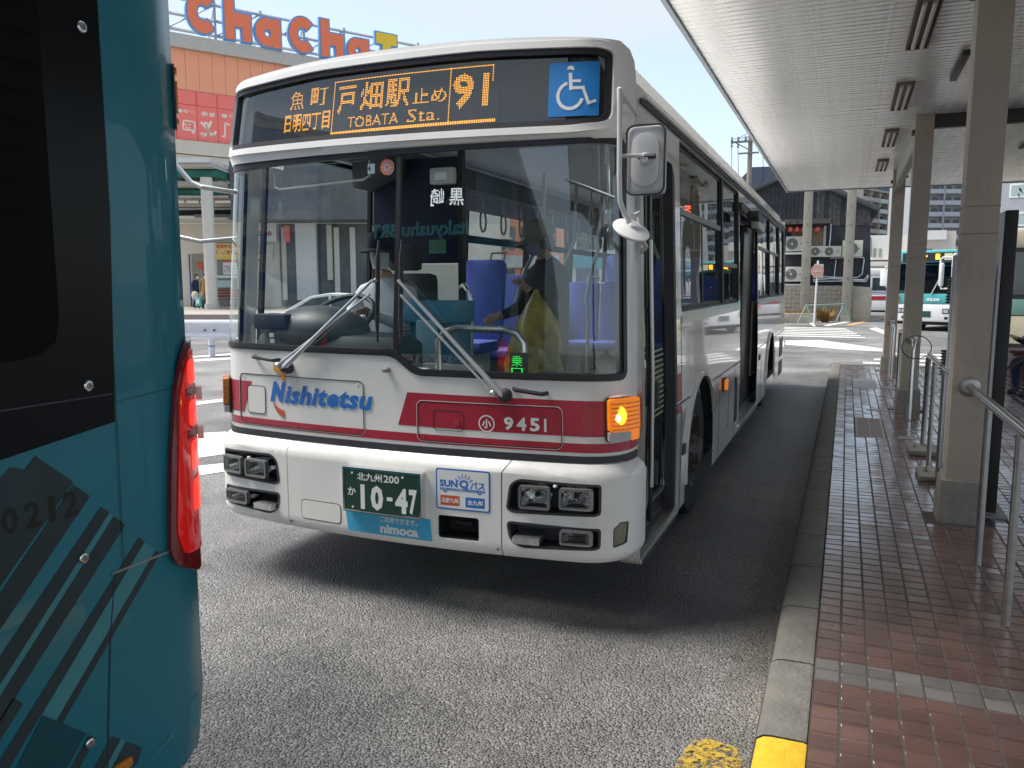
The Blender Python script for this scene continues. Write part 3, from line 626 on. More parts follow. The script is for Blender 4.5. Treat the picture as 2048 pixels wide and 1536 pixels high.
# -- header box with the destination display
def crown(s): return 2.895 - .05 * (abs(s) / 1.2) ** 2.5
top = [(1.335, 2.40), (1.335, 2.70), (1.32, 2.77), (1.28, 2.82), (1.22, 2.85)] + [(1.22 - .12 * i, crown(1.22 - .12 * i)) for i in range(1, 21)] + [(-1.28, 2.82), (-1.32, 2.77), (-1.335, 2.70), (-1.335, 2.40)]
HD = [(-1.335, 2.385)] + [(-1.1 + .2 * i, 2.383 + .0 * i) for i in range(12)] + [(1.335, 2.40)] + top[1:-1] + [(-1.335, 2.70)]
SG = rpoly([(-1.205, 2.465), (1.0, 2.445), (1.19, 2.462), (1.19, 2.79), (1.13, 2.808), (.5, 2.832), (-.5, 2.832), (-1.205, 2.80)], .06)
def HF(s, z, o=0):
    d = min(1, max(0, (z - 2.378) / .05)); return F(s, z, o + .035 * math.sqrt(max(0, 1 - (1 - d) ** 2)) - .035)
W('header', HD, M_BUSF, .0, .035, .05, [SG], fn=lambda s, z, o: F(s, z, o + (-.035 if z < 2.384 else (-.016 if z < 2.41 else 0)) if o > 0 else o))
W('rubber_gasket', SG, M_RUB, -.002, .03, .06, [inset(SG, .028)])
W('header_lip', inset(SG, -.035), M_BUSF, .034, .008, .06, [inset(SG, -.002)])
disp = W('display_box', inset(SG, .02), mat('display_black', (.010, .011, .013), .5, var=0), -.03, .004, .1)
M_SGL = glass('display_glass', (.72, .74, .74), 1.5, boost=.035); W('display_glass', inset(SG, .02), M_SGL, .004, .004, .1)
W('display_panel', [(-.82, 2.47), (.62, 2.47), (.62, 2.81), (-.82, 2.81)], mat('led_matrix', (.022, .021, .020), .6, var=.3, vs_=300), -.026, .003, .1, par=disp)
led = MB(); O = -.020; pz = .0098
def lrow(a, b, c, d, r=.0032):
    n = int(max(abs(b - a), abs(d - c)) / pz)
    for i in range(n + 1): dot(led, a + (b - a) * i / n, c + (d - c) * i / n, r, F, O)
# the picture's display: frame, names and route number
lrow(-.405, .575, 2.775, 2.775); lrow(-.405, -.405, 2.50, 2.775); lrow(.575, .575, 2.70, 2.775); lrow(.335, .335, 2.505, 2.775)
for q in range(3): lrow(-.405, .595, 2.495 + .005 * q, 2.497 + .005 * q)
for s, a0, a1, b0, b1, bo in (('魚', -.735, -.625, 2.655, 2.758, .01), ('町', -.575, -.455, 2.662, 2.758, .01), ('日明四丁目', -.762, -.425, 2.530, 2.630, .020), ('戸', -.375, -.255, 2.600, 2.745, .02), ('畑', -.225, -.075, 2.605, 2.752, .015), ('駅', -.055, .095, 2.605, 2.752, .015), ('止め', .115, .318, 2.612, 2.690, .012), ('TOBATA', -.30, .035, 2.520, 2.580, .012), ('Sta.', .09, .285, 2.520, 2.590, .004), ('91', .352, .555, 2.57, 2.745, .030)):
    fine = s in ('日明四丁目', '魚', '町', 'TOBATA', 'Sta.', '止め'); ddots(led, s, a0, a1, b0, b1, F, O, pitch=.0056 if s[0] == '日' else .0070 if fine else .0086, r=.0022 if s[0] == '日' else .0026 if fine else .0031, bold=bo)
P('led_lettering', led, M_LED, disp, smooth=0, fix=False)
st = W('access_sign', rr(.885, 1.135, 2.492, 2.750, .008), mat('sign_blue', (.02, .22, .58), .35, var=.02), .010, .003, .08)
wc = MB()
def arc(cx, cy, r, a0, a1, wd, n=18):
    o_ = [(cx + (r + wd / 2) * math.cos(R(a0 + (a1 - a0) * i / n)), cy + (r + wd / 2) * math.sin(R(a0 + (a1 - a0) * i / n))) for i in range(n + 1)]
    return o_ + [(cx + (r - wd / 2) * math.cos(R(a1 - (a1 - a0) * i / n)), cy + (r - wd / 2) * math.sin(R(a1 - (a1 - a0) * i / n))) for i in range(n + 1)]
def seg(a, b, wd):
    d = (Vector(b) - Vector(a)).normalized() * wd / 2; n_ = Vector((-d.y, d.x)); a = Vector(a) - d; b = Vector(b) + d
    return [tuple(a + n_), tuple(a - n_), tuple(b - n_), tuple(b + n_)]
for outl in (arc(.995, 2.590, .062, 105, 345, .016), arc(.993, 2.7150, .009, 0, 360, .018), seg((.993, 2.69), (.998, 2.625), .017), seg((.996, 2.660), (1.04, 2.658), .013), seg((.998, 2.627), (1.058, 2.625), .014), seg((1.058, 2.625), (1.085, 2.552), .014), seg((1.085, 2.552), (1.115, 2.562), .013)):
    wrapm(outl, F, .0135, .001, 0, mb=wc)
P('wheelchair_symbol', wc, M_W, st, smooth=0)
# -- roof
def roof():
    mb = MB(); sec = []
    n = 30
    for i in range(n + 1):                      # cross-section from the left flank over to the right flank
        a = -1 + 2 * i / n; sec.append(a)
    def pt(a, y, r):
        x = abs(a); g = 1 if a >= 0 else -1
        if x > .93: t = (x - .93) / .07; u = HW - inw(2.62) - .0 - .0 * t; u, z = (1.185 - .0 + (.0), 2.62) if False else (1.09 + .088 * math.sin(t * math.pi / 2), 2.845 - .185 * (1 - math.cos(t * math.pi / 2)))
        else: u = 1.09 * x / .93; z = 2.93 - .085 * (u / 1.09) ** 2.4
        return (XC + g * (u - r * .9), y, z - r)
    rows = [(3.72, .055), (3.74, .03), (3.78, .012), (3.86, .0), (4.2, 0), (6, 0), (8, 0), (10, 0), (12, 0), (14.15, 0), (14.3, .03), (14.36, .1)]
    for y, r in rows:
        for a in sec:
            p = pt(a, y, r); yy = y
            if y < 5: yy = y + F(min(1.25, abs(p[0] - XC)), 2.85)[1] * (1 if y < 4 else .5) - (3.55 + .09 + .054) * (1 if y < 4 else .5)
            mb.v.append((p[0], yy - .02, p[2]))
    k = n + 1
    for j in range(len(rows) - 1):
        for i in range(n): mb.face((j * k + i, j * k + i + 1, (j + 1) * k + i + 1, (j + 1) * k + i))
    return mb
P('roof', roof(), M_BUS, smooth=50)
P('roof_unit', MB().box(XC - .7, XC + .7, 8.2, 10.6, 2.9, 3.08), M_BUS, bevel=.04)
P('rain_gutter', MB().tube([SRt(4.1, 2.66, .012), SRt(9, 2.66, .012), SRt(14.3, 2.66, .012)], .012, 6), M_BUS)
# -- black belt strip, bumper
W('black_strip', [(-SE, .838), (SE, .838), (SE, .8715), (-SE, .8715)], M_TRIM, -.005, .012, .07)
def bp(z): return .055 * math.sqrt(max(0, min(1, (.836 - z) / .055))) * (1 if z > .40 else 1 - .5 * ((.40 - z) / .05) ** 2)
def BF(s, z, o=0):
    if o < -.01: return F(s, z, o)
    return F(s, z, o + bp(z))
UPR = rpoly([(.682, .598), (.70, .725), (.745, .756), (1.125, .746), (1.135, .735), (1.135, .588), (.72, .580)], .03)
LOR_ = rpoly([(.682, .538), (1.125, .528), (1.135, .52), (1.135, .420), (.76, .405), (.70, .44)], .03)
UPL = [(-a - .01, b) for a, b in UPR][::-1]; LOL = [(-a - .01, b) for a, b in LOR_][::-1]
OPN = rr(.318, .540, .415, .535, .015); CORN = rpoly([(1.185, .425), (1.185, .520), (1.215, .552), (1.262, .548), (1.252, .44)], .012)
fogL = [(-a, b) for a, b in CORN][::-1]
zb = .345
W('bumper', [(.662, zb), (SE, zb), (SE, .834), (.70, .834), (.662, .78)], M_BUSF, -.02, .02, (.05, .028), [UPR, LOR_, CORN], fn=BF)
W('bumper', [(-.632, zb), (.656, zb), (.656, .78), (.694, .834), (-.632, .834)], M_BUSF, -.02, .02, (.05, .028), [OPN], fn=BF)
W('bumper', [(-SE, zb), (-.638, zb), (-.638, .834), (-SE, .834)], M_BUSF, -.02, .02, (.05, .028), [UPL, LOL], fn=BF)
W('bumper_seam', [(.656, zb), (.662, zb), (.662, .78), (.700, .834), (.694, .834), (.656, .78)], M_RUB, -.02, .015, 0, fn=BF)
W('bumper_seam', [(-.638, zb), (-.632, zb), (-.632, .834), (-.638, .834)], M_RUB, -.02, .015, 0, fn=BF)
def lampbox(nm, outl, deep=.09, fl=.012):
    b_ = W(nm, inset(outl, -.002), M_TRIM, -.06, .002, .1, fn=F)
    W('bezel', outl, M_TRIM, -.055, .058, .06, [inset(outl, fl)], par=b_, fn=BF)
    return b_
def lamp(par, a0, a1, z0, z1, kind='head'):
    l_ = W('headlight' if kind == 'head' else 'fog_light', rr(a0, a1, z0, z1, .014), mat('lamp_rim', (.28, .28, .28), .3, .6, var=.05), .002, .026, .1, [rr(a0 + .010, a1 - .010, z0 + .010, z1 - .010, .012)], par=par, fn=BF)
    mb = MB(); n = 10
    for i in range(n + 1):
        for j in range(n + 1):
            x = i / n * 2 - 1; y = j / n * 2 - 1; d = .045 * (1 - min(1, (x * x * .6 + y * y * .4)))
            mb.v.append(BF((a0 + a1) / 2 + x * (a1 - a0) * .46, (z0 + z1) / 2 + y * (z1 - z0) * .44, .014 - d - .008))
    for i in range(n):
        for j in range(n): a = i * (n + 1) + j; mb.face((a, a + 1, a + n + 2, a + n + 1))
    P('reflector', mb, M_CHR2, l_ if False else par, smooth=60)
    W('lens', rr(a0 + .009, a1 - .009, z0 + .009, z1 - .009, .012), M_GLC, .020, .004, .05, par=par, fn=BF)
    mb = MB(); c = BF((a0 + a1) / 2, (z0 + z1) / 2, -.012); mb.lathe(c, (0, -1, 0), [(0, .014), (.02, .014), (.03, .008)], 12); P('bulb_cap', mb, M_TRIM, par)
hr = lampbox('headlight_recess', UPR); lamp(hr, .752, .908, .612, .727); lamp(hr, .952, 1.100, .622, .727)
hl = lampbox('headlight_recess', UPL); lamp(hl, -.940, -.775, .612, .715); lamp(hl, -1.120, -.975, .615, .715)
for g in (1, -1):
    P('marker', MB().lathe(BF(g * .931, .715 + (.015 if g > 0 else 0), -.01), (0, -1, 0), [(0, .008), (.02, .008), (.024, .004)], 10), M_W, hr if g > 0 else hl)
lr = lampbox('fog_light_recess', LOR_); lamp(lr, .956, 1.100, .445, .520, 'fog'); ll = lampbox('fog_light_recess', LOL); lamp(ll, -1.105, -.935, .440, .515, 'fog')
M_TREAD = mat('tread_plate', (.62, .62, .62), .28, .9, bump=.8, bs=55)
for g, par, a0 in ((1, lr, .725), (-1, ll, -.86)):
    W('foot_step', [(a0, .438), (a0 + .135, .438), (a0 + .135, .468), (a0, .468)], M_TREAD, -.04, .085, .05, par=par, fn=BF)
op = W('tow_recess', inset(OPN, -.002), M_BLK, -.07, .002, .1)
W('recess_rim', OPN, M_BLK, -.065, .06, .05, [inset(OPN, .006)], par=op, fn=BF)
P('tow_pin', MB().tube([F(.37, .47, -.05), F(.47, .47, -.05)], .012, 8), M_TRIM, op)
W('corner_lamp', CORN, mat('lens_smoky', (.16, .15, .09), .2, coat=1, var=.1), -.012, .008, .03, [], fn=BF)
W('corner_lamp_rim', inset(CORN, -.004), M_RUB, -.02, .019, .03, [inset(CORN, .006)], fn=BF)
W('jack_cover', rr(-.535, -.272, .418, .520, .02), M_BUSF, .0, .003, .06, fn=BF); W('cover_seam', rr(-.540, -.267, .413, .525, .024), M_TRIM, -.001, .0022, .06, [rr(-.5355, -.2715, .4175, .5205, .02)], fn=BF)
for a, z in ((-.618, .385), (.640, .385)): P('screw', MB().lathe(BF(a, z, 0), (0, -1, 0), [(0, .009), (.005, .008), (.006, .003)], 10), M_STEEL_D)
# -- number plate
pl_ = W('number_plate', [(-.207, .520), (.238, .520), (.238, .742), (-.207, .742)], M_GREEN, .100, .004, .2)
W('plate_frame', rr(-.216, .247, .511, .751, .004), M_CHR, .010, .096, 0, [rr(-.205, .236, .522, .740, .003)], par=pl_)
W('plate_back', rr(-.214, .245, .513, .749, .004), M_STEEL_D, .010, .088, 0, par=pl_)
t_ = MB(); PO = .1045
txtfit(t_, '北九州', -.125, .025, .685, .728, F, PO, .02); txtfit(t_, '200', .035, .125, .687, .727, F, PO, .02); txtfit(t_, 'か', -.185, -.135, .600, .645, F, PO, .02)
wrapm([(-.105, .533), (-.080, .533), (-.080, .665), (-.105, .665)], F, PO, .001, 0, mb=t_)
txtfit(t_, '0', -.045, .030, .533, .667, F, PO, .045); wrapm([(.052, .592), (.085, .592), (.085, .612), (.052, .612)], F, PO, .001, 0, mb=t_)
txtfit(t_, '4', .100, .172, .533, .665, F, PO, .045); txtfit(t_, '7', .180, .225, .533, .665, F, PO, .04)
P('plate_lettering', t_, M_W, pl_, smooth=0, fix=False)
for a, z in ((-.155, .722), (.145, .724), (-.155, .538), (.155, .538)): P('screw', MB().lathe(F(a, z, .104), (0, -1, 0), [(0, .006), (.003, .006)], 8), M_W, pl_)
nm = W('blue_sticker', [(-.222, .388), (.284, .388), (.274, .505), (-.236, .500)], M_CYAN, .0015, .001, .05, fn=BF)
t_ = MB(); txtfit(t_, 'ご利用できます。', -.020, .200, .458, .492, BF, .0035, .015); txtfit(t_, 'nimoca', -.020, .205, .400, .450, BF, .0035, .045)
P('sticker_lettering', t_, M_W, nm, smooth=0, fix=False)
sq = W('pass_sticker', rr(.309, .601, .568, .780, .012), M_BLUE, .001, .001, .06, fn=BF)
W('sticker_field', rr(.317, .593, .576, .772, .008), M_W, .0025, .0005, .06, fn=BF, par=sq)
t_ = MB(); txtfit(t_, 'SUN', .330, .428, .685, .722, BF, .0035, .045); txtfit(t_, 'Q', .436, .488, .676, .728, BF, .0035, .045); txtfit(t_, 'パス', .495, .575, .682, .722, BF, .0035, .035)
wrapm([(.332, .668), (.574, .668), (.574, .680), (.332, .680)], BF, .0032, .0004, .06, mb=t_)
for a in (.36, .545): wrapm(arc(a, .668, .009, 180, 360, .006, 8), BF, .0032, .0004, 0, mb=t_)
for q in range(6): t0 = R(30 + 24 * q); wrapm(seg((.462 + .034 * math.cos(t0), .703 + .034 * math.sin(t0)), (.462 + .052 * math.cos(t0), .703 + .052 * math.sin(t0)), .005), BF, .0032, .0004, 0, mb=t_)
wrapm(rr(.470, .572, .588, .640, .002), BF, .0032, .0004, .06, mb=t_)
P('sticker_print', t_, M_BLUE, sq, smooth=0, fix=False)
t_ = MB(); wrapm(rr(.334, .438, .590, .642, .002), BF, .0032, .0004, .06, mb=t_); P('sticker_print', t_, M_LRD, sq, smooth=0, fix=False)
t_ = MB(); txtfit(t_, '北部九州', .340, .432, .602, .630, BF, .0045, .03); txtfit(t_, '全九州', .480, .562, .600, .629, BF, .0045, .03); txtfit(t_, '九州のバス乗り放題乗車券（サンキューパス）', .338, .568, .671, .678, BF, .0042, .01); P('sticker_lettering', t_, M_W, sq, smooth=0, fix=False)
# -- red stripes, panels, logo
W('red_stripe', [(-SE, .968), (-1.018, .968), (-.950, 1.150), (-SE, 1.150)], M_RED, .001, .0008, .06)
W('red_stripe', [(.066, .976), (SE, .966), (SE, 1.142), (.124, 1.150)], M_RED, .001, .0008, .06)
W('red_stripe', [(-SE, .895), (SE, .888), (SE, .934), (-SE, .940)], M_RED, .001, .0008, .06)
def hatch(a0, a1, z0, z1, inner, lab=None):
    o_ = rr(a0, a1, z0, z1, .03); h = W('access_panel', o_, M_RUB, .0016, .0022, .06, [inset(o_, .0045)])
    W('access_seam', inset(o_, -.003), M_BUSF, .0016, .0012, .06, [o_], par=h)
    i_ = rr(*inner, .02); W('inner_flap', i_, M_TRIM, .0018, .0018, .06, [inset(i_, .0028)], par=h)
    for a in (a0 + .04, (a0 + a1) / 2, a1 - .04):
        for z in (z0 + .025, z1 - .022): P('screw', MB().lathe(F(a, z, .001), (0, -1, 0), [(0, .006), (.004, .005), (.005, .002)], 8), M_BUSF if z > 1 and a0 < 0 else M_RED, h)
    return h
hL = hatch(-1.050, -.142, .902, 1.195, (-.985, -.838, .965, 1.128)); hR = hatch(.180, .952, .902, 1.110, (.272, .442, .962, 1.068))
W('flap_plate', rr(-.980, -.843, .970, 1.123, .018), M_BUSF, .0019, .0008, .06, par=hL)
P('keyhole', MB().lathe(F(.405, 1.005, .002), (0, -1, 0), [(0, .018), (.004, .018), (.005, .012)], 16), M_RED, hR); P('key_tab', MB().lathe(F(.415, 1.005, .006), (0, -1, 0), [(0, .005), (.006, .005)], 8), M_CHR, hR)
t_ = MB(); txtfit(t_, 'N', -.798, -.678, 1.045, 1.162, F, .0045, .06, shear=.3); txtfit(t_, 'ishitetsu', -.690, -.082, 1.040, 1.148, F, .0045, .038, shear=.26, space=1.06)
P('logo_lettering', t_, M_BLUE, smooth=0, fix=False)
def arcs(cx, cz, rx, rz, a0, a1, w0, w1, n=14):
    o_ = []; i_ = []
    for k in range(n + 1):
        t = k / n; a = R(a0 + (a1 - a0) * t); wd = w0 + (w1 - w0) * t
        o_.append((cx + (rx + wd) * math.cos(a), cz + (rz + wd) * math.sin(a))); i_.append((cx + rx * math.cos(a), cz + rz * math.sin(a)))
    return o_ + i_[::-1]
W('logo_arc', [(-.768, 1.262), (-.768, 1.222), (-.735, 1.212), (-.712, 1.195), (-.698, 1.165), (-.690, 1.160), (-.680, 1.185), (-.684, 1.215), (-.700, 1.240), (-.73, 1.257)], M_LOR, .004, .0008, .03)
W('logo_arc', [(-.772, 1.042), (-.766, 1.012), (-.745, .985), (-.720, .966), (-.697, .958), (-.690, .998), (-.715, 1.004), (-.738, 1.012), (-.757, 1.026)], M_LRD, .004, .0008, .03)
t_ = MB()
wrapm(arc(.565, 1.012, .040, 0, 360, .006, 30), F, .0042, .0006, 0, mb=t_); txtfit(t_, '小', .540, .590, .988, 1.036, F, .0048, .03)
for ch, a in (('9', .656), ('4', .722), ('5', .790)): txtfit(t_, ch, a, a + .050, .985, 1.052, F, .0048, .035)
wrapm([(.862, .985), (.874, .985), (.874, 1.050), (.862, 1.050)], F, .0042, .0006, 0, mb=t_)
P('number_lettering', t_, M_W, smooth=0, fix=False)
# -- grab handles, washer jets
def handle(a0, a1, z0, z1):
    mb = MB(); p = [Vector(F(a0, z0, .0)), Vector(F(a0 + .02, z0, .035)), Vector(F(a1 - .02, z1, .035)), Vector(F(a1, z1, .0))]
    mb.tube(p, .011, 8); P('grab_handle', mb, M_RUB)
handle(-.915, -.722, 1.296, 1.284); handle(.712, .880, 1.192, 1.176)
wj = P('washer_jet', MB().lathe(F(.016, 1.262, 0), (-.3, -1, -.1), [(0, .014), (.02, .014), (.022, .010), (.04, .010)], 12), M_STEEL_D)
# -- turn signals
def signal(g, lit):
    f = lambda a, z, o=0: F(g * a, z, o)
    b_ = W('turn_signal', rr(1.162, 1.352, .942, 1.160, .016), M_TRIM, .001, .012, .05, fn=f)
    W('lens', rr(1.168, 1.347, .998, 1.155, .012), M_AMB if lit else M_AMBO, .0135, .034, .035, par=b_, fn=f, bevel=.004)
    W('clear_lens', rr(1.168, 1.275, .947, .996, .01), mat('lens_grey', (.50, .46, .44), .2, coat=1, var=.1), .0135, .030, .035, par=b_, fn=f, bevel=.004)
    if lit:
        W('side_lens', rr(1.278, 1.347, .947, .996, .008), M_AMB, .0135, .030, .035, par=b_, fn=f)
        for q in range(7): W('lens_rib', [(1.175, 1.005 + q * .021), (1.335, 1.005 + q * .021), (1.335, 1.010 + q * .021), (1.175, 1.010 + q * .021)], M_AMBO, .0475, .0025, .05, par=b_, fn=f)
        P('glow', MB().ell(F(1.215, 1.075, .036), (.040, .018, .050), 16, 10), mat('amber_glow', (1, .5, .05), .3, var=.35, vs_=60, emit=(1, .42, .02), es=.8), b_); P('bulb', MB().ell(F(1.205, 1.065, .044), (.016, .014, .022), 14, 9), M_AMBL, b_)
    return b_
signal(1, True); signal(-1, False)
P('lamp_guard', MB().tube([F(1.18, 1.163, .01), F(1.22, 1.172, .05), F(1.29, 1.172, .05), F(1.32, 1.16, .01)], .006, 8), M_BUSF)
# -- wipers: pantograph arms rising to upright blades at the centre bar
def wiper(pa, pz_, ba, bz, blade):
    P0 = Vector(F(pa, pz_, .045)); P1 = Vector(F(ba, bz, .075)); P2 = Vector(F(pa + (.055 if ba > pa else -.055) * 0 + (-.05 if ba < pa else -.05), pz_ + .012, .045)); P3 = P1 + Vector((.0, 0, -.06))
    w_ = P('wiper', MB().lathe(F(pa, pz_, 0), (0, -1, 0), [(0, .035), (.02, .035), (.03, .028), (.055, .022), (.06, .010)], 16), M_TRIM)
    mid = (P0 + P1) / 2
    P('arm', MB().tube([P0, P0 + (P1 - P0) * .3, P1], .011, 8, radii=[.017, .012, .008]), M_SSW, w_); P('link_rod', MB().tube([P2, P2 + (P3 - P2) * .98], .0075, 8), M_SSW, w_)
    P('arm_hub', MB().lathe(F(pa - .05, pz_ + .012, 0), (0, -1, 0), [(0, .016), (.05, .016), (.058, .008)], 12), M_SSW, w_)
    q = [(blade, z) for z in (1.405, 1.55, 1.70, 1.82, 1.93)]
    P('blade', MB().tube([F(a, z, .028) for a, z in q], .010, 6, radii=[.006, .009, .010, .009, .006]), M_RUB, w_)
    P('blade_spine', MB().tube([F(blade, z, .045 if 1.5 < z < 1.85 else .030) for z in (1.43, 1.52, 1.70, 1.83, 1.91)], .006, 6), M_TRIM, w_)
    P('blade_joint', MB().tube([P1, Vector(F(blade, bz, .045))], .009, 8), M_SSW, w_)
M_SSW = mat('wiper_metal', (.60, .60, .60), .30, .75, var=.05)
wiper(-.652, 1.245, -.045, 1.72, -.035); wiper(.668, 1.160, .115, 1.72, .105)
# -- mirrors
M_MIR = mat('mirror_shell', (.60, .60, .60), .35, .2, var=.05, dirt=.15)
mi_ = P('wing_mirror', MB().box(-.963, -.785, 3.665, 3.735, 2.11, 2.42), M_MIR, bevel=.03)
oval = rr(-.938, -.810, 2.145, 2.385, .060)
P('mirror_relief', MB().prism(oval, lambda a, b, d: (a, 3.664 - d, b), 0, .012), M_MIR, mi_, bevel=.004)
P('mirror_rim', wrapm(rr(-.966, -.782, 2.107, 2.423, .04), lambda a, b, d: (a, 3.668 - d, b), 0, .012, 0, [rr(-.959, -.789, 2.114, 2.416, .034)]), M_TRIM, mi_)
P('mirror_face', MB().box(-.95, -.798, 3.736, 3.742, 2.125, 2.405), M_CHR, mi_)
P('clamp', MB().lathe((-.870, 3.66, 2.265), (0, -1, 0), [(0, .034), (.015, .032), (.02, .02), (.04, .018)], 16), M_MIR, mi_)
P('clamp_bolt', MB().lathe((-.870, 3.63, 2.275), (1, 0, 0), [(-.03, .012), (.05, .012)], 8), M_TRIM, mi_)
arm_ = MB(); arm_.tube([(-1.02, 3.80, 2.56), (-1.0, 3.66, 2.585), (-.985, 3.61, 2.57), (-.980, 3.60, 2.50), (-.977, 3.60, 2.2), (-.972, 3.60, 2.08), (-.955, 3.62, 2.02), (-.905, 3.70, 1.93), (-.89, 3.78, 1.88), (-.93, 3.85, 1.86)], .012, 10)
arm_.tube([(-.978, 3.605, 2.28), (-.90, 3.62, 2.28), (-.870, 3.625, 2.275)], .010, 8); arm_.tube([(-.96, 3.83, 2.50), (-.985, 3.61, 2.57)], .009, 8)
P('mirror_arm', arm_, M_MIR, mi_)
rm = MB(); axr = Vector((-.25, -.80, -.55)).normalized()
rm.lathe((-.925, 3.66, 1.965), axr, [(-.055, .020), (-.04, .055), (-.018, .078), (0, .086), (.006, .086)], 24)
rm2 = P('round_mirror', MB().lathe((-.925, 3.63, 1.95), Vector((.45, -.40, .78)), [(-.006, .086), (0, .090), (.005, .087), (.012, .068), (.018, .036), (.020, .020), (.034, .018), (.036, .010)], 32), mat('mirror_white', (.66, .66, .66), .4, var=.03), mi_)
P('pivot', MB().tube([(-.915, 3.62, 2.01), (-.905, 3.68, 2.03), (-.90, 3.72, 1.95)], .014, 8), M_MIR, mi_)
# left mirror on its tubular brackets
ml = MB(); ml.tube([F(-1.33, 2.25, .02), (-3.52, 3.70, 2.27), (-3.60, 3.70, 2.30), (-3.74, 3.62, 2.50), (-3.95, 3.60, 2.53), (-4.05, 3.60, 2.50), (-4.07, 3.60, 2.3)], .015, 10)
ml.tube([F(-1.33, 1.98, .02), (-3.55, 3.70, 1.955), (-3.75, 3.64, 2.0), (-4.02, 3.60, 2.10)], .013, 10)
ml_ = P('wing_mirror', MB().box(-4.16, -3.985, 3.60, 3.68, 2.10, 2.48), M_BUS, bevel=.03); P('mirror_arm', ml, M_MIR, ml_)
P('mirror_face', MB().box(-4.14, -4.0, 3.681, 3.686, 2.12, 2.46), M_CHR, ml_)
P('round_mirror', MB().lathe((-4.02, 3.58, 1.93), Vector((.25, -.55, .8)), [(-.012, .09), (0, .095), (.012, .09), (.035, .04), (.05, .016)], 24), mat('mirror_white', (.6, .6, .6)), ml_)
# -- flank: door side
ARF = [(5.30, .33), (5.30, .70)] + [(5.90 - .60 * math.cos(R(t)), .48 + .56 * math.sin(R(t)) + 0) for t in range(25, 170, 12)] + [(6.52, .70), (6.52, .33)]
def arch(c, r=.60, h=.565): return [(c - r, .20)] + [(c - r * math.cos(R(t)), .47 + h * math.sin(R(t))) for t in range(0, 181, 12)] + [(c + r, .20)]
side = [(YF, .30), (4.0, .30), (4.0, 2.375), (4.06, 2.42), (4.90, 2.42), (4.965, 2.36), (4.965, .30)]
low = [(5.24, .235)]
def archpts(c, r=.60): return [(c - r * math.cos(R(t)), .47 + .57 * math.sin(R(t))) for t in range(0, 181, 12)]
out_ = [(YF, .30), (4.005, .30), (4.005, 2.375), (4.06, 2.42), (4.90, 2.42), (4.965, 2.36), (4.965, .235), (5.30, .235)] + archpts(5.90) + [(6.50, .235), (8.20, .235), (8.20, 2.40), (9.90, 2.40), (9.90, .235), (11.05, .235)] + archpts(11.65) + [(12.25, .235), (14.30, .235), (14.34, 1.0), (14.30, 2.70), (YF, 2.70)]
WIN = [(5.18, 6.98), (7.06, 8.02), (9.96, 11.46), (11.56, 13.06), (13.16, 14.10)]
bay1 = rpoly([(5.14, 1.53), (8.08, 1.53), (8.08, 2.60), (5.14, 2.60)], .03); bay2 = rpoly([(9.94, 1.53), (14.14, 1.53), (14.14, 2.60), (9.94, 2.60)], .03)
W('side_panel', out_, M_BUSS, 0, 0, (.35, .22), [bay1, bay2], fn=SRt)
W('side_panel', [(YF, .25), (14.30, .25), (14.30, 2.70), (YF, 2.70)], M_BUSS, 0, 0, (.5, .3), [rpoly([(4.0, 1.30), (5.34, 1.30), (5.34, 1.45), (13.9, 1.45), (13.9, 2.58), (4.0, 2.58)], .03)], fn=SLt)
for bay in (bay1, bay2): W('window_frame', bay, M_RUB, -.02, .021, (.5, .3), [inset(bay, .018)], fn=SRt)
for y0_, y1_, tr in ((5.16, 6.98, 2.17), (7.06, 8.06, 1.88), (9.96, 11.46, 2.15), (11.56, 13.06, 2.15), (13.16, 14.12, 0)):
    wd = W('window', rr(y0_, y1_, 1.55, 2.58, .02), M_RUB, -.035, .02, 0, [rr(y0_ + .02, y1_ - .02, 1.57, 2.56, .015)], fn=SRt)
    W('post', [(y1_, 1.55), (y1_ + .075, 1.55), (y1_ + .075, 2.58), (y1_, 2.58)], M_RUB, -.02, .022, 0, fn=SRt, par=wd)
    if tr:
        W('transom', [(y0_ + .02, tr - .02), (y1_ - .02, tr - .02), (y1_ - .02, tr + .02), (y0_ + .02, tr + .02)], M_STEEL_D, -.03, .022, 0, fn=SRt, par=wd)
        W('pane', [(y0_ + .02, tr + .02), (y1_ - .02, tr + .02), (y1_ - .02, 2.56), (y0_ + .02, 2.56)], M_GLS, -.024, .005, 0, fn=SRt, par=wd)
        ym = (y0_ + y1_) / 2
        W('pane', [(y0_ + .02, 1.57), (ym, 1.57), (ym, tr - .02), (y0_ + .02, tr - .02)], M_GLS, -.024, .005, 0, fn=SRt, par=wd)
        W('pane', [(ym, 1.57), (y1_ - .02, 1.57), (y1_ - .02, tr - .02), (ym, tr - .02)], M_GLS, -.034, .005, 0, fn=SRt, par=wd)
        W('sash_bar', [(ym - .02, 1.57), (ym + .02, 1.57), (ym + .02, tr - .02), (ym - .02, tr - .02)], M_RUB, -.03, .014, 0, fn=SRt, par=wd)
    else: W('pane', [(y0_ + .02, 1.57), (y1_ - .02, 1.57), (y1_ - .02, 2.56), (y0_ + .02, 2.56)], M_GLS, -.024, .005, 0, fn=SRt, par=wd)
W('sill_rail', [(5.14, 1.455), (8.12, 1.455), (8.12, 1.525), (5.14, 1.525)], M_SS, .0, .012, 0, fn=SRt); W('sill_rail', [(9.92, 1.47), (14.15, 1.47), (14.15, 1.525), (9.92, 1.525)], M_SS, .0, .010, 0, fn=SRt)
W('cant_rail', [(YF + .1, 2.615), (14.28, 2.615), (14.28, 2.64), (YF + .1, 2.64)], M_TRIM, .0, .012, 0, fn=SRt)
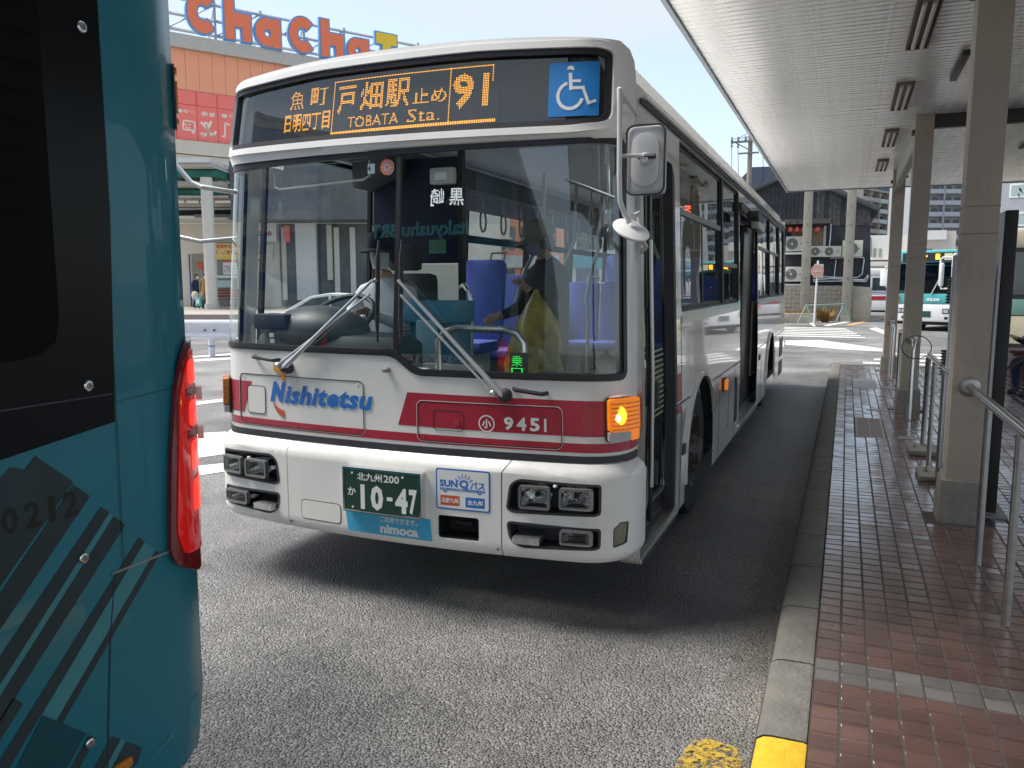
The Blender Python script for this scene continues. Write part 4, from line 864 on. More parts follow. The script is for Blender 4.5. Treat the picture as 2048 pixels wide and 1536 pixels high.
# left-hand windows of the bus (seen from inside)
for i, (a, b) in enumerate(((4.02, 5.3), (5.36, 6.9), (6.96, 8.5), (8.56, 10.1), (10.16, 11.7), (11.76, 13.85))):
    zl_ = 1.31 if i == 0 else 1.47; wd = W('window', rr(a, b, zl_, 2.56, .03), M_RUB, -.02, .03, 0, [rr(a + .03, b - .03, zl_ + .03, 2.53, .03)], fn=SLt)
    if i: W('transom', [(a + .03, 2.13), (b - .03, 2.13), (b - .03, 2.17), (a + .03, 2.17)], M_RUB, -.012, .02, 0, fn=SLt, par=wd)
    W('pane', [(a + .03, zl_ + .03), (b - .03, zl_ + .03), (b - .03, 2.53), (a + .03, 2.53)], glass('left_glass', (.95, .98, .97), 1.5), -.006, .005, 0, fn=SLt, par=wd)
# seams, reflectors, skirt hatches
def line(pts, wd=.008, m=M_RUB, o=.001, fn=SRt, nm='panel_seam'):
    for a, b in zip(pts, pts[1:]): W(nm, seg(a, b, wd), m, o, .0012, (.4, .4), fn=fn)
line([(4.98, .945), (5.42, .945)]); line([(6.40, .945), (8.19, .945)]); line([(9.91, .945), (11.15, .945)]); line([(12.15, .945), (14.3, .945)])
for y_ in (5.12, 6.82, 7.82): line([(y_, .24), (y_, .94)], .006)
for y_ in (10.4, 12.6, 13.3): line([(y_, .24), (y_, .94)], .006)
line([(5.12, .945), (5.12, 1.5)], .006); line([(8.18, 1.0), (8.18, 1.5)], .006)
line([(7.15, .42), (7.4, .42)], .006); line([(7.4, .42), (7.4, .75)], .006)
W('vent_grille', rr(13.4, 14.0, .55, .85, .02), M_RUB, .001, .004, 0, fn=SRt); W('vent_grille', rr(13.4, 14.0, .25, .48, .02), M_RUB, .001, .004, 0, fn=SRt)
W('side_marker', rr(6.98, 7.12, .78, .90, .01), M_TRIM, .001, .012, 0, fn=SRt); W('side_marker_lens', rr(7.0, 7.10, .795, .885, .02), M_AMB, .0132, .02, 0, fn=SRt)
for y_, z_ in ((5.22, .62), (7.9, .78), (10.15, .82)):
    W('flush_handle', rr(y_ - .05, y_ + .05, z_ - .035, z_ + .035, .01), M_RUB, .001, .008, 0, fn=SRt)
W('fuel_flap', rr(7.88, 8.02, .38, .74, .02), M_RUB, .001, .005, 0, fn=SRt)
for c in (5.90, 11.65):
    o_ = [(c - (.60 + .03) * math.cos(R(t)), .47 + (.57 + .03) * math.sin(R(t))) for t in range(-10, 191, 10)] + [(c - .60 * math.cos(R(t)), .47 + .57 * math.sin(R(t))) for t in range(190, -11, -10)]
    W('arch_trim', o_, M_BUSS, .0, .02, 0, fn=SRt)
# red stripe wraps onto the door pillar
for z0, z1 in ((.966, 1.142), (.888, .934)):
    W('red_stripe', [(4.97, z0), (5.115, z0), (5.115, z1), (4.97, z1)], M_RED, .0008, .0008, 0, fn=SRt); W('red_stripe', [(YF, z0), (4.0, z0), (4.0, z1), (YF, z1)], M_RED, .0008, .0008, 0, fn=SRt)
# wheels
M_TYRE = mat('tyre', (.02, .02, .021), .8, var=.2, bump=.3); M_HUB = mat('wheel_steel', (.10, .095, .09), .55, .5, var=.2, vs_=8, dirt=.4)
def wheel(x, y, g, r=.475, par=None):
    w_ = P('wheel', MB().lathe((x, y, r), (g, 0, 0), [(-.28, r * .62), (-.27, r * .96), (-.24, r), (-.03, r), (0, r * .96), (.006, r * .80), (0, r * .60), (-.03, r * .585)], 40), M_TYRE, par, smooth=40)
    P('rim', MB().lathe((x, y, r), (g, 0, 0), [(-.10, r * .585), (-.005, r * .585), (.004, r * .56), (-.02, r * .53), (-.09, r * .44), (-.11, r * .34), (-.02, r * .30), (.02, r * .22), (.05, r * .20), (.06, .03)], 32), M_HUB, w_)
    nb = MB()
    for k in range(10): t = 2 * math.pi * k / 10; nb.lathe((x - g * .02, y + .155 * math.cos(t), r + .155 * math.sin(t)), (g, 0, 0), [(-.01, .018), (.02, .018), (.022, .012), (.045, .012)], 6)
    P('wheel_nuts', nb, M_HUB, w_)
    return w_
wheel(XC + HW - .05, 5.90, 1); wheel(XC + HW - .08, 11.65, 1); wheel(XC - HW + .05, 5.90, -1); wheel(XC - HW + .08, 11.65, -1)
for c in (5.90, 11.65):
    for g in (1, -1):
        mb = MB(); x0 = XC + g * (HW - .01); x1 = XC + g * (HW - .50); k = 12
        for i in range(k + 1): t = math.pi * i / k; mb.v += [(x0, c - .62 * math.cos(t), .45 + .60 * math.sin(t)), (x1, c - .62 * math.cos(t), .45 + .60 * math.sin(t))]
        for i in range(k): mb.face((2 * i, 2 * i + 1, 2 * i + 3, 2 * i + 2))
        mb.face([2 * i + 1 for i in range(k + 1)]); P('wheel_arch', mb, M_BLK, fix=False, smooth=0)
# front door: two glazed leaves set back, closed
M_ALU = mat('aluminium', (.50, .49, .47), .3, .85, var=.05)
dr = W('door', [(4.02, .32), (4.955, .32), (4.955, 2.36), (4.02, 2.36)], M_RUB, -.075, .012, (.3, .3), [rr(4.07, 4.44, .44, 2.30, .04), rr(4.53, 4.90, .44, 2.30, .04)], fn=SRt)
for a, b in ((4.07, 4.44), (4.53, 4.90)):
    W('pane', rr(a, b, .44, 2.30, .04), M_GLS, -.071, .004, (.3, .3), fn=SRt, par=dr); o_ = rr(a, b, .44, 2.30, .04)
    W('leaf_frame', inset(o_, -.018), M_ALU, -.063, .008, 0, [o_], fn=SRt, par=dr)
W('centre_seal', [(4.465, .33), (4.505, .33), (4.505, 2.35), (4.465, 2.35)], M_RUB, -.06, .02, 0, fn=SRt, par=dr)
P('grab_rail', MB().tube([SRt(4.42, .55, -.03), SRt(4.42, 1.2, -.03), SRt(4.42, 1.95, -.03)], .011, 8), M_ALU, dr)
for z in (1.08, .62): P('hinge', MB().lathe(SRt(4.485, z, -.03), (0, 0, 1), [(-.07, .022), (.07, .022)], 8), M_RUB, dr)
dd = MB()
for i in range(9):
    for j in range(13): a = 4.58 + i * .032 + (j % 2) * .016; wrapm([(a, .92 + j * .032), (a + .022, .92 + j * .032), (a + .022, .934 + j * .032), (a, .934 + j * .032)], SRt, -.066, .0006, 0, mb=dd)
P('dot_sticker', dd, mat('sticker_olive', (.42, .44, .28), .6), dr, smooth=0)
W('door_post', [(3.94, .28), (4.0, .28), (4.0, 2.40), (3.94, 2.40)], M_ALU, -.02, .045, (.2, .2), fn=SRt)
P('door_sill', MB().box(XC + HW - .10, XC + HW + .012, 3.99, 4.98, .235, .295), M_ALU, bevel=.006)
P('door_sill_edge', MB().box(XC + HW + .013, XC + HW + .022, 3.99, 4.98, .24, .262), M_SS, smooth=0)
P('door_step', MB().box(XC + .3, XC + HW - .105, 3.98, 4.96, .26, .31), M_INTD, smooth=0)
W('pillar_cover', [(4.90, .30), (4.965, .30), (4.965, 2.36), (4.90, 2.40)], M_TRIM, -.06, .062, (.3, .3), fn=SRt)
# open middle door
P('doorway_dark_sheet', MB().box(XC + .35, XC + .355, 8.2, 9.9, .30, 2.4), M_BLK, smooth=0)  # thin black sheet stands in for the shaded interior behind the doorway
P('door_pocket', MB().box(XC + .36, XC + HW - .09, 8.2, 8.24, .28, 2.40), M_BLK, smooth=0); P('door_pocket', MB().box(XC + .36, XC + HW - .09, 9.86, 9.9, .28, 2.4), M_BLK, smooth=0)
P('door_sill', MB().box(XC + HW - .25, XC + HW + .015, 8.19, 9.91, .235, .30), M_ALU, bevel=.006)
P('door_leaf', MB().box(XC + HW - .135, XC + HW - .10, 9.05, 9.88, .33, 2.34), mat('door_dark', (.02, .02, .022), .3, var=0), bevel=.01)
W('door_track', [(8.15, 2.42), (9.95, 2.42), (9.95, 2.50), (8.15, 2.50)], M_TRIM, .0, .03, 0, fn=SRt)
cm = P('side_camera', MB().box(XC + HW + .02, XC + HW + .13, 8.15, 8.45, 2.33, 2.42), M_RUB, bevel=.02)
P('door_light', MB().box(XC + HW - .03, XC + HW + .05, 9.0, 9.7, 2.30, 2.38), mat('lamp_plastic', (.5, .5, .48), .3), bevel=.01)
# rear end, floor, underbody
P('rear_panel', MB().box(XC - 1.18, XC + 1.18, 14.28, 14.34, .3, 2.75), M_BUS, smooth=0)
P('underbody', MB().box(XC - 1.1, XC + 1.1, 4.1, 5.25, .30, .36), M_BLK, smooth=0); P('underbody', MB().box(XC - 1.2, XC + 1.16, 6.55, 11.0, .28, .36), M_BLK, smooth=0); P('underbody', MB().box(XC - 1.18, XC + 1.18, 12.3, 14.25, .32, .4), M_BLK, smooth=0); P('underbody', MB().box(XC - .7, XC + .7, 5.25, 12.3, .26, .30), M_BLK, smooth=0)
P('axle', MB().tube([(XC - 1.1, 5.9, .47), (XC + 1.1, 5.9, .47)], .07, 10), M_BLK)
# rear lower roofline fairing lit by the sky
P('rear_fairing', MB().box(XC - .9, XC + .9, 13.2, 14.2, 2.9, 3.0), M_BUS, bevel=.04)
# ================================================================= inside the bus
M_FLR = mat('bus_floor', (.10, .10, .11), .6, var=.1); M_POLE = mat('pole_grey', (.30, .31, .29), .4, .5, var=.05); M_CREAM = mat('cream_panel', (.50, .52, .45), .5, var=.04)
XL, XR = XC - 1.19, XC + 1.16
P('floor', MB().box(XL, XR - .35, 3.95, 14.25, .50, .56), M_FLR, smooth=0); P('floor', MB().box(XL, XC - .15, 3.66, 5.2, .562, .80), M_INTD, smooth=0)
P('floor', MB().box(XL, XR, 10.6, 14.25, .562, .95), M_FLR, smooth=0)
P('ceiling', MB().box(XL + .08, XR - .08, 3.95, 14.2, 2.70, 2.73), mat('ceiling_light_grey', (.74, .75, .73), .5, var=.03), smooth=0)
for g in (-1, 1):
    mb = MB(); x = XC + g * 1.15; xi = XC + g * .85
    mb.v = [(x, 5.0, 2.40), (xi, 5.0, 2.52), (xi, 5.0, 2.69), (x, 5.0, 2.69), (x, 14.1, 2.40), (xi, 14.1, 2.52), (xi, 14.1, 2.69), (x, 14.1, 2.69)]
    for f in ((0, 1, 2, 3), (4, 5, 6, 7), (0, 1, 5, 4), (1, 2, 6, 5)): mb.face(f)
    P('air_duct', mb, mat('duct_slate', (.12, .13, .14), .5), smooth=0)
P('ceiling_lamp', MB().box(XC + .55, XC + .70, 6.3, 7.6, 2.675, 2.698), mat('lamp_diffuser', (.7, .75, .7), .4, var=0, emit=(.85, 1, .9), es=2.2), smooth=0)
P('wall_trim', MB().box(XL, XL + .03, 4.0, 14.2, .80, 1.44), M_CREAM, smooth=0); P('wall_trim', MB().box(XR - .03, XR, 5.1, 8.1, .6, 1.50), M_CREAM, smooth=0); P('wall_trim', MB().box(XR - .03, XR, 10, 14.2, .6, 1.50), M_CREAM, smooth=0)
def seat(x, y, zf, wd=.42):
    s = P('seat', MB().box(x, x + wd, y, y + .42, zf + .36, zf + .46), M_SEAT, bevel=.03)
    mb = MB(); mb.prism(rr(x, x + wd, 0, .76, .07), lambda a, b, d: (a, y + .42 + d + b * .14, zf + .42 + b), 0, .075); P('backrest', mb, M_SEAT, s, bevel=.02)
    P('pedestal', MB().box(x + .08, x + wd - .08, y + .05, y + .38, zf, zf + .36), M_INT, s, smooth=0)
    P('grab_handle', MB().tube([(x + wd - .05, y + .58, zf + 1.12), (x + wd - .02, y + .60, zf + 1.24), (x + wd - .16, y + .60, zf + 1.24), (x + wd - .18, y + .58, zf + 1.12)], .012, 6), M_POLE, s)
for x, y, zf in ((XL + .10, 6.15, .75), (XL + .10, 6.95, .62), (XL + .10, 7.75, .56), (XL + .55, 9.15, .56), (XL + .10, 9.15, .56), (XL + .10, 10.9, .95), (XL + .55, 10.9, .95), (XL + .1, 11.8, .95), (XL + .1, 12.7, 1.15), (XR - .5, 6.3, .75), (XR - .5, 7.2, .6), (XR - .5, 10.9, .95), (XR - .5, 11.9, .95), (XL + .55, 12.7, 1.15)): seat(x, y, zf)
P('partition', MB().box(XL + .05, XL + .95, 10.52, 10.56, .56, 1.60), M_CREAM, smooth=0)
P('partition_rail', MB().tube([(XL + .10, 10.5, 1.0), (XL + .10, 10.5, 1.66), (XL + .16, 10.5, 1.72), (XL + .98, 10.5, 1.72), (XL + 1.02, 10.5, 1.66), (XL + 1.02, 10.5, .56)], .018, 8), M_POLE)
for x, y, b in ((XL + .58, 6.9, .1), (XL + .60, 7.9, .08), (XL + .62, 8.9, .06), (XL + .66, 10.0, .05), (XR - .62, 6.6, -.1), (XR - .6, 7.9, -.08)):
    P('stanchion', MB().tube([(x, y, .56), (x, y, 1.35), (x - b * .4, y, 1.55), (x + b * .6, y, 1.85), (x + b * 2.2, y, 2.15), (x + b * 2.4, y, 2.70)], .019, 8), M_POLE)
for x in (XL + .62, XC + .35):
    P('hand_rail', MB().tube([(x, 5.4, 2.43), (x, 14, 2.43)], .014, 8), M_POLE)
    for q in range(16 if x < XC else 10):
        y = 6.0 + q * .42
        st_ = P('strap', MB().tube([(x, y, 2.43), (x, y, 2.30)], .008, 6), M_POLE)
        P('ring', MB().tube([(x, y + .055 * math.cos(t * math.pi / 8), 2.215 + .085 * math.sin(t * math.pi / 8)) for t in range(16)], .009, 6, closed=True), M_POLE, st_)
# window band rail and posts on the left
P('window_band', MB().box(XL + .02, XL + .05, 5.35, 14, 2.10, 2.17), mat('band_teal', (.02, .07, .09), .5), smooth=0)
# driver's bulkhead
bh = P('bulkhead', MB().box(-3.33, -2.60, 5.26, 5.30, .8, 1.28), M_INTD, smooth=0)
P('upper_panel', MB().box(-3.33, -2.62, 5.26, 5.30, 1.86, 2.62), mat('panel_navy', (.008, .014, .045), .35, var=.1), bh, smooth=0)
P('clear_screen', MB().box(-3.33, -2.62, 5.272, 5.280, 1.30, 1.85), glass('screen_plastic', (.85, .88, .85), 1.45), bh, smooth=0)
P('frame_post', MB().box(-2.62, -2.585, 5.25, 5.31, .56, 2.68), M_INTD, bh, smooth=0); P('pad', MB().tube([(-3.33, 5.24, 1.29), (-2.62, 5.24, 1.29)], .03, 8), M_RUB, bh)
P('safety_decal', MB().box(-2.86, -2.72, 5.252, 5.256, 1.93, 2.03), mat('decal_green', (.10, .30, .20), .6), bh, smooth=0)
P('entry_rail', MB().tube([(-2.58, 5.2, 1.68), (-2.50, 5.1, 1.70), (-2.42, 5.0, 1.66), (-2.40, 5.0, 1.58), (-2.40, 5.0, .56)], .018, 8), M_SS)
# dashboard and controls
mb = MB()
pr = [(3.82, .80), (3.80, 1.20), (3.80, 1.33), (3.84, 1.41), (4.0, 1.44), (4.12, 1.36), (4.12, .80)]
for x in (-3.26, -2.75, -2.30): mb.v += [(x, y + (.0 if x < -3 else (0 if x < -2.5 else .02)), z if x < -2.6 else min(z, 1.42)) for y, z in pr]
n = len(pr)
for r_ in (0, n):
    for i in range(n): mb.face((r_ + i, r_ + (i + 1) % n, r_ + n + (i + 1) % n, r_ + n + i))
mb.face(range(n)); mb.face(range(2 * n, 3 * n))
ds = P('dashboard', mb, M_INTD, bevel=.02)
hood = MB().ell((-2.92, 3.98, 1.42), (.34, .20, .16), 20, 10); P('instrument_hood', hood, mat('hood_grey', (.06, .065, .07), .45, var=.05), ds)
P('ticket_box', MB().box(-3.25, -3.02, 3.78, 3.95, 1.44, 1.53), M_INTD, ds, bevel=.012)
P('dash_shelf', MB().box(-2.30, -1.22, 3.76, 3.92, .60, 1.22), M_INTD, ds, bevel=.02)
for q in range(4): P('paper_slip', MB().box(-3.13 + q * .003, -3.10 + q * .003, 3.775, 3.779, 1.395 - q * .035 - .0, 1.42 - q * .035), M_DOTW, ds, smooth=0)
sw = P('steering_wheel', MB().tube([(Vector((-2.88, 4.13, 1.50)) + Vector((.22 * math.cos(t * math.pi / 16), .22 * .80 * math.sin(t * math.pi / 16), .22 * .60 * math.sin(t * math.pi / 16)))) for t in range(32)], .016, 8, closed=True), M_RUB)
P('spokes', MB().tube([(-3.08, 4.13, 1.50), (-2.88, 4.13, 1.47), (-2.68, 4.13, 1.50)], .016, 6).tube([(-2.88, 4.13, 1.47), (-2.88, 4.02, 1.25)], .03, 8), M_RUB, sw)
dseat = P('driver_seat', MB().box(-3.12, -2.64, 4.45, 4.9, 1.0, 1.12), M_INTD, bevel=.04); P('backrest', MB().box(-3.12, -2.64, 4.88, 5.0, 1.1, 1.78), M_INTD, dseat, bevel=.05); P('headrest', MB().box(-3.0, -2.76, 4.90, 4.98, 1.80, 1.98), M_INTD, dseat, bevel=.03)
# fare box and front rail
fb = P('fare_box', MB().box(-2.60, -2.30, 4.50, 4.80, .56, 1.46), mat('fare_blue', (.06, .20, .33), .4, var=.05), bevel=.02)
P('card_reader', MB().box(-2.64, -2.26, 4.44, 4.78, 1.462, 1.60), mat('reader_blue', (.09, .27, .42), .35), fb, bevel=.015); P('coin_tray', MB().box(-2.50, -2.36, 4.40, 4.438, 1.20, 1.48), mat('tray_light', (.28, .45, .55), .35), fb, bevel=.008)
P('note_panel', MB().box(-2.40, -2.0, 4.30, 4.33, 1.02, 1.22), M_CREAM, fb, smooth=0)
P('guard_rail', MB().tube([(-2.02, 3.80, 1.22), (-2.02, 3.80, 1.40), (-1.98, 3.80, 1.45), (-1.90, 3.80, 1.47), (-1.64, 3.80, 1.47), (-1.56, 3.80, 1.45), (-1.52, 3.80, 1.40), (-1.52, 3.80, 1.22)], .020, 10), M_SS)
P('paper', MB().box(-1.95, -1.70, 3.70, 3.80, 1.222, 1.226), M_DOTW, smooth=0); P('paper', MB().box(-2.28, -2.08, 3.70, 3.82, 1.222, 1.25), M_DOTW, smooth=0); P('dash_tray', MB().box(-1.42, -1.24, 3.77, 3.86, 1.222, 1.26), M_INTD, smooth=0)
gs = P('door_sign', MB().box(-1.565, -1.475, 3.715, 3.735, 1.222, 1.36), M_BLK, smooth=0)
g_ = MB(); ddots(g_, '乗', -1.555, -1.495, 1.29, 1.345, lambda a, b, o: (a, 3.712, b), 0, pitch=.0050, r=.0020, bold=0); ddots(g_, '口', -1.555, -1.495, 1.235, 1.28, lambda a, b, o: (a, 3.712, b), 0, pitch=.0050, r=.0020); P('led_lettering', g_, M_LEDG, gs, smooth=0, fix=False)
# route plate inside the windscreen, camera, mirror bar, stickers
rp = P('interior_camera', MB().box(-2.02, -1.88, 3.72, 3.76, 2.215, 2.30), mat('camera_cream', (.55, .56, .50), .5, var=0), bevel=.012)
P('lens', MB().box(-1.985, -1.915, 3.712, 3.719, 2.235, 2.275), M_DOTW, rp, bevel=.004); P('mount', MB().tube([(-1.95, 3.80, 2.13), (-1.88, 3.76, 2.16)], .018, 8), M_RUB, rp)
P('sun_visor_rail', MB().tube([(-3.02, 3.74, 2.33), (-3.02, 3.74, 2.25), (-2.98, 3.73, 2.235), (-2.42, 3.72, 2.26), (-2.38, 3.72, 2.28), (-2.38, 3.72, 2.36)], .006, 6), M_W)
P('rear_view_mirror', MB().box(-2.36, -2.22, 3.80, 3.84, 1.96, 1.99), M_RUB, bevel=.008)
t_ = MB(); wrapm(rr(-.131, -.087, 2.272, 2.322, .002), F, -.004, .001, 0, mb=t_); P('number_sticker', t_, M_DOTW, smooth=0)
t_ = MB(); txtfit(t_, '4', -.123, -.105, 2.282, 2.312, F, .0072, .03); P('sticker_digit', t_, M_BLK, smooth=0, fix=False)
t_ = MB(); wrapm(arc(-.005, 2.298, .02, 0, 360, .0399, 24), F, -.004, .001, 0, mb=t_); rs = P('round_sticker', t_, M_DOTW, smooth=0)
t_ = MB(); wrapm(arc(-.005, 2.298, .037, 0, 360, .006, 24), F, .0068, .0005, 0, mb=t_)
for q in range(12): wrapm(arc(-.005, 2.298, .027, q * 30, q * 30 + 17, .010, 3), F, .0068, .0005, 0, mb=t_)
txtfit(t_, '4', -.014, .004, 2.284, 2.312, F, .0072, .03); P('sticker_print', t_, M_LRD, rs, smooth=0, fix=False)
sg_ = P('route_panel', MB().box(-2.20, -1.15, 9.0, 9.03, 2.40, 2.66), M_INTD, smooth=0)
t_ = MB(); fnb = lambda a, b, o: (a, 8.995, b); ddots(t_, '3', -1.75, -1.62, 2.45, 2.58, fnb, 0, pitch=.02, r=.009); ddots(t_, '止', -1.95, -1.80, 2.45, 2.58, fnb, 0, pitch=.02, r=.009); P('led_lettering', t_, mat('led_red', (1, .1, .05), .5, var=0, emit=(1, .08, .03), es=2.5), sg_, smooth=0, fix=False)

# ================================================================= people
M_SKIN = mat('skin', (.52, .33, .24), .5, var=.04, vs_=12); M_SKIN_HAND = M_SKIN
def person(name_lab, loc, rot, J, mats, rad, head, hair=None, mask=None, hat=None, grp=None, hands=True, glv=None, sub=2):
    """J joints dict, skinned into one body; local frame faces -Y"""
    t = thing('person', name_lab, 'person', loc, grp); t.rotation_euler = (0, 0, rot); ORG[t.name] = Vector()
    names = list(J); idx = {n_: i for i, n_ in enumerate(names)}
    E_ = [e for e in (('pelvis', 'belly'), ('belly', 'chest'), ('chest', 'neck'), ('neck', 'skull'), ('chest', 'shL'), ('shL', 'elL'), ('elL', 'wrL'), ('wrL', 'haL'), ('chest', 'shR'), ('shR', 'elR'), ('elR', 'wrR'), ('wrR', 'haR'), ('pelvis', 'hiL'), ('hiL', 'knL'), ('knL', 'anL'), ('anL', 'toL'), ('pelvis', 'hiR'), ('hiR', 'knR'), ('knR', 'anR'), ('anR', 'toR')) if e[0] in idx and e[1] in idx]
    vs_ = [Vector(J[n_]) for n_ in names]; es = [(idx[a], idx[b]) for a, b in E_]; rr_ = [rad.get(n_, RAD[n_]) for n_ in names]
    def finger(side):
        w_, h_ = Vector(J['wr' + side]), Vector(J['ha' + side]); d = (h_ - w_).normalized(); sd_ = d.cross(Vector((0, 1, .3))).normalized(); cu = d.cross(sd_)
        for q in range(4):
            b0 = h_ + sd_ * (.027 - .018 * q) + d * .01; ln = (.062, .072, .068, .052)[q]
            p1 = b0 + d * ln * .5 + cu * .012; p2 = p1 + d * ln * .35 + cu * .025
            for p_, r_ in ((b0, .010), (p1, .009), (p2, .0075)): vs_.append(p_); rr_.append((r_, r_))
            k = len(vs_); es.extend([(idx['ha' + side], k - 3), (k - 3, k - 2), (k - 2, k - 1)])
        b0 = w_ + (h_ - w_) * .6 + sd_ * .035; p1 = b0 + sd_ * .02 + d * .03 + cu * .01
        for p_, r_ in ((b0, .012), (p1, .009)): vs_.append(p_); rr_.append((r_, r_))
        k = len(vs_); es.extend([(idx['wr' + side], k - 2), (k - 2, k - 1)])
    if hands:
        for s_ in ('L', 'R'):
            if 'ha' + s_ in J: finger(s_)
    me = bpy.data.meshes.new('body'); me.from_pydata(vs_, es, []); o = bpy.data.objects.new('body', me); COL.objects.link(o)
    sk = o.modifiers.new('s', 'SKIN'); sk.use_smooth_shade = True; su = o.modifiers.new('u', 'SUBSURF'); su.levels = sub; su.render_levels = sub
    for i, v in enumerate(me.skin_vertices[0].data): v.radius = rr_[i] if isinstance(rr_[i], tuple) else (rr_[i], rr_[i]); v.use_root = (i == idx['pelvis'])
    dg = bpy.context.evaluated_depsgraph_get(); m2 = bpy.data.meshes.new_from_object(o.evaluated_get(dg)); bpy.data.objects.remove(o)
    zones = mats['zones']; mm = mats['mats']; m2.materials.clear()
    for a in mm: m2.materials.append(a)
    segs = [(vs_[a], vs_[b], zones.get((names[a] if a < len(names) else 'f') + '-' + (names[b] if b < len(names) else 'f'), zones.get(names[b] if b < len(names) else 'f', 0))) for a, b in es]
    for p_ in m2.polygons:
        c = p_.center; best = 9; z_ = 0
        for a, b, q in segs:
            ab = b - a; tt = max(0, min(1, (c - a).dot(ab) / max(1e-9, ab.length_squared))); d_ = (c - a - ab * tt).length
            if d_ < best: best = d_; z_ = q
        p_.material_index = z_; p_.use_smooth = True
    b_ = bpy.data.objects.new('body', m2); COL.objects.link(b_); b_.parent = t
    # head: skull, jaw, nose, ears shaped in one mesh; features as children
    hc = Vector(head['c']); yaw = head.get('yaw', 0); pit = head.get('pitch', 0); M = Matrix.Rotation(yaw, 3, 'Z') @ Matrix.Rotation(pit, 3, 'X')
    hb = MB(); n_, k_ = 28, 22
    for i in range(k_ + 1):
        th = math.pi * i / k_
        for j in range(n_):
            ph = 2 * math.pi * j / n_; x = math.sin(th) * math.cos(ph); y = math.sin(th) * math.sin(ph); z = math.cos(th)
            px_, py_, pz_ = x * .075, y * .095, z * .118
            if z < 0: px_ *= 1 - .28 * (-z) ** 1.3; py_ *= 1 - .18 * (-z)
            if y < 0:
                f = -y
                py_ += .010 * f * max(0, 1 - abs(z) * 1.4) * 0
                nz_ = math.exp(-((x / .16) ** 2)) * math.exp(-(((z + .15) / .20) ** 2)) * f; py_ -= .024 * nz_
                ey = (math.exp(-(((x - .40) / .17) ** 2)) + math.exp(-(((x + .40) / .17) ** 2))) * math.exp(-(((z - .05) / .13) ** 2)) * f; py_ += .010 * ey
                mo = math.exp(-((x / .30) ** 2)) * math.exp(-(((z + .52) / .07) ** 2)) * f; py_ -= .006 * mo
                ch = math.exp(-((x / .3) ** 2)) * math.exp(-(((z + .86) / .15) ** 2)) * f; py_ -= .008 * ch
            hb.v.append(tuple(hc + M @ Vector((px_, py_, pz_))))
    for i in range(k_):
        for j in range(n_): hb.face((i * n_ + j, i * n_ + (j + 1) % n_, (i + 1) * n_ + (j + 1) % n_, (i + 1) * n_ + j))
    for g in (-1, 1): hb.ell(hc + M @ Vector((g * .076, .012, -.01)), (.010, .018, .030), 8, 6, M)
    h_ = ob('head', hb, M_SKIN, parent=t, smooth=70)
    eb = MB()
    for g in (-1, 1): eb.ell(hc + M @ Vector((g * .030, -.079, .006)), (.013, .008, .006), 8, 6, M)
    ob('eyes', eb, mat('eye_dark', (.02, .015, .012), .2, var=0), parent=h_)
    ob('eyebrows', MB().tube([hc + M @ Vector((-.045, -.078, .026)), hc + M @ Vector((-.018, -.088, .028))], .0035, 6).tube([hc + M @ Vector((.045, -.078, .026)), hc + M @ Vector((.018, -.088, .028))], .0035, 6), mat('hair_black', (.02, .016, .014), .6), parent=h_)
    if not mask: ob('mouth', MB().tube([hc + M @ Vector((-.024, -.083, -.060)), hc + M @ Vector((0, -.090, -.061)), hc + M @ Vector((.024, -.083, -.060))], .0045, 6), mat('lips', (.38, .14, .12), .5), parent=h_)
    if mask:
        mk = MB(); n2 = 12
        for i in range(9):
            for j in range(n2 + 1):
                a = -1.15 + 2.3 * j / n2; z = .002 - .110 * i / 8; r_ = 1.0 - .22 * (i / 8) ** 2; bul = .030 * math.exp(-(a / .45) ** 2) * math.sin(math.pi * (i + 1) / 10)
                mk.v.append(tuple(hc + M @ Vector((math.sin(a) * (.079 * r_), -math.cos(a) * (.098 * r_) - bul, z))))
        for i in range(8):
            for j in range(n2): a = i * (n2 + 1) + j; mk.face((a, a + 1, a + n2 + 2, a + n2 + 1))
        ob('face_mask', mk, mask, parent=h_, smooth=60, fix=False)
    if hair:
        hm = MB(); back = hair.get('back', .12)
        for i in range(13):
            th = math.pi * .62 * i / 12
            for j in range(24):
                ph = 2 * math.pi * j / 24; x = math.sin(th) * math.cos(ph); y = math.sin(th) * math.sin(ph); z = math.cos(th); fr = max(0, -y)
                zz = z * .128; lim = .045 if fr > .45 else -back
                v = Vector((x * .087, y * .106 + .004, max(zz, lim) if fr > .45 else zz - (back * .6 if i > 8 else 0)))
                v += Vector((rnd.uniform(-.003, .003), rnd.uniform(-.003, .003), rnd.uniform(-.003, .003)))
                hm.v.append(tuple(hc + M @ v))
        for i in range(12):
            for j in range(24): hm.face((i * 24 + j, i * 24 + (j + 1) % 24, (i + 1) * 24 + (j + 1) % 24, (i + 1) * 24 + j))
        ob('hair', hm, hair['m'], parent=h_, smooth=60)
    if hat:
        hm = MB(); prof = [(.020, .099), (.05, .104), (.09, .105), (.125, .090), (.145, .055), (.150, .001)]
        for z, r_ in prof:
            for j in range(28):
                ph = 2 * math.pi * j / 28; w2 = 1 + .02 * math.sin(5 * ph + z * 60) + rnd.uniform(-.008, .008)
                hm.v.append(tuple(hc + M @ Vector((math.cos(ph) * r_ * w2, math.sin(ph) * r_ * 1.14 * w2 + .008, z))))
        for i in range(len(prof) - 1):
            for j in range(28): hm.face((i * 28 + j, i * 28 + (j + 1) % 28, (i + 1) * 28 + (j + 1) % 28, (i + 1) * 28 + j))
        c_ = ob('cap', hm, hat, parent=h_, smooth=60); bm_ = MB()
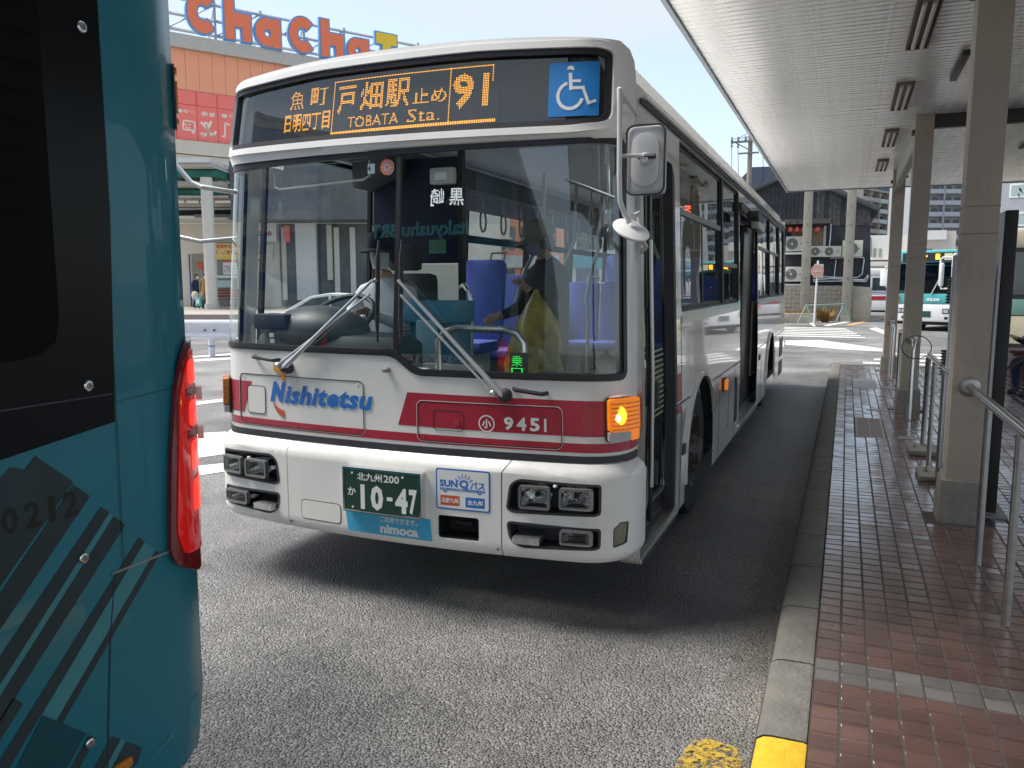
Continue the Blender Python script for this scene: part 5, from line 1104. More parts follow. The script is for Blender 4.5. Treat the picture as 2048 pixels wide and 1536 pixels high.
        for j in range(17):
            a = -1.35 + 2.7 * j / 16; ext = .075 * math.cos(a * .95)
            for q, (rr2, dz) in enumerate(((.100, .026), (.100 + ext, .002), (.100 + ext, -.004), (.099, .018))): bm_.v.append(tuple(hc + M @ Vector((math.sin(a) * rr2 * .98, -math.cos(a) * rr2 * 1.12 + .006, dz))))
        for j in range(16):
            for q in range(4): bm_.face((j * 4 + q, j * 4 + (q + 1) % 4, (j + 1) * 4 + (q + 1) % 4, (j + 1) * 4 + q))
        ob('brim', bm_, hat, parent=c_, smooth=60)
        bd = MB()
        for z, r_ in ((.018, .1015), (.045, .106)):
            for j in range(28): ph = 2 * math.pi * j / 28; bd.v.append(tuple(hc + M @ Vector((math.cos(ph) * r_, math.sin(ph) * r_ * 1.14 + .008, z))))
        for j in range(28): bd.face((j, (j + 1) % 28, 28 + (j + 1) % 28, 28 + j))
        ob('cap_band', bd, hat, parent=c_, smooth=60, fix=False)
    return t
RAD = dict(pelvis=(.15, .12), belly=(.15, .115), chest=(.165, .12), neck=(.055, .055), skull=(.05, .05), shL=.065, shR=.065, elL=.050, elR=.050, wrL=.034, wrR=.034, haL=(.036, .018), haR=(.036, .018), hiL=.10, hiR=.10, knL=.068, knR=.068, anL=.046, anR=.046, toL=.035, toR=.035)
M_COAT = mat('coat_black', (.012, .012, .015), .85, var=.2, vs_=9, bump=.5, bs=12); M_CAP = mat('cap_olive', (.27, .26, .20), .9, var=.10, vs_=25, bump=.5, bs=90); M_MASK = mat('mask_violet', (.30, .28, .42), .8, var=.05); M_HAIRB = mat('hair_black', (.02, .016, .014), .6)
M_JEAN = mat('denim', (.03, .045, .09), .8, var=.15, vs_=15, bump=.4, bs=30); M_SHOE = mat('shoe_dark', (.02, .02, .02), .5)
Js = dict(pelvis=(0, 0, .80), belly=(0, -.01, .95), chest=(0, -.01, 1.16), neck=(0, -.03, 1.34), skull=(0, -.05, 1.40), shL=(.16, 0, 1.24), elL=(.21, -.02, .97), wrL=(.08, -.20, 1.10), haL=(.04, -.245, 1.15), shR=(-.16, -.01, 1.24), elR=(-.24, -.07, .98), wrR=(-.22, -.28, .90), haR=(-.21, -.35, .89), hiL=(.085, 0, .76), knL=(.09, -.03, .42), anL=(.09, .02, .07), toL=(.09, -.14, .03), hiR=(-.085, 0, .76), knR=(-.09, -.05, .42), anR=(-.09, 0, .07), toR=(-.10, -.16, .03))
Z_COAT = dict(zones={'neck-skull': 1, 'skull': 1, 'haL': 1, 'haR': 1, 'f': 1, 'f-f': 1, 'knL': 0, 'knR': 0, 'anL': 2, 'anR': 2, 'toL': 3, 'toR': 3}, mats=[M_COAT, M_SKIN, M_JEAN, M_SHOE])
pw = person('person in black coat, olive cap and violet mask standing inside the white bus', (-2.06, 5.62, .56), R(-38), Js, Z_COAT, dict(belly=(.17, .15), pelvis=(.18, .15), hiL=.13, hiR=.13, knL=.12, knR=.12, chest=(.175, .13), elL=.062, elR=.062), dict(c=(0, -.075, 1.475), yaw=R(-8), pitch=R(14)), mask=M_MASK, hat=M_CAP, hair=dict(m=mat('hair_grey', (.16, .15, .145), .7), back=.05))
# her carrier bag
bgm = MB(); cx, cy = -2.06, 5.40; nn = 22
prof = [(1.67, .012), (1.62, .035), (1.54, .085), (1.44, .135), (1.30, .175), (1.14, .20), (1.02, .205), (.94, .18), (.90, .12), (.89, .005)]
for z, r_ in prof:
    for j in range(nn): t = 2 * math.pi * j / nn; q = 1 + .13 * math.sin(3 * t + z * 9) + .11 * math.sin(8 * t + z * 4) + .04 * math.sin(17 * t); bgm.v.append((cx + math.cos(t) * r_ * q, cy - .02 + math.sin(t) * r_ * .62 * q, z))
for i in range(len(prof) - 1):
    for j in range(nn): bgm.face((i * nn + j, i * nn + (j + 1) % nn, (i + 1) * nn + (j + 1) % nn, (i + 1) * nn + j))
M_BAG = mat('bag_film', (.62, .50, .10), .35, var=.38, vs_=4.5, bump=.8, bs=9, coat=.3)
bgm2 = ob('carrier_bag', bgm, M_BAG, smooth=60); tag(bgm2, 'yellow and green plastic carrier bag held by the passenger inside the bus', 'bag')
Jd = dict(pelvis=(0, .05, .0), belly=(0, .04, .17), chest=(0, .02, .40), neck=(0, -.01, .58), skull=(0, -.02, .64), shL=(.18, 0, .48), elL=(.25, -.12, .25), wrL=(.17, -.40, .34), haL=(.13, -.46, .37), shR=(-.18, 0, .48), elR=(-.25, -.12, .25), wrR=(-.17, -.40, .34), haR=(-.13, -.46, .37), hiL=(.09, 0, -.02), knL=(.13, -.42, .02), anL=(.13, -.50, -.40), toL=(.13, -.64, -.43), hiR=(-.09, 0, -.02), knR=(-.13, -.42, .02), anR=(-.13, -.50, -.40), toR=(-.13, -.64, -.43))
M_SHIRT = mat('shirt_white', (.55, .60, .66), .8, var=.06, bump=.3, bs=20); M_UNI = mat('uniform_navy', (.02, .025, .05), .8)
Z_DRV = dict(zones={'neck-skull': 1, 'skull': 1, 'haL': 1, 'haR': 1, 'f': 1, 'f-f': 1, 'hiL': 2, 'hiR': 2, 'knL': 2, 'knR': 2, 'anL': 2, 'anR': 2, 'toL': 3, 'toR': 3}, mats=[M_SHIRT, M_SKIN, M_UNI, M_SHOE])
person('driver in a white shirt and dark cap seated at the wheel of the white bus', (-2.88, 4.68, 1.17), 0, Jd, Z_DRV, {}, dict(c=(0, -.035, .745)), hat=M_UNI, mask=mat('mask_white', (.6, .62, .64), .8), hair=dict(m=M_HAIRB, back=.03))
# seated person on the far bench, only knees and feet reach into the picture
Jb = dict(Jd); Jb.update(anL=(.16, -.40, -.40), toL=(.16, -.54, -.43), anR=(-.12, -.36, -.40), toR=(-.12, -.50, -.43))
Z_B = dict(zones={'neck-skull': 1, 'skull': 1, 'haL': 1, 'haR': 1, 'f': 1, 'f-f': 1, 'hiL': 2, 'hiR': 2, 'knL': 2, 'knR': 2, 'anL': 2, 'anR': 2, 'toL': 3, 'toR': 3}, mats=[M_COAT, M_SKIN, M_JEAN, M_SHOE])
person('person in dark jeans sitting beside the boards at the right edge, knees showing', (2.70, 13.35, .60), R(-62), Jb, Z_B, dict(knL=.085, knR=.085), dict(c=(0, -.035, .745)), hair=dict(m=M_HAIRB, back=.03))
um = tag(ob('umbrella', MB().tube([(2.0, 12.8, .48), (2.24, 12.9, .62), (2.34, 12.95, .68)], .022, 8, radii=[.010, .026, .02]), M_BLK), 'folded black umbrella held across by the seated person', 'umbrella')
sb = thing('stool_bench', 'plain dark bench under the seated person in jeans', 'bench', (3.0, 13.4, .15)); ob('seat', MB().box(2.48, 3.0, 13.1, 14.2, .50, .55), M_BRN, parent=sb, bevel=.01); ob('leg', MB().box(2.8, 2.85, 13.2, 13.25, .15, .499), M_BRN, parent=sb, smooth=0); inst(sb.children[1], sb).location.y += .8
# ================================================================= the teal bus beside the viewer
TX, TY, TR = -1.85, 1.965, .2
def TS(a, z, o=0):
    ys = TY - TR; Ln = TR * math.pi / 2; lo = 1 - max(0, .42 - z) ** 2 * .9; cz = .10 * max(0, .36 - z) ** 1.5 * 5
    if a <= ys: return (TX + o, a, z)
    if a <= ys + Ln: t = (a - ys) / TR; return (TX - TR + (TR + o) * math.cos(t), ys + (TR + o) * math.sin(t) - cz, z)
    return (TX - TR - (a - ys - Ln), TY + o - cz, z)
M_TEAL = mat('teal_paint', (.0, .165, .225), .34, var=.04, vs_=2, coat=.35, spec=.35); M_TDK = mat('teal_dark_band', (.034, .056, .064), .5, var=.15, vs_=3, spec=.25); M_TLT = mat('teal_pale_band', (.06, .24, .28), .45, var=.04, spec=.3); M_TMD = mat('teal_mid_band', (.010, .075, .10), .5, spec=.25)
M_BGL = mat('black_glass', (.003, .0035, .0045), .25, var=.0, spec=.15); M_TRED = mat('tail_red', (.55, .008, .006), .12, var=.1, vs_=15, coat=1, emit=(1, .015, .01), es=.07); M_TRED2 = mat('tail_red_dark', (.20, .005, .008), .12, var=.05, coat=1); M_TRL = mat('tail_lit', (.9, .02, .01), .2, var=.35, vs_=14, emit=(1, .035, .02), es=.36)
tb = thing('articulated_bus', 'dark teal bus close on the left with a red tail light and black side glass', 'bus', (-3.1, -3, 0))
def TP(name, outl, m, off=0, th=0, step=0, holes=(), par=None, fn=TS, **k): return ob(name, wrapm(outl, fn, off, th, step, holes), m, parent=par or tb, **k)
ys = TY - TR; LE = TR * math.pi / 2
body_o = [(-8, .22), (1.30, .20), (ys + LE + 2.1, .20), (ys + LE + 2.1, 3.02), (-8, 3.02)]
TP('body', body_o, M_TEAL, 0, 0, (.12, .2), smooth=40)
tbx = MB(); tbx.box(-4.35, TX - .0015, -8, TY - TR, .32, .36); tbx.box(-4.352, -4.348, -8, TY - .1, .3, 3.02); tbx.box(-4.35, TX - .002, -8.0, -7.99, .3, 3.02); ob('body_shell', tbx, M_TEAL, parent=tb, smooth=0)
ob('roof', MB().box(-4.3, TX - .05, -8, TY - .05, 3.0, 3.12), M_TEAL, parent=tb, bevel=.05)
TP('side_glass', [(-6, 1.25), (1.248, 1.285), (1.574, 1.326), (1.60, 1.9), (1.60, 2.95), (-6, 2.95)], M_BGL, .002, .003, 0)
inner = [(-2, 1.50), (1.27, 1.515), (1.36, 1.525), (1.41, 1.555), (1.425, 1.62), (1.425, 2.85), (-2, 2.85)]
TP('engine_grille', inner, mat('grille_black', (.003, .0032, .0035), .6, var=0, spec=.1), .0052, .002, 0)
for q in range(18): TP('louvre', [(-1.9, 1.60 + q * .07), (1.40, 1.60 + q * .07), (1.40, 1.607 + q * .07), (-1.9, 1.607 + q * .07)], MC['grille_black'], .0073, .003, 0)
for z in (1.397,): TP('glass_crease', [(-2, z - .01), (1.57, z + .005), (1.57, z + .009), (-2, z - .006)], M_TRIM, .0052, .001, 0)
def lock(a, z):
    p = Vector(TS(a, z, .004)); l_ = ob('lock', MB().lathe(p, (1, 0, 0), [(0, .0145), (.004, .0145), (.006, .012), (.0065, .0105)], 20), M_CHR, parent=tb)
    ob('lock_core', MB().lathe(p + Vector((.0066, 0, 0)), (1, 0, 0), [(0, .0095), (.002, .009), (.0022, .004)], 16), M_STEEL_D, parent=l_); ob('key_slot', MB().box(p.x + .009, p.x + .0095, p.y - .001, p.y + .001, p.z - .005, p.z + .005), M_BLK, parent=l_, smooth=0)
for a, z in ((1.547, 2.357), (1.497, 1.435), (1.449, .977), (1.429, .46)): lock(a, z)
def band(pts, m, o=.001): TP('diagonal_band', pts, m, o, .0006, 0)
band([(1.337, 1.277), (1.437, 1.187), (1.02, .78), (.95, .90)], M_TDK); band([(1.437, 1.180), (1.484, 1.137), (1.10, .762), (1.05, .79)], M_TDK)
band([(1.27, 1.262), (1.305, 1.250), (.9, .85), (.9, .95)], M_TDK)
band([(1.515, 1.1), (1.541, 1.078), (1.10, .635), (1.07, .675)], M_TDK); band([(1.541, 1.077), (1.553, 1.064), (1.11, .620), (1.10, .634)], M_TLT); band([(1.553, 1.063), (1.590, 1.028), (1.10, .555), (1.11, .619)], M_TDK)
band([(1.633, .978), (1.652, .960), (1.19, .500), (1.17, .535)], M_TDK); band([(1.652, .959), (1.690, .923), (1.339, .572), (1.301, .608)], M_TLT); band([(1.690, .922), (1.705, .905), (1.355, .555), (1.339, .571)], M_TDK)
band([(1.305, .606), (1.422, .492), (1.33, .40), (1.22, .50)], M_TMD, .0018); band([(1.233, .690), (1.256, .662), (1.15, .56), (1.13, .59)], M_TDK); band([(1.43, .482), (1.452, .462), (1.38, .39), (1.355, .405)], M_TDK)
band([(1.50, .44), (1.53, .415), (1.44, .33), (1.42, .36)], M_TDK); band([(1.53, .415), (1.545, .40), (1.46, .315), (1.445, .33)], M_TLT); band([(1.545, .40), (1.60, .35), (1.58, .31), (1.47, .315)], M_TDK)
band([(1.845, .40), (1.845, .29), (1.60, .29), (1.70, .325)], M_TLT)
for ch, a in (('0', 1.238), ('2', 1.298), ('1', 1.362), ('2', 1.404)):
    n_ = MB(); txtfit(n_, ch, a, a + (.018 if ch == '1' else .042), 1.098, 1.165, TS, .0028, .02); ob('number_lettering', n_, mat('number_black', (.002, .003, .004), .6, var=0), parent=tb, smooth=0, fix=False)
TP('panel_seam', seg((1.538, .903), (1.735, .903), .006), M_STEEL_D, .002, .002, 0); TP('panel_seam', seg((1.545, .895), (1.52, .75), .003), M_TDK, .002, .001, 0); TP('panel_seam', seg((1.52, .75), (1.475, .30), .003), M_TDK, .002, .001, 0)
TP('panel_seam', seg((1.582, 1.38), (1.86, 1.40), .0015), M_TDK, .001, .0008, .05); TP('panel_seam', seg((1.575, .91), (1.60, 2.9), .002), M_TDK, .0035, .0008, .05)
tl = rpoly([(1.875, 1.527), (1.82, 1.475), (1.785, 1.39), (1.758, 1.20), (1.745, 1.05), (1.735, .90), (1.762, .850), (1.86, .80), (1.96, .80), (1.99, .86), (1.99, 1.50), (1.95, 1.54)], .02)
t1 = TP('tail_light', tl, M_TRED2, .001, .014, .03, smooth=50)
TP('lens', inset(rpoly([(1.880, 1.505), (1.832, 1.455), (1.800, 1.38), (1.782, 1.20), (1.768, 1.05), (1.762, .95), (1.785, .88), (1.97, .86), (1.97, 1.50)], .02), .0), M_TRED, .0152, .004, .03, par=t1, smooth=50)
for z0, z1 in ((1.40, 1.47), (1.27, 1.345), (1.13, 1.22), (1.0, 1.10)): TP('lit_section', rpoly([(1.835, z0), (1.965, z0), (1.965, z1), (1.84, z1)], .015), M_TRL, .0194, .002, .03, par=t1, smooth=50)
for z in (1.375, 1.245): TP('chamber_divider', rpoly([(1.82, z - .014), (1.97, z - .014), (1.97, z + .014), (1.825, z + .012)], .005), M_TRED2, .0196, .003, .03, par=t1)
for z in (1.36, 1.235): TP('clear_reflector', rr(1.90, 1.93, z - .02, z + .022, .008), mat('lens_pinkish', (.75, .55, .50), .2, coat=1), .0228, .018, 0, par=t1, bevel=.003)
mk = TP('side_marker', rr(1.905, 1.95, 2.17, 2.36, .008), M_TRIM, .001, .006, .02)
for z0, z1 in ((2.185, 2.20), (2.215, 2.31), (2.33, 2.35)): TP('marker_lens', rr(1.91, 1.945, z0, z1, .003), M_AMBO, .0072, .006, .02, par=mk)
TP('side_reflector', rr(1.50, 1.555, .325, .352, .006), M_AMBO, .004, .010, 0)
# rear face: what the windscreen of the white bus mirrors
RB = lambda t, z, d=0: (TX - TR - t, TY + d, z)
rb = ob('rear_window', wrapm(rr(.15, 1.95, 1.85, 2.85, .08), RB, .001, .004, 0), M_BGL, parent=tb)
t_ = MB(); txtfit(t_, '黒 崎', .28, .66, 2.44, 2.56, RB, .007, .01); ob('route_lettering', t_, mat('led_white', (.8, .85, .9), .5, var=0, emit=(.9, .95, 1), es=2.2), parent=rb, smooth=0, fix=False)
t_ = MB(); txtfit(t_, 'Kitakyushu BRT', .10, 1.35, 2.22, 2.35, RB, .007, .03); ob('rear_lettering', t_, mat('letter_cyan', (.10, .70, .80), .4, var=0), parent=rb, smooth=0, fix=False)
bw = ob('warning_band', wrapm(rr(.1, 2.0, .95, 1.30, .02), RB, .001, .002, 0), M_DOTW, parent=tb)
t_ = MB(); txtfit(t_, '追い越し注意  全長18m', .2, 1.9, 1.14, 1.26, RB, .0035, .01); txtfit(t_, '全幅2.55m', .2, .9, .99, 1.10, RB, .0035, .01); ob('warning_lettering', t_, M_BLK, parent=bw, smooth=0, fix=False)
t2 = ob('tail_light', wrapm(rr(1.98, 2.08, .85, 1.5, .03), RB, .001, .015, 0), M_TRED, parent=tb)
wt = MB().lathe((TX + .0 - .06, -1.2, .48), (1, 0, 0), [(-.28, .3), (-.26, .46), (0, .46), (.005, .3), (-.05, .28), (-.06, .05)], 28); ob('wheel', wt, M_TYRE, parent=tb)
for yy in (-1.2,): TP('arch_trim', [(yy - .62 * math.cos(R(t)), .45 + .58 * math.sin(R(t))) for t in range(0, 181, 12)] + [(yy + .52, .31), (yy - .52, .31)], M_BLK, .001, .001, 0)

# ================================================================= far buses
def far_bus(lab, loc, rz, low, belt, upper, route='91', ln=10.5, rear=False, grp=None, letter=None):
    t = thing('bus', lab, 'bus', loc, grp); t.rotation_euler = (0, 0, rz); ORG[t.name] = Vector()
    def Q(n, mb, m, par=None, **k): o = ob(n, mb, m, parent=par or t, **k); return o
    wd = 1.245
    Q('lower_body', MB().box(-wd, wd, 0, ln, .35, 1.0), low, bevel=.06); Q('belt', MB().box(-wd + .004, wd - .004, .01, ln - .01, 1.003, 1.38), belt, bevel=.05)
    u = MB(); u.box(-wd + .05, wd - .05, .03, ln - .03, 2.52, 2.98); Q('upper_body', u, upper, bevel=.10)
    Q('pillar_frame', MB().box(-wd + .03, -wd + .06, .12, ln - .1, 1.383, 2.518).box(wd - .06, wd - .03, .12, ln - .1, 1.383, 2.518).box(-wd + .08, wd - .08, ln - .12, ln - .06, 1.383, 2.518), M_RUB, smooth=0)
    Q('windscreen', MB().box(-wd + .08, wd - .08, .04, .07, 1.385, 2.45), glass('far_glass', (.55, .62, .64), 1.5, boost=.0), bevel=.0)
    Q('corner_post', MB().box(-wd + .02, -wd + .08, .02, .12, 1.383, 2.518).box(wd - .08, wd - .02, .02, .12, 1.383, 2.518), upper, smooth=0)
    for g in (-1, 1):
        for k in range(6):
            a = .9 + k * (ln - 1.4) / 6; Q('window', MB().box(g * (wd - .028), g * (wd - .020), a, a + (ln - 1.4) / 6 - .12, 1.48, 2.44), M_BGW, smooth=0)
    for y in (2.6, ln - 2.8):
        for g in (-1, 1):
            w_ = Q('wheel', MB().lathe((g * (wd - .02), y, .47), (g, 0, 0), [(-.25, .3), (-.22, .47), (.0, .47), (.02, .30), (-.02, .28), (-.02, .05)], 20), M_TYRE); Q('wheel_arch', MB().lathe((g * (wd + .001), y, .47), (g, 0, 0), [(-.02, .58), (.004, .58)], 24), M_BLK, smooth=0)
    Q('underbody', MB().box(-wd + .1, wd - .1, .4, ln - .3, .22, .349), M_BLK, smooth=0)
    if not rear:
        d = Q('display_box', MB().box(-.9, .95, -.008, .028, 2.56, 2.88), M_BLK, smooth=0); l_ = MB(); fx = lambda a, b, o: (a, -.012, b)
        txtfit(l_, route, -.55, .42, 2.62, 2.83, fx, 0, .01); Q('led_lettering', l_, M_LED, d, smooth=0, fix=False); Q('sign_plate', MB().box(.58, .85, -.02, -.009, 2.60, 2.84), mat('plate_cream', (.6, .6, .4), .5), d, smooth=0)
        for g in (-1, 1):
            Q('headlight', MB().box(g * .62, g * 1.05, -.012, .001, .66, .84), M_TRIM, smooth=0); Q('lamp', MB().box(g * .66, g * .82, -.02, -.013, .69, .81), M_CHR2, smooth=0); Q('lamp', MB().box(g * .86, g * 1.01, -.02, -.013, .69, .81), M_CHR2, smooth=0)
            Q('fog_light', MB().box(g * .70, g * .82, -.01, .001, .45, .55), M_BLK, smooth=0); Q('turn_signal', MB().box(g * .92, g * 1.12, -.02, .012, 1.06, 1.28), M_AMBO, bevel=.01)
            m_ = Q('wing_mirror', MB().box(g * 1.22, g * 1.56, -.36, -.26, 1.66, 2.28), M_FW, bevel=.05); Q('mirror_arm', MB().tube([(g * 1.18, .02, 2.4), (g * 1.2, -.3, 2.42), (g * 1.37, -.34, 2.38), (g * 1.37, -.34, 2.12)], .03, 6).tube([(g * 1.18, .02, 1.62), (g * 1.3, -.3, 1.60), (g * 1.37, -.32, 1.7)], .028, 6), M_FW, m_)
        Q('wiper', MB().tube([(-.75, -.01, 1.36), (-.45, -.02, 1.95)], .02, 6), M_MIR); Q('wiper', MB().tube([(.2, -.01, 1.36), (.45, -.02, 1.9)], .02, 6), M_MIR); Q('number_plate', MB().box(-.22, .22, -.015, .001, .52, .74), M_GREEN, smooth=0)
        l_ = MB(); txtfit(l_, '0220', .05, .5, 1.12, 1.22, fx, 0, .03); Q('fleet_number', l_, M_W, smooth=0, fix=False)
        Q('steering_wheel', MB().tube([(-.35 + .22 * math.cos(k * math.pi / 8), .5 + .1 * math.sin(k * math.pi / 8), 1.5 + .17 * math.sin(k * math.pi / 8)) for k in range(16)], .02, 6, closed=True), M_RUB)
    else:
        Q('rear_window', MB().box(-.95, .95, -.008, .02, 1.60, 2.40), M_BGW, smooth=0); Q('rear_cover', MB().box(-wd + .05, wd - .05, .004, .03, 1.383, 2.518), upper, smooth=0); Q('red_stripe', MB().box(-1.1, 1.1, -.006, .002, 1.02, 1.25), M_RED, smooth=0)
        for g in (-1, 1): Q('tail_light', MB().box(g * .95, g * 1.15, -.02, .001, .75, .95), M_TRED, smooth=0)
        l_ = MB(); txtfit(l_, 'Nishitetsu', -.95, .1, 1.43, 1.53, lambda a, b, o: (a, -.003, b), 0, .03); Q('logo_lettering', l_, M_BLUE, smooth=0, fix=False)
    return t
M_BGW = mat('far_window', (.05, .075, .085), .08, var=.25, vs_=1.5, coat=.5); M_FT = mat('far_teal', (.07, .36, .38), .35, coat=.4); M_FW = mat('far_white', (.68, .69, .70), .35, coat=.4); M_FB = mat('far_beige', (.48, .43, .31), .4); M_FG = mat('far_sage', (.13, .26, .22), .4)
p = dep(1846, 668, 29.6); far_bus('white and aqua bus with an amber 91 display turning at the far crossing', (p.x, p.y, 0), R(-26), M_FW, M_FT, M_FT)
p = dep(1775, 617, 50); far_bus('white bus with a red rear stripe parked beyond the block wall', (p.x, p.y, -.25), R(-4), M_FW, M_FW, M_FW, rear=True)
far_bus('beige and green bus at the right edge beyond the boards', (2.6, 22.6, 0), R(-90), M_FB, M_FG, M_FB)
dv = thing('person', 'driver in a light blue shirt at the wheel of the aqua bus', 'person', (0, 0, 0)); 
bpy.data.objects.remove(dv)
# ================================================================= street end: black house, wall, poles
HW_ = Wall(onY(1600, 640, 42), (1, 0.02)); hf = HW_.fn
def hp(*pts): return [HW_.at(*p) for p in pts]
M_CLAD = mat('charred_board', (.045, .047, .055), .75, var=.30, vs_=3, bump=.4, bs=8, dirt=.3); M_CLAD2 = mat('weathered_board', (.11, .105, .10), .85, var=.35, vs_=4, bump=.5, bs=10); M_TILER = mat('roof_tile_grey', (.10, .10, .11), .6, var=.15)
hs_ = thing('black_house', 'two storey black clad gabled house behind the block wall with air conditioners', 'house', hf(0, 0))
P_ = hp((1430, 417), (1587, 350), (1741, 417), (1741, 640), (1430, 640))
ob('wall', MB().prism(P_, hf, -7, 0), M_CLAD, parent=hs_, smooth=0)
# vertical boards on the upper gable
t0, t1 = P_[0][0], P_[2][0]; ap = P_[1]; ev = P_[0][1]; k = 0; t = t0 + .02
zl = HW_.at(1600, 455)[1]; zl2 = HW_.at(1600, 448)[1]
while t < t1 - .12:
    w_ = .19 + rnd.uniform(-.02, .02); tm = t + w_ / 2; zt = ev + (ap[1] - ev) * (1 - abs(tm - ap[0]) / (ap[0] - t0)) - .12
    lo_ = zl + (.0 if tm < HW_.at(1660, 400)[0] else .05)
    ob('board', HW_.box(MB(), t, t + w_ - .018, lo_, zt, .004, .022 + rnd.uniform(0, .012)), M_CLAD if rnd.random() < (.85 if tm < HW_.at(1650, 0)[0] else .25) else M_CLAD2, parent=hs_, smooth=0); t += w_
for a, b in ((P_[0], P_[1]), (P_[1], P_[2])):
    d = Vector((b[0] - a[0], b[1] - a[1])).normalized(); n2 = Vector((-d.y, d.x)); a_ = Vector(a) - d * .4; b_ = Vector(b) + d * (.4 if b is P_[2] else 0)
    r_ = ob('roof', MB().prism([tuple(a_), tuple(b_), tuple(b_ + n2 * .12), tuple(a_ + n2 * .12)], hf, -7.2, .35), M_TILER, parent=hs_, smooth=0)
    rt = MB(); nn = 34
    for q in range(nn): c = a_.lerp(b_, q / nn) + n2 * .15; rt.tube([hf(c.x, c.y, .38), hf(c.x, c.y, -1)], .09, 6)
    ob('roof_tiles', rt, M_TILER, parent=r_)
z_ = HW_.at(1600, 446)[1]; ob('eave_board', HW_.box(MB(), HW_.at(1560, 0)[0], HW_.at(1662, 450)[0], z_ - .1, z_ + .12, .0, .9), M_CLAD2, parent=hs_, smooth=0)
A_, B_ = HW_.at(1583, 457), HW_.at(1650, 493); ob('window', HW_.box(MB(), A_[0], B_[0], B_[1], A_[1], .002, .03), mat('paper_brown', (.26, .19, .12), .7, var=.15), parent=hs_, smooth=0)
A_, B_ = HW_.at(1648, 452), HW_.at(1651, 493); ob('window_frame', HW_.box(MB(), A_[0], B_[0], B_[1], A_[1], .03, .09), M_CREAM, parent=hs_, smooth=0)
t = HW_.at(1628, 0)[0]; zz0 = HW_.at(1600, 596)[1]; zz1 = HW_.at(1600, 513)[1]
while t < t1 - .1: ob('board', HW_.box(MB(), t, t + .22, zz0, zz1, .004, .02 + rnd.uniform(0, .015)), M_CLAD, parent=hs_, smooth=0); t += .235
# lanterns
M_LAN = mat('lantern_red', (.62, .07, .05), .6, var=.05); M_LANW = mat('lantern_white', (.66, .62, .58), .6)
for i, (px, lab) in enumerate(((1582, 'leftmost red paper lantern, next to the bus tail'), (1595, 'second red paper lantern from the bus tail'), (1607, 'red paper lantern just left of the first grey pole'), (1635, 'red paper lantern right of the first grey pole'))):
    c = HW_.at(px, 460); q = Vector(hf(c[0], c[1], .5)); l_ = thing('lantern', lab, 'lantern', q, 'red paper lanterns under the eave')
    ob('shade', MB().lathe(q - Vector((0, 0, .14)), (0, 0, 1), [(0, .06), (.02, .09), (.08, .125), (.14, .135), (.20, .125), (.26, .09), (.28, .06)], 16), M_LAN, parent=l_, smooth=60)
    ob('rim', MB().lathe(q + Vector((0, 0, .141)), (0, 0, 1), [(0, .065), (.03, .06)], 12).lathe(q - Vector((0, 0, .171)), (0, 0, 1), [(0, .06), (.03, .065)], 12), M_BLK, parent=l_)
    mb = MB(); txtfit(mb, '祭', -.05, .05, -.07, .07, lambda a, b, o: (q.x + a + .02, q.y - .139, q.z + b), 0, .03); ob('lettering', mb, M_LANW, parent=l_, smooth=0, fix=False)
    ob('hook', MB().tube([q + Vector((0, 0, .17)), q + Vector((0, 0, .32))], .008, 5), M_BLK, parent=l_)
ob_l = None
# air conditioners
M_AC = mat('ac_cream', (.60, .58, .50), .5, var=.05, dirt=.2); M_ACG = mat('ac_grille', (.20, .20, .19), .5)
def ac(x0, x1, y0_, y1_, lab, d=.1, fan=.32):
    a, b = HW_.at(x0, y0_), HW_.at(x1, y1_); t0, t1, z1, z0 = a[0], b[0], a[1], b[1]; o_ = hf((t0 + t1) / 2, z0, .3 + d)
    u = thing('air_conditioner', lab, 'air conditioner', o_, 'air conditioner units on the black house')
    ob('casing', HW_.box(MB(), t0, t1, z0, z1, d, d + .35), M_AC, parent=u, bevel=.02)
    r_ = (z1 - z0) * .38; cx_ = t0 + (t1 - t0) * fan; cz_ = (z0 + z1) / 2; c = Vector(hf(cx_, cz_, d + .352))
    ob('fan_guard', MB().lathe(c, HW_.n, [(0, r_), (.012, r_), (.014, r_ * .9), (.008, r_ * .3), (.02, r_ * .2)], 24), M_ACG, parent=u)
    fb_ = MB()
    for q in range(4): rq = r_ * (.35 + .17 * q); fb_.tube([c + HW_.n * .02 + (HW_.e * math.cos(k * math.pi / 10) + Vector((0, 0, 1)) * math.sin(k * math.pi / 10)) * rq for k in range(20)], .006, 4, closed=True)
    ob('guard_ring', fb_, M_STEEL_D, parent=u)
    ob('hub', MB().lathe(c + HW_.n * .02, HW_.n, [(0, r_ * .22), (.02, r_ * .22)], 10), M_AC, parent=u)
    ob('nameplate', HW_.box(MB(), t1 - (t1 - t0) * .25, t1 - (t1 - t0) * .15, (z0 + z1) / 2 - .03, (z0 + z1) / 2 + .03, d + .352, d + .357), M_ACG, parent=u, smooth=0)
    return u
ac(1573, 1611, 474, 503, 'upper cream air conditioner beside the bus tail under the lanterns'); ac(1572, 1607, 534, 563, 'lower cream air conditioner on the white rack above the block wall')
ac(1618, 1647, 493, 514, 'white air conditioner unit just right of the first grey pole', fan=.45); ac(1647, 1682, 493, 514, 'white air conditioner unit between the two grey poles'); ac(1685, 1724, 482, 514, 'large cream air conditioner behind the second grey pole', fan=.45)
rk = MB()
for y_ in (506, 568): a = HW_.at(1571, y_); b = HW_.at(1612, y_ + 3); HW_.box(rk, a[0], b[0], b[1], a[1], .0, .6)
a = HW_.at(1610, 506); b = HW_.at(1612, 572); HW_.box(rk, a[0], b[0], b[1], a[1], .52, .6)
tag(ob('wall_rack', rk, M_FW, smooth=0), 'white metal rack carrying the two cream air conditioners', 'rack')
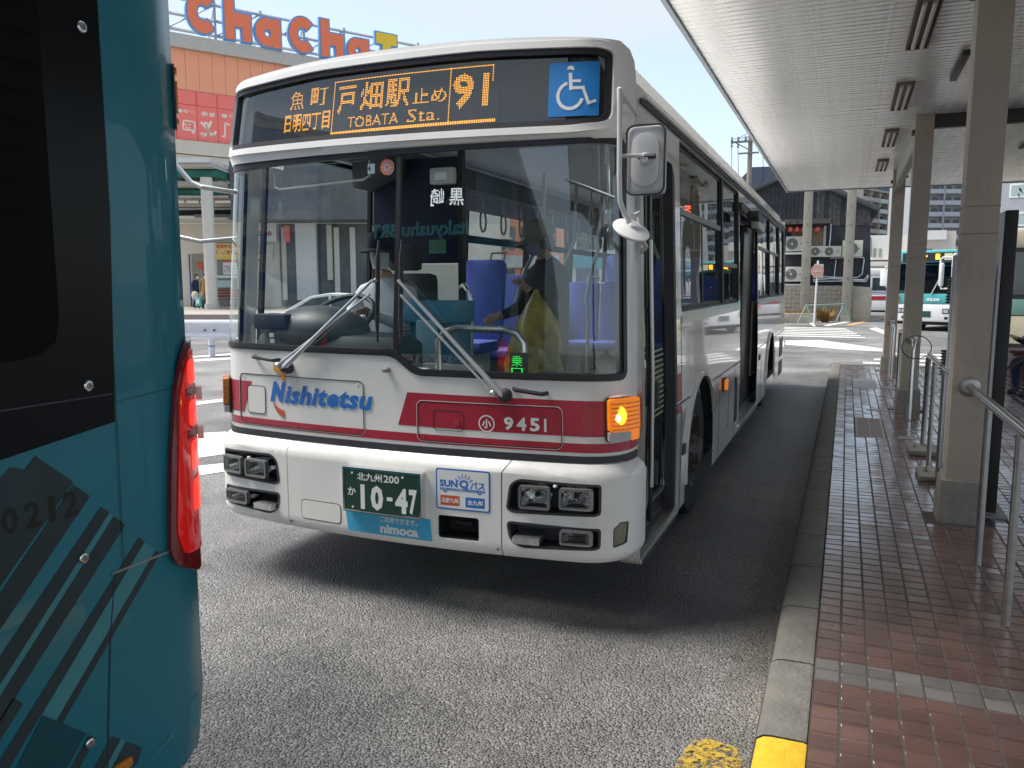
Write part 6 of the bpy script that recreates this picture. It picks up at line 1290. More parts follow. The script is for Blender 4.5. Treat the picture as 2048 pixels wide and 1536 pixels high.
for k, (pts, r_) in enumerate((([(1626, 556), (1640, 553), (1680, 555), (1715, 555), (1724, 548), (1728, 520), (1727, 515), (1660, 516)], .028), ([(1626, 560), (1660, 557), (1728, 560), (1736, 550)], .035), ([(1626, 563), (1700, 562), (1732, 563), (1737, 552)], .028), ([(1659, 493), (1661, 470), (1662, 448)], .03), ([(1705, 572), (1705, 540), (1706, 520)], .02), ([(1668, 557), (1672, 520)], .02))):
    tag(ob('pipe', MB().tube([hf(*HW_.at(*q), .12 + .03 * k) for q in pts], r_, 6), M_FW if k != 4 else M_STEEL_D), ['upper long white pipe looping up at the right of the black house', 'middle thick white pipe along the house foot', 'lowest long white pipe above the block wall', 'white pipe rising from the middle air conditioner to the eave', 'thin grey conduit under the cream air conditioner', 'thin white conduit between the grey poles'][k], 'pipe')
# block wall
M_BLOCK = mat('concrete_block', (.38, .35, .29), .9, var=.22, vs_=2.5, bump=.5, bs=18, dirt=.5)
bw_ = thing('block_wall', 'stained concrete block wall below the black house', 'wall', hf(0, 0, 1.2))
a = HW_.at(1560, 572); b = HW_.at(1712, 640); zt = HW_.at(1600, 571)[1]; z0 = 0; hgt = (zt - z0) / 8; tt = a[0]
bp_ = [ob('block', HW_.box(MB(), 0, .385, 0, hgt - .014, 1.05, 1.20 + rnd.uniform(-.006, .006)), M_BLOCK, parent=bw_, smooth=0, bevel=.006) for _ in range(4)]
first = [True] * 4
nb = int((b[0] - a[0]) / .4)
for j in range(8):
    for i in range(nb):
        q = rnd.randrange(4); o = bp_[q] if first[q] else inst(bp_[q], bw_); first[q] = False; v = HW_.e * (a[0] + i * .4 + (j % 2) * .2); o.location = (v.x, v.y, j * hgt + .0)
ob('mortar', HW_.box(MB(), a[0], b[0] + .2, 0, zt - .02, 1.07, 1.17), M_CONC2, parent=bw_, smooth=0)
a2 = HW_.at(1704, 572); b2 = HW_.at(1738, 628); tag(ob('concrete_wall_end', HW_.box(MB(), a2[0], b2[0], 0, a2[1] - .05, .4, 1.6), mat('pale_concrete', (.38, .36, .30), .85, var=.12, vs_=2, dirt=.4), bevel=.02), 'pale smooth concrete wall end at the right of the block wall', 'wall')
# poles
M_POLEC = mat('pole_concrete', (.27, .25, .21), .85, var=.08, vs_=1.5, dirt=.3)
def cpole(xb, xt, ytop, yb, d, lab):
    a = HW_.at(xb, yb); b = HW_.at(xt, ytop); t = thing('utility_pole', lab, 'pole', hf(a[0], 0, d), 'square grey concrete poles in front of the black house')
    mb = MB(); w0, w1 = .21, .185
    mb.v = [hf(a[0] - w0, 0, d), hf(a[0] + w0, 0, d), hf(a[0] + w0, 0, d + .35), hf(a[0] - w0, 0, d + .35), hf(b[0] - w1, b[1], d), hf(b[0] + w1, b[1], d), hf(b[0] + w1, b[1], d + .3), hf(b[0] - w1, b[1], d + .3)]
    for f in ((0, 1, 5, 4), (1, 2, 6, 5), (2, 3, 7, 6), (3, 0, 4, 7), (4, 5, 6, 7)): mb.face(f)
    ob('shaft', mb, M_POLEC, parent=t, bevel=.03)
    bb_ = MB()
    for k in range(9): f = k / 9 + .05; bb_.lathe(hf(a[0] + (b[0] - a[0]) * f, b[1] * f, d + .34), HW_.n, [(0, .03), (.02, .03)], 6)
    ob('bolts', bb_, M_BEAMD, parent=t)
cpole(1610, 1622, 330, 632, 1.5, 'first square grey pole beside the two cream air conditioners'); cpole(1690, 1706, 330, 628, 1.5, 'second square grey pole in front of the large cream air conditioner')
a = onZ(1628, 648, 0); sn_ = thing('road_sign', 'faded round no-entry sign on a white post by the sawhorse barrier', 'sign', (a.x, a.y, 0)); hz = 2.45
ob('post', MB().tube([(a.x, a.y, 0), (a.x + .05, a.y, hz + .3)], .045, 10), M_FW, parent=sn_)
ob('disc', MB().lathe((a.x + .03, a.y - .06, hz - .15), (0, -1, 0), [(0, .27), (.01, .27)], 28), mat('sign_pink', (.55, .30, .25), .6, var=.06), parent=sn_); ob('bar', MB().box(a.x - .14, a.x + .20, a.y - .078, a.y - .072, hz - .18, hz - .12), mat('sign_pale', (.60, .50, .46), .6), parent=sn_, smooth=0)
ob('back_plate', MB().box(a.x - .1, a.x + .28, a.y - .05, a.y - .045, hz - .45, hz + .15), M_CREAM, parent=sn_, smooth=0)
M_SAW = mat('barrier_green', (.25, .36, .32), .5, .2)
bA, bB = onZ(1611, 647, 0), onZ(1686, 646, 0); br = thing('sawhorse_barrier', 'pale green pipe sawhorse barrier across the grey poles', 'barrier', (bA.x, bA.y, 0))
ob('top_bar', MB().tube([bA + Vector((0, 0, .80)), bB + Vector((0, 0, .86))], .03, 8), M_SAW, parent=br)
for c in (bA, bB):
    for dx in (-.32, .32): ob('leg', MB().tube([c + Vector((0, 0, .83)), c + Vector((dx, -.1, 0))], .03, 8), M_SAW, parent=br)
    ob('brace', MB().tube([c + Vector((-.2, -.06, .3)), c + Vector((.2, -.06, .3))], .02, 6), M_SAW, parent=br)
tr = onZ(1590, 645, 0); pb = thing('planter_box', 'long concrete planter with dry orange flowers at the foot of the wall', 'planter', (tr.x, tr.y, 0)); ob('trough', MB().box(tr.x - .5, tr.x + .9, tr.y - .2, tr.y + .15, 0, .42), M_BLOCK, parent=pb, bevel=.02)
M_DRY = mat('dry_grass', (.32, .20, .06), .8, var=.3, vs_=30); dm = MB()
for q in range(160): x = tr.x + rnd.uniform(-.45, .6); y = tr.y + rnd.uniform(-.15, .1); h = rnd.uniform(.08, .28); dx = rnd.uniform(-.1, .1); dm.add([(x, y, .42), (x + .02, y, .42), (x + dx, y + rnd.uniform(-.05, .05), .42 + h)], [(0, 1, 2)])
ob('flowers', dm, M_DRY, parent=pb, smooth=0, fix=False)['kind'] = 'stuff'
pg = onZ(1648, 645, 0); dm = MB()
for q in range(90): a0 = rnd.uniform(0, 6.28); h = rnd.uniform(.3, .75); r_ = rnd.uniform(.15, .55); x, y = pg.x + .1 * math.cos(a0), pg.y + .1 * math.sin(a0); dm.add([(x, y, 0), (x + .03, y, 0), (pg.x + r_ * .7 * math.cos(a0) + .02, pg.y + r_ * .7 * math.sin(a0), h), (pg.x + r_ * math.cos(a0), pg.y + r_ * math.sin(a0), h * .7)], [(0, 1, 2), (1, 2, 3)])
tag(ob('dry_grass_tuft', dm, M_DRY, smooth=0, fix=False), 'tuft of dry ochre grass at the wall foot right of the sign post', 'plant')
# ---------------- apartment blocks and white houses
def apartment(lab, P0, e, t0, t1, z0, z1, floors, bays, mw, mr, mb_, deep=14, glassrail=None, winm=None, n0=0):
    W_ = Wall(P0, e); o_ = W_.fn((t0 + t1) / 2, 0, 0); t = thing('apartment_building', lab, 'building', o_)
    ob('wall', W_.box(MB(), t0, t1, z0, z1, -deep, -1.2), mw, parent=t, smooth=0); fh = (z1 - z0) / floors; bwid = (t1 - t0) / bays
    ob('roof_parapet', W_.box(MB(), t0 - .2, t1 + .2, z1 + .002, z1 + .5, -deep - .2, .25), mw, parent=t, smooth=0)
    for f in range(floors):
        zb_ = z0 + f * fh
        b_ = ob('balcony', W_.box(MB(), t0, t1, zb_ - .12, zb_ + .08, -1.198, .1), mr, parent=t, smooth=0)
        for k in range(bays):
            a = t0 + k * bwid
            ob('parapet', W_.box(MB(), a + .22, a + bwid - .22, zb_ + .082, zb_ + 1.12, .0, .12), (glassrail if glassrail and k >= 2 else mb_), parent=b_, smooth=0)
            if f >= n0:
                for q in (0.16, .56): ob('window', W_.box(MB(), a + bwid * q, a + bwid * (q + .26), zb_ + .1, zb_ + fh * .72, -1.195, -1.14), winm, parent=t, smooth=0)
    for k in range(bays + 1): a = t0 + k * bwid; ob('pillar', W_.box(MB(), a - .22, a + .22, z0, z1, -1.19, .16), mw, parent=t, smooth=0)
    return t
M_G1 = mat('apartment_grey', (.27, .28, .31), .8, var=.03); M_G2 = mat('apartment_grey_light', (.38, .39, .42), .8, var=.03); M_B1 = mat('apartment_beige', (.46, .43, .36), .8, var=.04); M_B2 = mat('apartment_pinkish', (.50, .46, .43), .8, var=.03); M_GRL = mat('glass_rail', (.38, .46, .47), .3, var=.05); M_WD = mat('window_dark', (.05, .055, .06), .15, var=.3, vs_=.6)
# grey block: 95 m away
E0 = (.9226, .3858)
g0 = dep(1812, 560, 215); apartment('tall grey apartment block with stacked balconies behind the canopy columns', (g0.x, g0.y), E0, 2.9, 50.9, -1, 38, 13, 8, M_G1, M_G1, M_G2, winm=M_WD)
Wg = Wall((g0.x, g0.y), E0); gs2 = ob('stair_tower', Wg.box(MB(), -.2, 2.6, -1, 38.5, -12, 0), M_G1, smooth=0); tag(gs2, 'narrow grey stair tower at the left edge of the grey apartment block', 'building')
for f in range(12): ob('window', Wg.box(MB(), .9, 2.3, 1.2 + f * 3, 2.6 + f * 3, .001, .08), M_W, parent=gs2, smooth=0)
b0 = dep(1716, 560, 235); apartment('beige apartment block with pale balcony bands above the black house', (b0.x, b0.y), (.42, .906), .0, 84, -1, 29.5, 10, 14, M_B1, M_B2, M_B2, glassrail=M_GRL, winm=M_WD)
b0 = dep(1701, 560, 233); Wl = Wall((b0.x, b0.y), E0); tag(ob('lift_tower', Wl.box(MB(), 0, 2.4, 0, 29.2, -5, 0), M_B1, smooth=0), 'beige lift tower rising left of the beige apartment block', 'building')
# right-hand grey block behind the boards
c0 = dep(1985, 560, 90); Wc = Wall((c0.x, c0.y), (1, -.2)); cb = tag(ob('apartment_building', Wc.box(MB(), -.9, 14, -1, 22, -12, 0), M_G2, smooth=0), 'light grey apartment block right of the thick column', 'building')
for f in range(6):
    for k in range(3): w_ = ob('window', Wc.box(MB(), 1.0 + k * 4.4, 2.9 + k * 4.4, 2.0 + f * 3.1, 3.5 + f * 3.1, 0, .06), M_W, parent=cb, smooth=0); ob('pane', Wc.box(MB(), 1.15 + k * 4.4, 2.75 + k * 4.4, 2.15 + f * 3.1, 3.35 + f * 3.1, .06, .065), M_GRL, parent=w_, smooth=0)
M_WH = mat('render_white', (.72, .71, .67), .8, var=.03); M_WH2 = mat('render_cream', (.55, .50, .44), .8, var=.03)
w0 = dep(1730, 600, 62); Ww = Wall((w0.x, w0.y), (1, .05)); a = Ww.at(1732, 471); b = Ww.at(1826, 640)
wh = tag(ob('white_house', Ww.box(MB(), a[0], b[0], 0, a[1], -8, 0), M_WH, smooth=0), 'plain white rendered house with two slit windows right of the black house', 'house')
for x0 in (1747, 1758): q0 = Ww.at(x0, 497); q1 = Ww.at(x0 + 5, 515); ob('window', Ww.box(MB(), q0[0], q1[0], q1[1], q0[1], -.001, .04), mat('slit_window', (.30, .32, .26), .3), parent=wh, smooth=0)
q0 = Ww.at(1742, 475); q1 = Ww.at(1743, 515); ob('drainpipe', MB().tube([Ww.fn(q0[0], q0[1], .1), Ww.fn(q1[0], q1[1], .1)], .05, 6), M_ACG, parent=wh)
cr_ = MB(); q0 = Ww.at(1730, 524); q1 = Ww.at(1822, 528); Ww.box(cr_, q0[0], q1[0], q1[1] - .15, q0[1], .0, .9); ob('cornice', cr_, M_WH, parent=wh, smooth=0)
dn = MB()
for k in range(26): a0 = q0[0] + k * (q1[0] - q0[0]) / 26; Ww.box(dn, a0, a0 + .12, q0[1], q0[1] + .14, .6, .85)
ob('dentils', dn, M_TILER, parent=wh, smooth=0)
w1 = dep(1850, 600, 56); Wx = Wall((w1.x, w1.y), (1, 0)); a = Wx.at(1846, 463); b = Wx.at(1901, 640)
wh2 = tag(ob('cream_house', Wx.box(MB(), a[0], b[0], 0, a[1], -8, 0), M_WH2, smooth=0), 'cream house with a white parapet behind the aqua bus', 'house'); q1 = Wx.at(1892, 479); ob('parapet', Wx.box(MB(), a[0], q1[0], q1[1], a[1] + .05, .002, .2), M_WH, parent=wh2, smooth=0)
for x0, y0_, x1, y1_ in ((1874, 502, 1882, 512), (1850, 498, 1864, 512)): q0 = Wx.at(x0, y0_); q1 = Wx.at(x1, y1_); ob('window', Wx.box(MB(), q0[0], q1[0], q1[1], q0[1], .0, .05), M_WD, parent=wh2, smooth=0)
w2 = dep(1912, 600, 54); tag(ob('low_roof', MB().box(w2.x, w2.x + 9, w2.y, w2.y + 6, 0, 3.55), M_WH, smooth=0), 'low white annex roof behind the aqua bus at the thick column', 'building')
# power pole with cross arms and wires
pp = dep(1488, 640, 46); up = thing('power_pole', 'tall power pole with cross arms and wires above the bus roof', 'pole', (pp.x, pp.y, 0)); H_ = 46
def pz(py): return dep(1488, py, 46).z
ob('shaft', MB().tube([(pp.x, pp.y, 0), (pp.x, pp.y, pz(255))], .14, 10, radii=[.2, .12]), M_POLEC, parent=up)
M_ARM = mat('crossarm', (.20, .20, .19), .6, .3)
ar = MB(); ar.box(pp.x - 1.05, pp.x + .75, pp.y - .2, pp.y - .12, pz(293), pz(289)); ar.box(pp.x - .6, pp.x + .5, pp.y - .2, pp.y - .12, pz(315), pz(312)); ar.tube([(pp.x - .85, pp.y - .16, pz(291)), (pp.x, pp.y - .16, pz(308))], .03, 5); ob('crossarm', ar, M_ARM, parent=up, smooth=0)
for dx, py in ((-1.0, 289), (-.65, 289), (-.25, 289), (-1.0, 300), (-.65, 302), (.7, 290)): ob('insulator', MB().lathe((pp.x + dx, pp.y - .16, pz(py)), (0, 0, 1), [(0, .05), (.08, .07), (.12, .04), (.22, .05)], 8), M_ARM, parent=up)
WI = ['upper', 'middle', 'lower']
def wire(a, b, sag, lab):
    pts = [Vector(a).lerp(Vector(b), i / 12) - Vector((0, 0, sag * 4 * (i / 12) * (1 - i / 12))) for i in range(13)]; tag(ob('wire', MB().tube(pts, .016, 4), M_BLK), lab, 'wire', 'overhead wires at the power pole')
q = dep(1620, 150, 30); wl = 'thin overhead wire running between the power pole and the canopy side'
for dx, nm in ((-1.0, 'leftmost'), (-.65, 'middle'), (-.25, 'rightmost')): wire((pp.x + dx, pp.y - .16, pz(285)), (q.x + dx + 1, q.y, q.z + 1), .8, nm + ' of the three wires sweeping up from the power pole crossarm to the right')
for dx, nm in ((-1.0, 'left insulator'), (-.65, 'second insulator'), (.7, 'right end insulator')): wire((pp.x + dx, pp.y - .16, pz(300)), (pp.x + dx * 1.1, pp.y + 4, pz(300) - 9), .3, 'thin wire dropping from the ' + nm + ' of the power pole crossarm')
for k in range(3): wire((pp.x + 1.2 + k * .18, pp.y, pz(290)), (pp.x + 1.4 + k * .2, pp.y + 1, pz(290) - 6), .02, ('leftmost', 'middle', 'rightmost')[k] + ' of the three steep wires right of the power pole')
# hill and foliage
hm = MB(); n = 30
hx = [dep(1000 + 45 * i, 560, 900) for i in range(n)]
hl_ = [(q.x, q.y, 120 + 34 * math.sin(i * .55) + 20 * math.sin(i * 1.3)) for i, q in enumerate(hx)]
hm.v = [(q.x, q.y, -5) for q in hx] + hl_ + [(q.x, q.y + 260, -5) for q in hx]
for i in range(n - 1): hm.face((i, i + 1, n + i + 1, n + i)); hm.face((n + i, n + i + 1, 2 * n + i + 1, 2 * n + i))
tag(ob('hills', hm, mat('hill_blue', (.10, .13, .17), .95, var=.15, vs_=.01)), kind='structure')
def tree(lab, c, r, h, nleaf=3500):
    t = thing('tree', lab, 'tree', c); c = Vector(c)
    tk = MB().tube([c, c + Vector((.05, 0, h * .4)), c + Vector((0, .05, h * .75))], .15, 8, radii=[.18, .13, .06])
    cl = []
    for k in range(16):
        a = rnd.uniform(0, 6.28); rr0 = r * rnd.uniform(.2, .8); q = c + Vector((rr0 * math.cos(a), rr0 * math.sin(a), h * rnd.uniform(.4, 1))); cl.append((q, r * rnd.uniform(.25, .5))); tk.tube([c + Vector((0, 0, h * .35)), q], .04, 5, radii=[.07, .02])
    ob('trunk', tk, mat('bark', (.09, .07, .05), .9), parent=t); lf = MB()
    for k in range(nleaf):
        q, s_ = cl[rnd.randrange(16)]; v = Vector((rnd.gauss(0, 1), rnd.gauss(0, 1), rnd.gauss(0, 1))).normalized() * s_ * rnd.uniform(.5, 1.05) + q; u = Vector((rnd.gauss(0, 1), rnd.gauss(0, 1), rnd.gauss(0, 1))).normalized() * .09; w_ = u.orthogonal().normalized() * .05
        lf.add([v - u, v + w_, v + u, v - w_], [(0, 1, 2, 3)])
    o = ob('crown', lf, mat('leaf_green', (.045, .085, .025), .6, var=.4, vs_=2.5), parent=t, smooth=0, fix=False)
q = onY(2060, 560, 24); tree('dense green tree at the right edge behind the black board', (q.x + 1.2, q.y, 0), 1.9, 4.0)
# ================================================================= left: station side
EC = (.9226, .3858)
plz = Wall(dep(430, 600, 29), EC); pb_ = MB(); plz.box(pb_, -60, 8, -.5, .62, -60, 0); tag(ob('plaza_pavement', pb_, mat('plaza_paving', (.30, .27, .24), .8, var=.1, vs_=2), smooth=0), kind='structure')
pb_ = MB(); plz.box(pb_, -60, 8, -.5, .64, .002, .25); tag(ob('plaza_kerb', pb_, mat('kerb_pinkish', (.36, .30, .26), .8), smooth=0), kind='structure')
M_STB = mat('station_beige', (.62, .58, .50), .75, var=.05, vs_=1, dirt=.1); M_STG = mat('station_grey', (.50, .48, .44), .8, var=.05); M_ORP = mat('orange_panel', (.86, .36, .21), .6, var=.03, vs_=1); M_RDP = mat('red_panel', (.80, .14, .12), .6, var=.03); M_RDP2 = mat('coral_panel', (.88, .20, .17), .6, var=.03)
fac = Wall(dep(400, 100, 44), (.517, .857)); ff = fac.fn
tc0 = fac.at(330, 60); tE = fac.at(1020, 150)[0]
mall = thing('shopping_building', 'beige and orange panelled shopping building with red pictogram panels and a roof sign', 'building', ff(5, 0))
ZC, ZB, ZO, ZR1, ZR2, ZL = fac.at(356, 69)[1], fac.at(356, 96)[1], fac.at(363, 179)[1], fac.at(363, 208)[1], fac.at(368, 280)[1], fac.at(380, 309)[1]
tA = fac.at(250, 100)[0]
ob('wall', fac.box(MB(), tA, tE, 5.0, ZC - .02, -24, -.02), M_STB, parent=mall, smooth=0)
ob('cornice', fac.box(MB(), tA, tE, ZB, ZC, -.018, .30), M_STG, parent=mall, smooth=0)
def panels(z0, z1, w_, m_, d, nm, gap=.03, off=0):
    t = tA + off; src = None
    while t < tE - w_:
        if src is None: src = ob(nm, fac.box(MB(), t + gap, t + w_ - gap, z0 + .02, z1 - .02, -.018, d), m_, parent=mall, smooth=0, bevel=.01); t0_ = t
        else: o = inst(src, mall); o.location = fac.e * (t - t0_)
        t += w_
t1_, t2_ = fac.at(394, 240)[0], fac.at(435, 240)[0]; pw_ = t2_ - t1_; off = (t1_ - tA) % pw_
panels(ZO, ZB, pw_ * .64, M_ORP, .02, 'orange_cladding_panel', .008, off % (pw_ * .64)); panels(ZR1, ZO, pw_, M_RDP2, .05, 'red_panel', .05, off); panels(ZR2, ZR1, pw_, M_RDP2, .05, 'red_panel', .02, off)
ob('red_backing', fac.box(MB(), tA, tE, ZR2, ZO, -.019, .01), M_RDP, parent=mall, smooth=0)
ob('ledge', fac.box(MB(), tA, tE, ZL, ZR2 - .03, -.018, .25), M_STB, parent=mall, smooth=0); ob('ledge', fac.box(MB(), tA, tE, ZL - .9, ZL - .05, -.018, .10), M_STB, parent=mall, smooth=0)
pm = MB(); fo = lambda a, b, o: ff(a, b, .056)
def pic_box(px0, px1, py0, py1): a = fac.at(px0, py0); b = fac.at(px1, py1); return a[0], b[0], b[1], a[1]
a0, a1, z0, z1 = pic_box(364, 391, 219, 229); txtfit(pm, '乗り物', a0 - .35, a1, z0, z1, fo, 0, .05)
a0, a1, z0, z1 = pic_box(402, 430, 223, 235); txtfit(pm, '体 感', a0, a1, z0, z1, fo, 0, .05)
a0, a1, z0, z1 = pic_box(442, 470, 227, 238); txtfit(pm, '音 楽', a0, a1, z0, z1, fo, 0, .05)
def P2(px, py): return fac.at(px, py)
def strokes(lst, w_):
    for a, b in lst: wrapm(seg(P2(*a), P2(*b), w_), lambda x, y, o: ff(x, y, .052), 0, .006, 0, mb=pm)
strokes([((403, 246), (412, 256)), ((421, 245), (415, 257)), ((414, 256), (416, 268)), ((416, 267), (405, 272)), ((405, 272), (403, 268)), ((417, 266), (427, 272)), ((427, 272), (430, 265)), ((415, 260), (415, 268))], .14)
c = P2(412, 249); wrapm(arc(c[0], c[1], .07, 0, 360, .14, 14), lambda x, y, o: ff(x, y, .052), 0, .008, 0, mb=pm)
strokes([((366, 241), (388, 244)), ((388, 244), (390, 261)), ((390, 261), (366, 259)), ((366, 259), (366, 241))], .08)
c = P2(386, 264); wrapm(arc(c[0], c[1], .05, 0, 360, .09, 10), lambda x, y, o: ff(x, y, .052), 0, .008, 0, mb=pm)
for x in (371, 379): c = P2(x, 249.5); wrapm(arc(c[0], c[1], .03, 0, 360, .05, 8), lambda x, y, o: ff(x, y, .052), 0, .008, 0, mb=pm)
c = P2(375, 252.5); wrapm(arc(c[0], c[1], .11, 200, 340, .05, 10), lambda x, y, o: ff(x, y, .052), 0, .008, 0, mb=pm)
c = P2(447, 275); wrapm(arc(c[0], c[1], .06, 0, 360, .12, 10), lambda x, y, o: ff(x, y, .052), 0, .008, 0, mb=pm); strokes([((449.5, 275), (449.5, 246)), ((449.5, 246), (458, 250))], .09)
ob('pictogram_print', pm, mat('print_cream', (.78, .72, .62), .6, var=0), parent=mall, smooth=0, fix=False)
# roof sign
sg = thing('roof_sign', 'big orange blue-edged Chacha letters with a yellow T on a steel frame above the cornice', 'sign', ff(6, 14))
M_LO = mat('letter_orange', (.84, .20, .09), .5, var=.03); M_LB = mat('letter_blue', (.10, .32, .66), .5, var=.03); M_LY = mat('letter_yellow', (.86, .58, .04), .5, var=.03); M_TRS = mat('truss_grey', (.42, .44, .46), .5, .3)
def L_C():
    o_ = [(.5 + .5 * math.cos(R(a)), .5 + .5 * math.sin(R(a))) for a in range(45, 316, 9)]; return [o_ + [(.66, .34)] + [(.5 + .20 * math.cos(R(a)), .5 + .20 * math.sin(R(a))) for a in range(312, 44, -12)] + [(.66, .66)]]
L_h = [[(0, 1), (.36, 1), (.36, .66), (1, .66), (1, 0), (.66, 0), (.66, .33), (.36, .33), (.36, 0), (0, 0)]]
def L_a():
    o_ = [(.46 + .46 * math.cos(R(a)), .5 + .5 * math.sin(R(a))) for a in range(60, 301, 10)]; return [o_ + [(.66, 0), (1, 0), (1, 1), (.66, 1)], [(.48 + .13 * math.cos(R(a)), .48 + .14 * math.sin(R(a))) for a in range(0, 360, 24)]]
L_T = [[(0, 1), (1, 1), (1, .62), (.70, .62), (.70, 0), (.30, 0), (.30, .62), (0, .62)]]
for nm_, px0, px1, py0, py1, sh, m_ in (('C', 368, 430, -12, 70, L_C(), M_LO), ('h', 443, 495, 2, 84, L_h, M_LO), ('a', 505, 555, 40, 97, L_a(), M_LO), ('C', 572, 626, 38, 108, L_C(), M_LO), ('h', 635, 680, 45, 118, L_h, M_LO), ('a', 689, 731, 80, 126, L_a(), M_LO), ('T', 746, 787, 71, 128, L_T, M_LY)):
    xm = (px0 + px1) / 2; a = fac.at(px0, py0)[0]; b = fac.at(px1, py0)[0]; z1 = fac.at(xm, py0)[1]; z0 = fac.at(xm, py1)[1]
    mp_ = lambda p: (a + p[0] * (b - a), z0 + p[1] * (z1 - z0)); loops = [[mp_(p) for p in l] for l in sh]
    big = [inset(loops[0], -.085)] + [inset(l, .05) for l in loops[1:]]
    lt = ob('letter', wrapm(big[0], ff, .18, .22, 0, big[1:]), M_LB, parent=sg, smooth=0)
    ob('letter_face', wrapm(loops[0], ff, .402, .03, 0, loops[1:]), m_, parent=lt, smooth=0)
tr_ = MB(); ta = fac.at(335, 40)[0]; tb_ = fac.at(905, 120)[0]
for z in (ZC + .35, ZC + 1.15, ZC + 2.0): tr_.tube([ff(ta, z, -.3), ff(tb_, z, -.3)], .09, 4)
q = ta
while q < tb_:
    tr_.tube([ff(q, ZC, -.3), ff(q, ZC + 2.2, -.3)], .09, 4); tr_.tube([ff(q, ZC, -2), ff(q, ZC + 1.9, -.3)], .06, 4); tr_.tube([ff(q, ZC + .35, -.3), ff(q + 2.6, ZC + 2.0, -.3)], .05, 4); q += 2.6
ob('steel_frame', tr_, M_TRS, parent=sg)
# station front below: canopies, wall, posters
stw = Wall(dep(430, 600, 40), EC); sf = stw.fn
st = thing('station_building', 'beige station front with posters, white phone shop sign and doorways', 'building', sf(0, .6))
a = stw.at(300, 448); b = stw.at(1000, 617)
ob('wall', stw.box(MB(), a[0], b[0], .3, a[1], -6, 0), M_STB, parent=st, smooth=0)
def panel(nm, x0, y0_, x1, y1_, m_, d0=.001, d1=.06, par=None):
    a = stw.at(x0, y0_); b = stw.at(x1, y1_); return ob(nm, stw.box(MB(), a[0], b[0], b[1], a[1], d0, d1), m_, parent=par or st, smooth=0)
def ptext(s, x0, y0_, x1, y1_, m_, d, par, bold=.02):
    a = stw.at(x0, y0_); b = stw.at(x1, y1_); mb = MB(); txtfit(mb, s, a[0], b[0], b[1], a[1], lambda p, q_, o: sf(p, q_, d), 0, bold); return ob('lettering', mb, m_, parent=par, smooth=0, fix=False)
M_PY = mat('poster_yellow', (.70, .55, .22), .6, var=.05); M_PB = mat('shop_blue', (.03, .10, .30), .5); M_SHD = mat('painted_shade', (.14, .145, .15), .7, var=.2, vs_=.8); M_PAPER = mat('poster_white', (.68, .68, .66), .6, var=.03); M_TXR = mat('text_red', (.55, .08, .04), .6, var=0)
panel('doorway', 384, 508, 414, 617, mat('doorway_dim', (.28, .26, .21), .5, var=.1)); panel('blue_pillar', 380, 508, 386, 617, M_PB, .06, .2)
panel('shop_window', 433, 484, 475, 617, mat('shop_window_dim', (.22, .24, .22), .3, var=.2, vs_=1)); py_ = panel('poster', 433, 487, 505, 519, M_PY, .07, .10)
ptext('利用中のスマホ', 434, 489, 486, 497, M_TXR, .105, py_, .04); ptext('！ご相談', 434, 501, 478, 509, M_TXR, .105, py_, .04); ptext('！無料', 434, 512, 470, 518, M_LY, .105, py_, .04)
pw2 = panel('poster', 447, 521, 476, 549, M_PAPER, .07, .10); panel('poster_band', 447, 521, 476, 525, M_TXR, .101, .105, pw2); ptext('スマホ 1 円', 449, 530, 470, 546, mat('text_grey', (.15, .15, .16), .6, var=0), .105, pw2, .01)
p3 = panel('poster', 397, 524, 407, 538, M_TXR, .07, .1); panel('poster', 433, 551, 476, 556, M_PAPER, .07, .1); panel('counter', 436, 561, 466, 575, mat('counter_mint', (.40, .55, .52), .5), .07, .3)
panel('painted_shade_upper', 489, 335, 770, 446, M_SHD, .001, 2.2); panel('painted_shade_front', 558, 447, 770, 612, M_SHD, .001, .069)  # added dark panels: their colour stands in for the dim, shaded front
dc = panel('phone_shop_sign', 500, 447, 557, 484, M_PAPER, .07, .35); ptext('docomo', 496, 459, 548, 473, mat('sign_maroon', (.28, .02, .03), .5, var=0), .355, dc, .035)
for x0 in (563, 668, 700, 745): panel('shop_panel', x0, 455, x0 + 14, 600, [M_PAPER, M_STB, M_PY, M_STB][x0 % 4], .07, .12)
p4 = panel('poster', 508, 490, 548, 518, M_STB, .07, .1); ptext('のでスマ', 509, 491, 530, 498, M_TXR, .105, p4, .03); ptext('料受付', 509, 501, 530, 509, M_TXR, .105, p4, .03)
panel('red_band', 508, 519, 520, 522, M_TXR, .07, .12); panel('red_sign', 572, 452, 583, 485, M_RDP2, .07, .3); panel('white_column', 595, 448, 640, 600, M_PAPER, .13, .5); panel('pink_sign', 655, 450, 668, 560, M_STB, .13, .3)
# canopies over the station front
cn = thing('station_canopy', 'white edged station canopy with green glass and steel beams on a white pillar', 'canopy', sf(0, 5))
def cbx(nm, x0, y0_, x1, y1_, m_, d0, d1):
    a = stw.at(x0, y0_); b = stw.at(min(x1, 488), y1_); return ob(nm, stw.box(MB(), a[0], b[0], b[1], a[1], d0, d1), m_, parent=cn, smooth=0)
M_GG = mat('green_glass', (.02, .20, .15), .2, var=.2, vs_=2); M_STM = mat('station_steel', (.50, .49, .45), .5, .1, var=.05)
cbx('white_edge', 320, 345, 1000, 353, M_FW, 1.5, 4.6); cbx('soffit_edge', 320, 353.5, 1000, 359, M_STG, 1.6, 4.4); cbx('green_glass', 320, 361, 1000, 373, M_GG, .8, 3.6); cbx('beam', 320, 378, 1000, 386, M_STM, .6, 3.0); cbx('green_glass', 320, 389, 1000, 398, M_GG, .6, 2.0)
